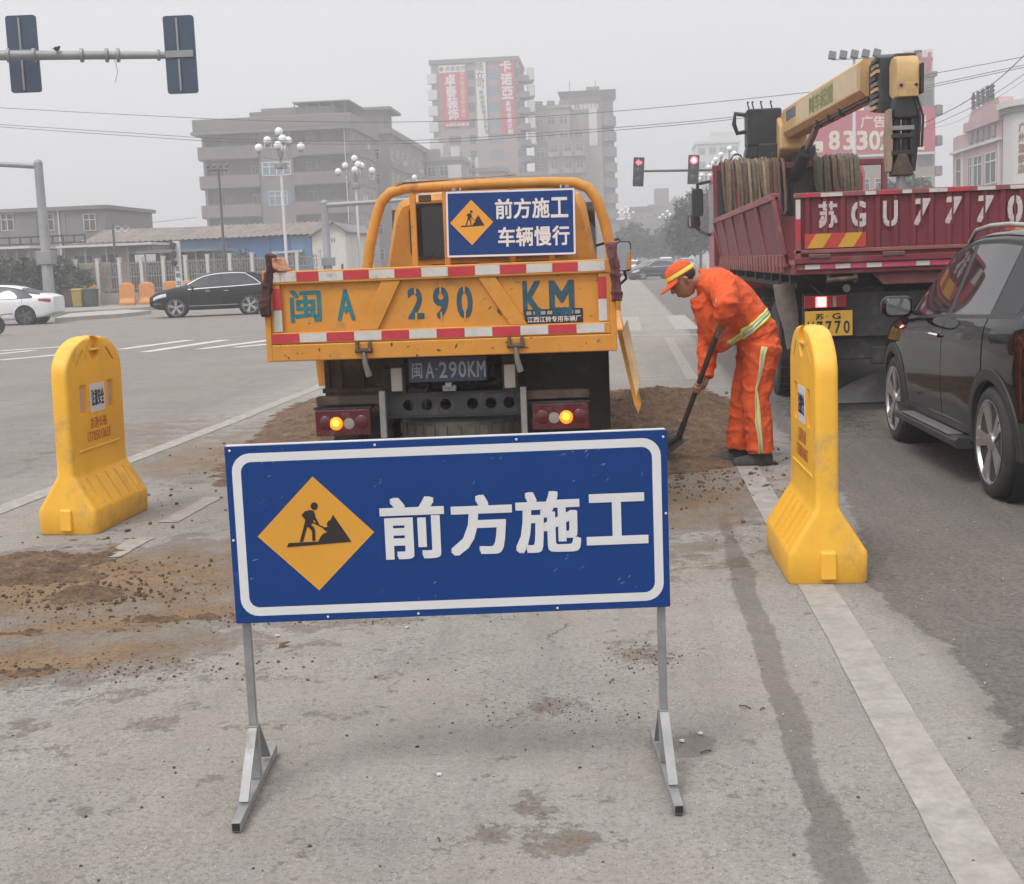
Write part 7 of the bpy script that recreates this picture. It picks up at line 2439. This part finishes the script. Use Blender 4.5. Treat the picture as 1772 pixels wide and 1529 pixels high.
wire('topmost overhead wire crossing above the flats and the red banners', [(-120, 178), (0, 186), (240, 199), (480, 209), (740, 210), (1000, 197), (1250, 175), (1500, 146), (1772, 98), (1900, 72)], (52, 44), .012)
wire('upper of two close overhead wires crossing the five storey block', [(-120, 206), (0, 215), (200, 228), (420, 241), (700, 243), (960, 228), (1260, 203), (1500, 168), (1772, 112), (1900, 84)], (52, 44), .012)
wire('lower of two close overhead wires crossing the five storey block', [(-120, 208), (0, 219), (200, 233), (420, 246), (700, 248), (960, 233), (1260, 207), (1500, 172), (1772, 116), (1900, 88)], (52, 44), .012)
wire('steep overhead wire rising from the billboard to the upper right corner', [(1600, 212), (1660, 182), (1720, 143), (1772, 96), (1830, 40)], (60, 48), .017)
wire('second steep overhead wire beside the pink building', [(1600, 222), (1680, 186), (1740, 150), (1800, 108)], (70, 60), .014)
wire('thin low wire sagging towards the pink building', [(1590, 226), (1660, 208), (1740, 160), (1800, 120)], (80, 66), .010)
wire('thin wire running from the grey house to the five storey block', [(150, 392), (240, 387), (340, 376)], (90, 110), .02)


# ---- greenery
LEAF = [mat('leaf_dark', (.030, .045, .024), .7, var=.4, vs=.9), mat('leaf_mid', (.045, .065, .030), .7, var=.4, vs=.9), mat('leaf_light', (.085, .115, .05), .7, var=.35, vs=.9), mat('leaf_dry', (.10, .095, .06), .8, var=.35, vs=.9)]
BARK = mat('bark', (.09, .07, .055), .9, var=.3, vs=6)


def foliage(mb, c, rad, n, ls, rnd, hollow=.35):
    for _ in range(n):
        while True:
            p = Vector((rnd.uniform(-1, 1), rnd.uniform(-1, 1), rnd.uniform(-1, 1)))
            if hollow < p.length < 1 + .25 * noise.noise(p * 2.3 + Vector(c)): break
        q = Vector((p.x * rad[0], p.y * rad[1], p.z * rad[2])) + Vector(c)
        d = Vector((rnd.gauss(0, 1), rnd.gauss(0, 1), rnd.gauss(0, .7))).normalized()
        e = d.cross(Vector((rnd.gauss(0, 1), rnd.gauss(0, 1), rnd.gauss(0, 1)))).normalized()
        l_ = ls * rnd.uniform(.6, 1.4)
        mb.add([q - d * l_, q + e * l_ * .45, q + d * l_, q - e * l_ * .45], [(0, 1, 2, 3)])


def plant(name, label, x, y, base, crowns, ls, dens, mats, trunk=.12, seed=0, cat='tree', group=None):
    rnd = random.Random(seed)
    t = thing(name, (x, y, base), label=label, cat=cat, group=group)
    top = max(c[2] for c in crowns)
    if trunk:
        MB().tube([(0, 0, 0), (.05, 0, top * .4), (0, .05, top * .8)], [trunk, trunk * .8, trunk * .4], 8).build('trunk', BARK, t, smooth=60)
        for c in crowns:
            MB().tube([(0, 0, top * .35), (c[0] * .5, c[1] * .5, c[2] * .7), (c[0], c[1], c[2])], [trunk * .5, trunk * .35, trunk * .12], 6).build('limb', BARK, t, smooth=60)
    for k, mt in enumerate(mats):
        mb = MB()
        for c in crowns:
            rx, ry, rz = c[3:6]
            foliage(mb, c[:3], (rx, ry, rz), int(dens * rx * rz / len(mats)), ls, rnd)
        mb.build('crown', mt, t)
    return t


def atg(px, Y): return px_x(px, Y)


plant('hedge_bush', 'tall dark climbing bush on the fence at the picture edge', atg(20, 68), 68, .14, [(0, 0, 1.5, 1.5, .6, 1.3), (-2.4, 0, 1.7, 1.6, .6, 1.4), (1.2, .2, 1.7, 1.0, .6, .9)], .17, 620, LEAF[:2], .1, 1, 'bush', 'bushes along the fence')
plant('hedge_bush', 'dark climbing bush just right of the thick grey mast', atg(105, 68), 68.2, .14, [(0, 0, 1.5, .8, .5, 1.25), (.7, 0, 1.1, .7, .5, .9)], .16, 620, LEAF[:2], .08, 2, 'bush', 'bushes along the fence')
plant('round_tree', 'small round pale green tree behind the black SUV', atg(420, 74), 74, .14, [(0, 0, 2.2, .8, .8, .6), (.4, 0, 1.9, .6, .6, .5)], .12, 500, [LEAF[2], LEAF[1]], .06, 3)
pb_ = gp(185, 531)
plant('planter_bush', 'dark bush growing in the brown planter', pb_.x, 66.5, 1.0, [(0, 0, .45, .72, .6, .55), (.2, 0, .75, .5, .5, .4)], .10, 900, LEAF[:2], .06, 4, 'bush')
pl_ = thing('planter', (pb_.x, 66.5, .14), label='brown planter box beside the green bin', cat='planter')
MB().loft([[(x * k, y * k, z) for x, y in rrect(.78, .5, .06)] for k, z in ((.95, 0), (1.0, .82), (1.06, .83), (1.06, .9), (.94, .9), (.93, .8))]).build('box', mat('planter_brown', (.075, .045, .035), .8, var=.2, vs=3), pl_, smooth=30)
for k, (px, Y, w_, lab) in enumerate(((1212, 120, 2.2, 'dark green street tree behind the truck mirrors'), (1190, 160, 2.8, 'hazy street tree far down the road right of the dark car'), (1165, 185, 2.6, 'faint street tree below the far roof house'),
                                      (1098, 170, 2.4, 'faint street tree left of the far lamp'), (1540, 92, 1.3, 'small tree showing above the truck tailgate beside the crane jib'), (1582, 100, 1.5, 'loose tree above the truck tailgate under the billboard'), (1655, 112, 1.6, 'dry bare looking tree by the pink building'))):
    zt = {1212: 7.5, 1190: 7, 1165: 6.5, 1098: 6, 1540: 6.0, 1582: 6.8, 1655: 6.2}[px]
    plant('street_tree', lab, atg(px, Y), Y, .14, [(0, 0, zt * .70, w_, w_, zt * .30), (w_ * .6, .2, zt * .48, w_ * .8, w_ * .7, zt * .26), (-w_ * .6, -.2, zt * .45, w_ * .8, w_ * .7, zt * .26)], .30, 230, LEAF[:2] if px != 1655 else [LEAF[3]], .14, 20 + k, 'tree', 'street trees')

# ---- fence along the left pavement: posts, rails, ornamental panels
CRMF = mat('fence_cream', (.25, .235, .205), .85, var=.15, vs=3)
fx0, fx1, FY = atg(-60, 69), atg(552, 69), 69.0
fz = 2.55
fn = thing('fence', (fx0, FY, .14), label='cream railing fence with white posts along the far left pavement', cat='fence')
MB().box(0, fx1 - fx0, 0, .2, 0, .62).build('plinth', mat('fence_plinth', (.30, .25, .215), .9, var=.2, vs=2), fn)
npost = 17
for i in range(npost):
    x = (fx1 - fx0) * i / (npost - 1)
    MB().box(x - .085, x + .085, -.03, .2, 0, fz - .1).box(x - .11, x + .11, -.05, .22, fz - .099, fz - .04).build('post', PALEW, fn)
for z in (.78, 1.45, 2.15):
    MB().box(0, fx1 - fx0, .06, .12, z, z + .06).build('rail', CRMF, fn)
lt = MB()
x = .2
k = 0
while x < fx1 - fx0 - .1:
    lt.box(x, x + .035, .07, .105, .64, 2.3)
    if k % 2 == 0:
        lt.tube([(x + .14 + .10 * math.cos(R(q)), .088, 1.84 + .22 * math.sin(R(q))) for q in range(0, 361, 45)], .018, 4, caps=False)
    x += .14; k += 1
lt.build('railing_bars', CRMF, fn, kind='stuff')
MB().box(atg(120, 69) - fx0, atg(185, 69) - fx0, .3, .34, .7, 2.3).build('notice_board', mat('notice_beige', (.40, .34, .28), .8, var=.2), fn)

# ---- bins and orange barriers on the pavement
def bin_(label, px, col):
    p = gp(px, 532)
    t = thing('wheelie_bin', (p.x, 65.5, .14), R(8), label=label, cat='bin')
    p_x = px_x(px, 65.5); t.location.x = p_x
    mt = mat('bin_' + label.split()[0], col, .55, var=.15, vs=4)
    MB().loft([[(x * k, y * k, z) for x, y in rrect(.27, .3, .05)] for k, z in ((.82, .05), (1.0, .86))]).build('body', mt, t, smooth=30)
    MB().loft([[(x * k, y * k, z) for x, y in rrect(.29, .33, .05)] for k, z in ((1.0, .865), (1.02, .91), (.8, .96))]).build('lid', mt, t, smooth=30)
    for s_ in (-1, 1): MB().lathe([(.09, -.03), (.09, .03)], 12, (s_ * .22, .27, .09), 'x').build('wheel', BPLAST, t)
    MB().tube([(-.22, .34, .84), (-.22, .40, .86), (.22, .40, .86), (.22, .34, .84)], .016, 6).build('handle', mt, t)
    for q in (-.13, 0, .13): MB().box(q - .012, q + .012, -.287, -.272, .2, .75).build('rib', mt, t)
    return t


bin_('yellow wheelie bin on the far pavement by the white car', 129, (.36, .28, .06))
bin_('green wheelie bin next to the yellow one', 150, (.035, .075, .05))
ORB = mat('orange_barrier_plastic', (.62, .25, .05), .5, var=.12, vs=3)
obm = barrier_mesh().mesh('body', 50)
obm.materials.append(ORB)
first = None
for k, (px, Y, lab) in enumerate(((215, 66.0, 'orange water barrier right beside the brown planter'), (249, 66.3, 'orange water barrier second from the planter'), (292, 68, 'small looking orange barrier behind the pedestrian signal post'), (319, 68.2, 'orange barrier partly behind the pedestrian signal'), (348, 68.3, 'orange barrier peeping over the bonnet of the black SUV'), (150, 67.8, 'orange barrier behind the wheelie bins'))):
    p = px_x(px, Y)
    t = thing('orange_barrier', (p, Y, .14), R(88 + 3 * (k % 3)), label=lab, cat='barrier', group='orange barriers on the far pavement')
    link('body', obm, None, t)
    MB().box(.05, .06, -.25, .25, .5, .56).build('rib', ORB, t)
    MB().box(.052, .058, -.12, .12, .72, .85).build('reflective_strip', PTAPE, t)
# small bottle like white sign behind the fence
sgn = thing('white_notice', (px_x(252, 71.5), 71.5, .14), label='white notice panels above the fence left of the pedestrian signal', cat='sign')
zt = px_z(252, 447, 71.5) - .14
for x in (-.35, .3): MB().box(x - .28, x + .28, -.03, .0, zt - .2, zt + .22).build('panel', WFR, sgn, bevel=.05)
MB().box(-.04, .04, .0, .06, 0, zt + .2).build('post', POLED, sgn)
# ------------------------------------------------------------------ loose soil: heaps, smears and clods
SOIL = bpy.data.materials.new('loose_soil'); SOIL.use_nodes = True
t = SOIL.node_tree; ln = t.links.new; pbs = t.nodes['Principled BSDF']
ps = t.nodes.new('ShaderNodeNewGeometry').outputs['Position']


def _n(sc, det=8, ro=.75):
    n = t.nodes.new('ShaderNodeTexNoise'); n.inputs['Scale'].default_value = sc; n.inputs['Detail'].default_value = det; n.inputs['Roughness'].default_value = ro
    ln(ps, n.inputs['Vector']); return n.outputs['Fac']


cr_ = t.nodes.new('ShaderNodeValToRGB')
e = cr_.color_ramp.elements
e[0].position = .32; e[0].color = (.070, .044, .027, 1)
e[1].position = .70; e[1].color = (.275, .18, .105, 1)
k_ = e.new(.5); k_.color = (.165, .105, .062, 1)
ln(_n(7), cr_.inputs['Fac'])
mx = t.nodes.new('ShaderNodeMix'); mx.data_type = 'RGBA'; mx.blend_type = 'MULTIPLY'; mx.inputs['Factor'].default_value = .8
c2 = t.nodes.new('ShaderNodeValToRGB'); c2.color_ramp.elements[0].position = .38; c2.color_ramp.elements[0].color = (.45, .42, .4, 1); c2.color_ramp.elements[1].position = .6; c2.color_ramp.elements[1].color = (1.25, 1.2, 1.15, 1)
ln(_n(48, 5), c2.inputs['Fac']); ln(cr_.outputs[0], mx.inputs['A']); ln(c2.outputs[0], mx.inputs['B'])
ln(mx.outputs['Result'], pbs.inputs['Base Color']); pbs.inputs['Roughness'].default_value = .95
bmp = t.nodes.new('ShaderNodeBump'); bmp.inputs['Strength'].default_value = .9; bmp.inputs['Distance'].default_value = .02
ln(_n(60, 6), bmp.inputs['Height']); ln(bmp.outputs[0], pbs.inputs['Normal'])


def heap(name, label, x0, x1, y0, y1, st, hfun, thr=.006, rgh=.016):
    """soil sheet: only where hfun (height in metres before roughness) is above the road"""
    xs, ys = np.arange(x0, x1, st), np.arange(y0, y1, st)
    H = np.full((len(ys), len(xs)), -1.0)
    for j, y in enumerate(ys):
        for i, x in enumerate(xs):
            b = hfun(x, y)
            if b > -.03:
                r_ = .6 * noise.noise((x * 4, y * 7, 2.0)) + .7 * noise.noise((x * 11, y * 15, 6.0)) + .8 * abs(noise.noise((x * 27, y * 30, 9.0))) - .15
                H[j, i] = b + (rgh + .22 * max(b, 0)) * r_
    vs, idx, fs = [], {}, []

    def vid(j, i):
        if (j, i) not in idx:
            idx[(j, i)] = len(vs)
            h_ = H[j, i]
            vs.append((xs[i], ys[j], ground_z(xs[i], ys[j]) + max(h_, -.012)))
        return idx[(j, i)]
    for j in range(len(ys) - 1):
        for i in range(len(xs) - 1):
            if max(H[j, i], H[j + 1, i], H[j, i + 1], H[j + 1, i + 1]) > thr:
                fs.append((vid(j, i), vid(j, i + 1), vid(j + 1, i + 1), vid(j + 1, i)))
    return MB().add(vs, fs).build(name, SOIL, smooth=180, label=label, kind='stuff')


def g2(x, y, cx, cy, rx, ry): return math.exp(-((x - cx) / rx) ** 2 - ((y - cy) / ry) ** 2)


heap('soil_heap', 'brown soil heap beside the truck where the worker shovels', -.5, 1.35, 8.6, 15.6, .035,
     lambda x, y: .20 * g2(x, y, .05, 12.4, .62, 1.9) + .10 * g2(x, y, .60, 13.2, .42, 1.5) + .09 * g2(x, y, .38, 10.2, .42, .9) + .05 * g2(x, y, .75, 11.5, .3, 1.4) - .022)
heap('soil_heap', 'brown soil spread along the left side of the yellow truck', -4.3, -1.7, 7.4, 17.0, .045,
     lambda x, y: .15 * g2(x, y, -2.5, 12.8, .7, 2.6) + .05 * g2(x, y, -2.55, 10.2, .5, 1.3) + .05 * g2(x, y, -3.2, 14.5, .6, 1.8) - .024)
q1, q2, q3, q4 = P2(40, 1000), P2(150, 1030), P2(60, 970), P2(30, 1160)
heap('mud_patch', 'dark crumbly mud patch in the foreground at the picture edge', -4.3, -1.9, 4.6, 7.4, .022,
     lambda x, y: .055 * g2(x, y, q1[0], q1[1], .35, .13) + .06 * g2(x, y, q2[0], q2[1], .17, .12) + .035 * g2(x, y, q3[0], q3[1], .55, .3) + .024 * g2(x, y, q4[0], q4[1], .35, .07) - .017, .004, .026)
q5 = P2(280, 1072)
heap('mud_trail', 'thin trail of crumbled soil leading to the sign post', -3.6, -1.0, 4.4, 6.2, .022,
     lambda x, y: .026 * g2(x, y, q5[0] + .25, q5[1] + .02, .65, .055) + .022 * g2(x, y, q5[0] - .65, q5[1] - .16, .5, .06) - .017, .004, .024)
# clods, pebbles and litter
rnd = random.Random(12)
cl = MB()
CLV = MB().sphere((0, 0, 0), 1, 6, 4)


def clod(mb, x, y, r_, fl=.7):
    s_ = rnd.uniform(0, 9)
    a = rnd.uniform(0, 6.28)
    ca, sa = math.cos(a), math.sin(a)
    z0 = ground_z(x, y) + r_ * fl * .45
    vs = []
    for v in CLV.v:
        k = 1 + .5 * noise.noise((v[0] * 1.5 + s_, v[1] * 1.5, v[2] * 1.5))
        vs.append((x + r_ * k * (v[0] * ca - v[1] * sa * .7), y + r_ * k * (v[0] * sa + v[1] * ca * .7), z0 + r_ * fl * k * v[2]))
    mb.add(vs, CLV.f)


def scatter(cx, cy, sx_, sy_, n, r0, r1):
    for _ in range(n):
        x, y = rnd.gauss(cx, sx_), rnd.gauss(cy, sy_)
        clod(cl, x, y, r0 + (r1 - r0) * rnd.random() ** 2.5)


scatter(q1[0], q1[1], .5, .26, 620, .002, .013)
scatter(q2[0], q2[1], .3, .16, 420, .002, .014)
scatter(q4[0] + .3, q4[1], .45, .09, 300, .002, .009)
scatter(q5[0] + .2, q5[1], .6, .07, 360, .002, .008)
scatter(q5[0] - .4, q5[1] + .5, .8, .4, 380, .0015, .006)
scatter(-2.6, 11.0, .6, 1.9, 500, .004, .02)
scatter(.40, 11.3, .42, 1.4, 700, .005, .024)
scatter(.45, 8.7, .35, .45, 420, .003, .014)
scatter(*P2(1110, 1130), .09, .14, 140, .002, .006)
scatter(*P2(980, 1225), .2, .1, 120, .002, .005)
scatter(-1.0, 3.6, 1.3, .8, 130, .002, .007)
cl.build('soil_clods', SOIL, smooth=60, kind='stuff', label='scattered clods and crumbs of brown soil')
pb2 = MB()
cl, keep = pb2, cl
scatter(-.4, 4.2, 1.6, 1.5, 420, .002, .006)
scatter(1.2, 4.5, .6, 1.6, 320, .002, .007)
pb2.build('grit', mat('pale_grit', (.36, .34, .31), .85, var=.4, vs=30), smooth=60, kind='stuff', label='pale grit scattered on the road')
lit = MB()
for px, py, s_ in ((480, 1100, .012), (705, 1085, .012), (1180, 1280, .011), (1187, 768, .02), (1300, 940, .010), (760, 1340, .008), (1212, 1268, .009)):
    p = gp(px, py)
    lit.obox((p.x, p.y, ground_z(p.x, p.y) + .006), (s_ * 1.6, s_, .006), (rnd.uniform(-.3, .3), .2, rnd.uniform(0, 3)))
lit.build('litter', WHITE, kind='stuff', label='tiny white scraps of litter on the road')
tw_ = MB()
for px, py in ((1290, 1222), (1320, 1226), (1222, 1298), (1060, 1178), (760, 1452)):
    p = gp(px, py); a = rnd.uniform(0, 3.1); l_ = rnd.uniform(.010, .028)
    z = ground_z(p.x, p.y) + .004
    tw_.tube([(p.x - l_ * math.cos(a), p.y - l_ * math.sin(a), z), (p.x, p.y, z + .004), (p.x + l_ * math.cos(a + .3), p.y + l_ * math.sin(a + .3), z)], .0025, 5)
tw_.build('twigs', BARK, kind='stuff', label='small broken twigs on the road')
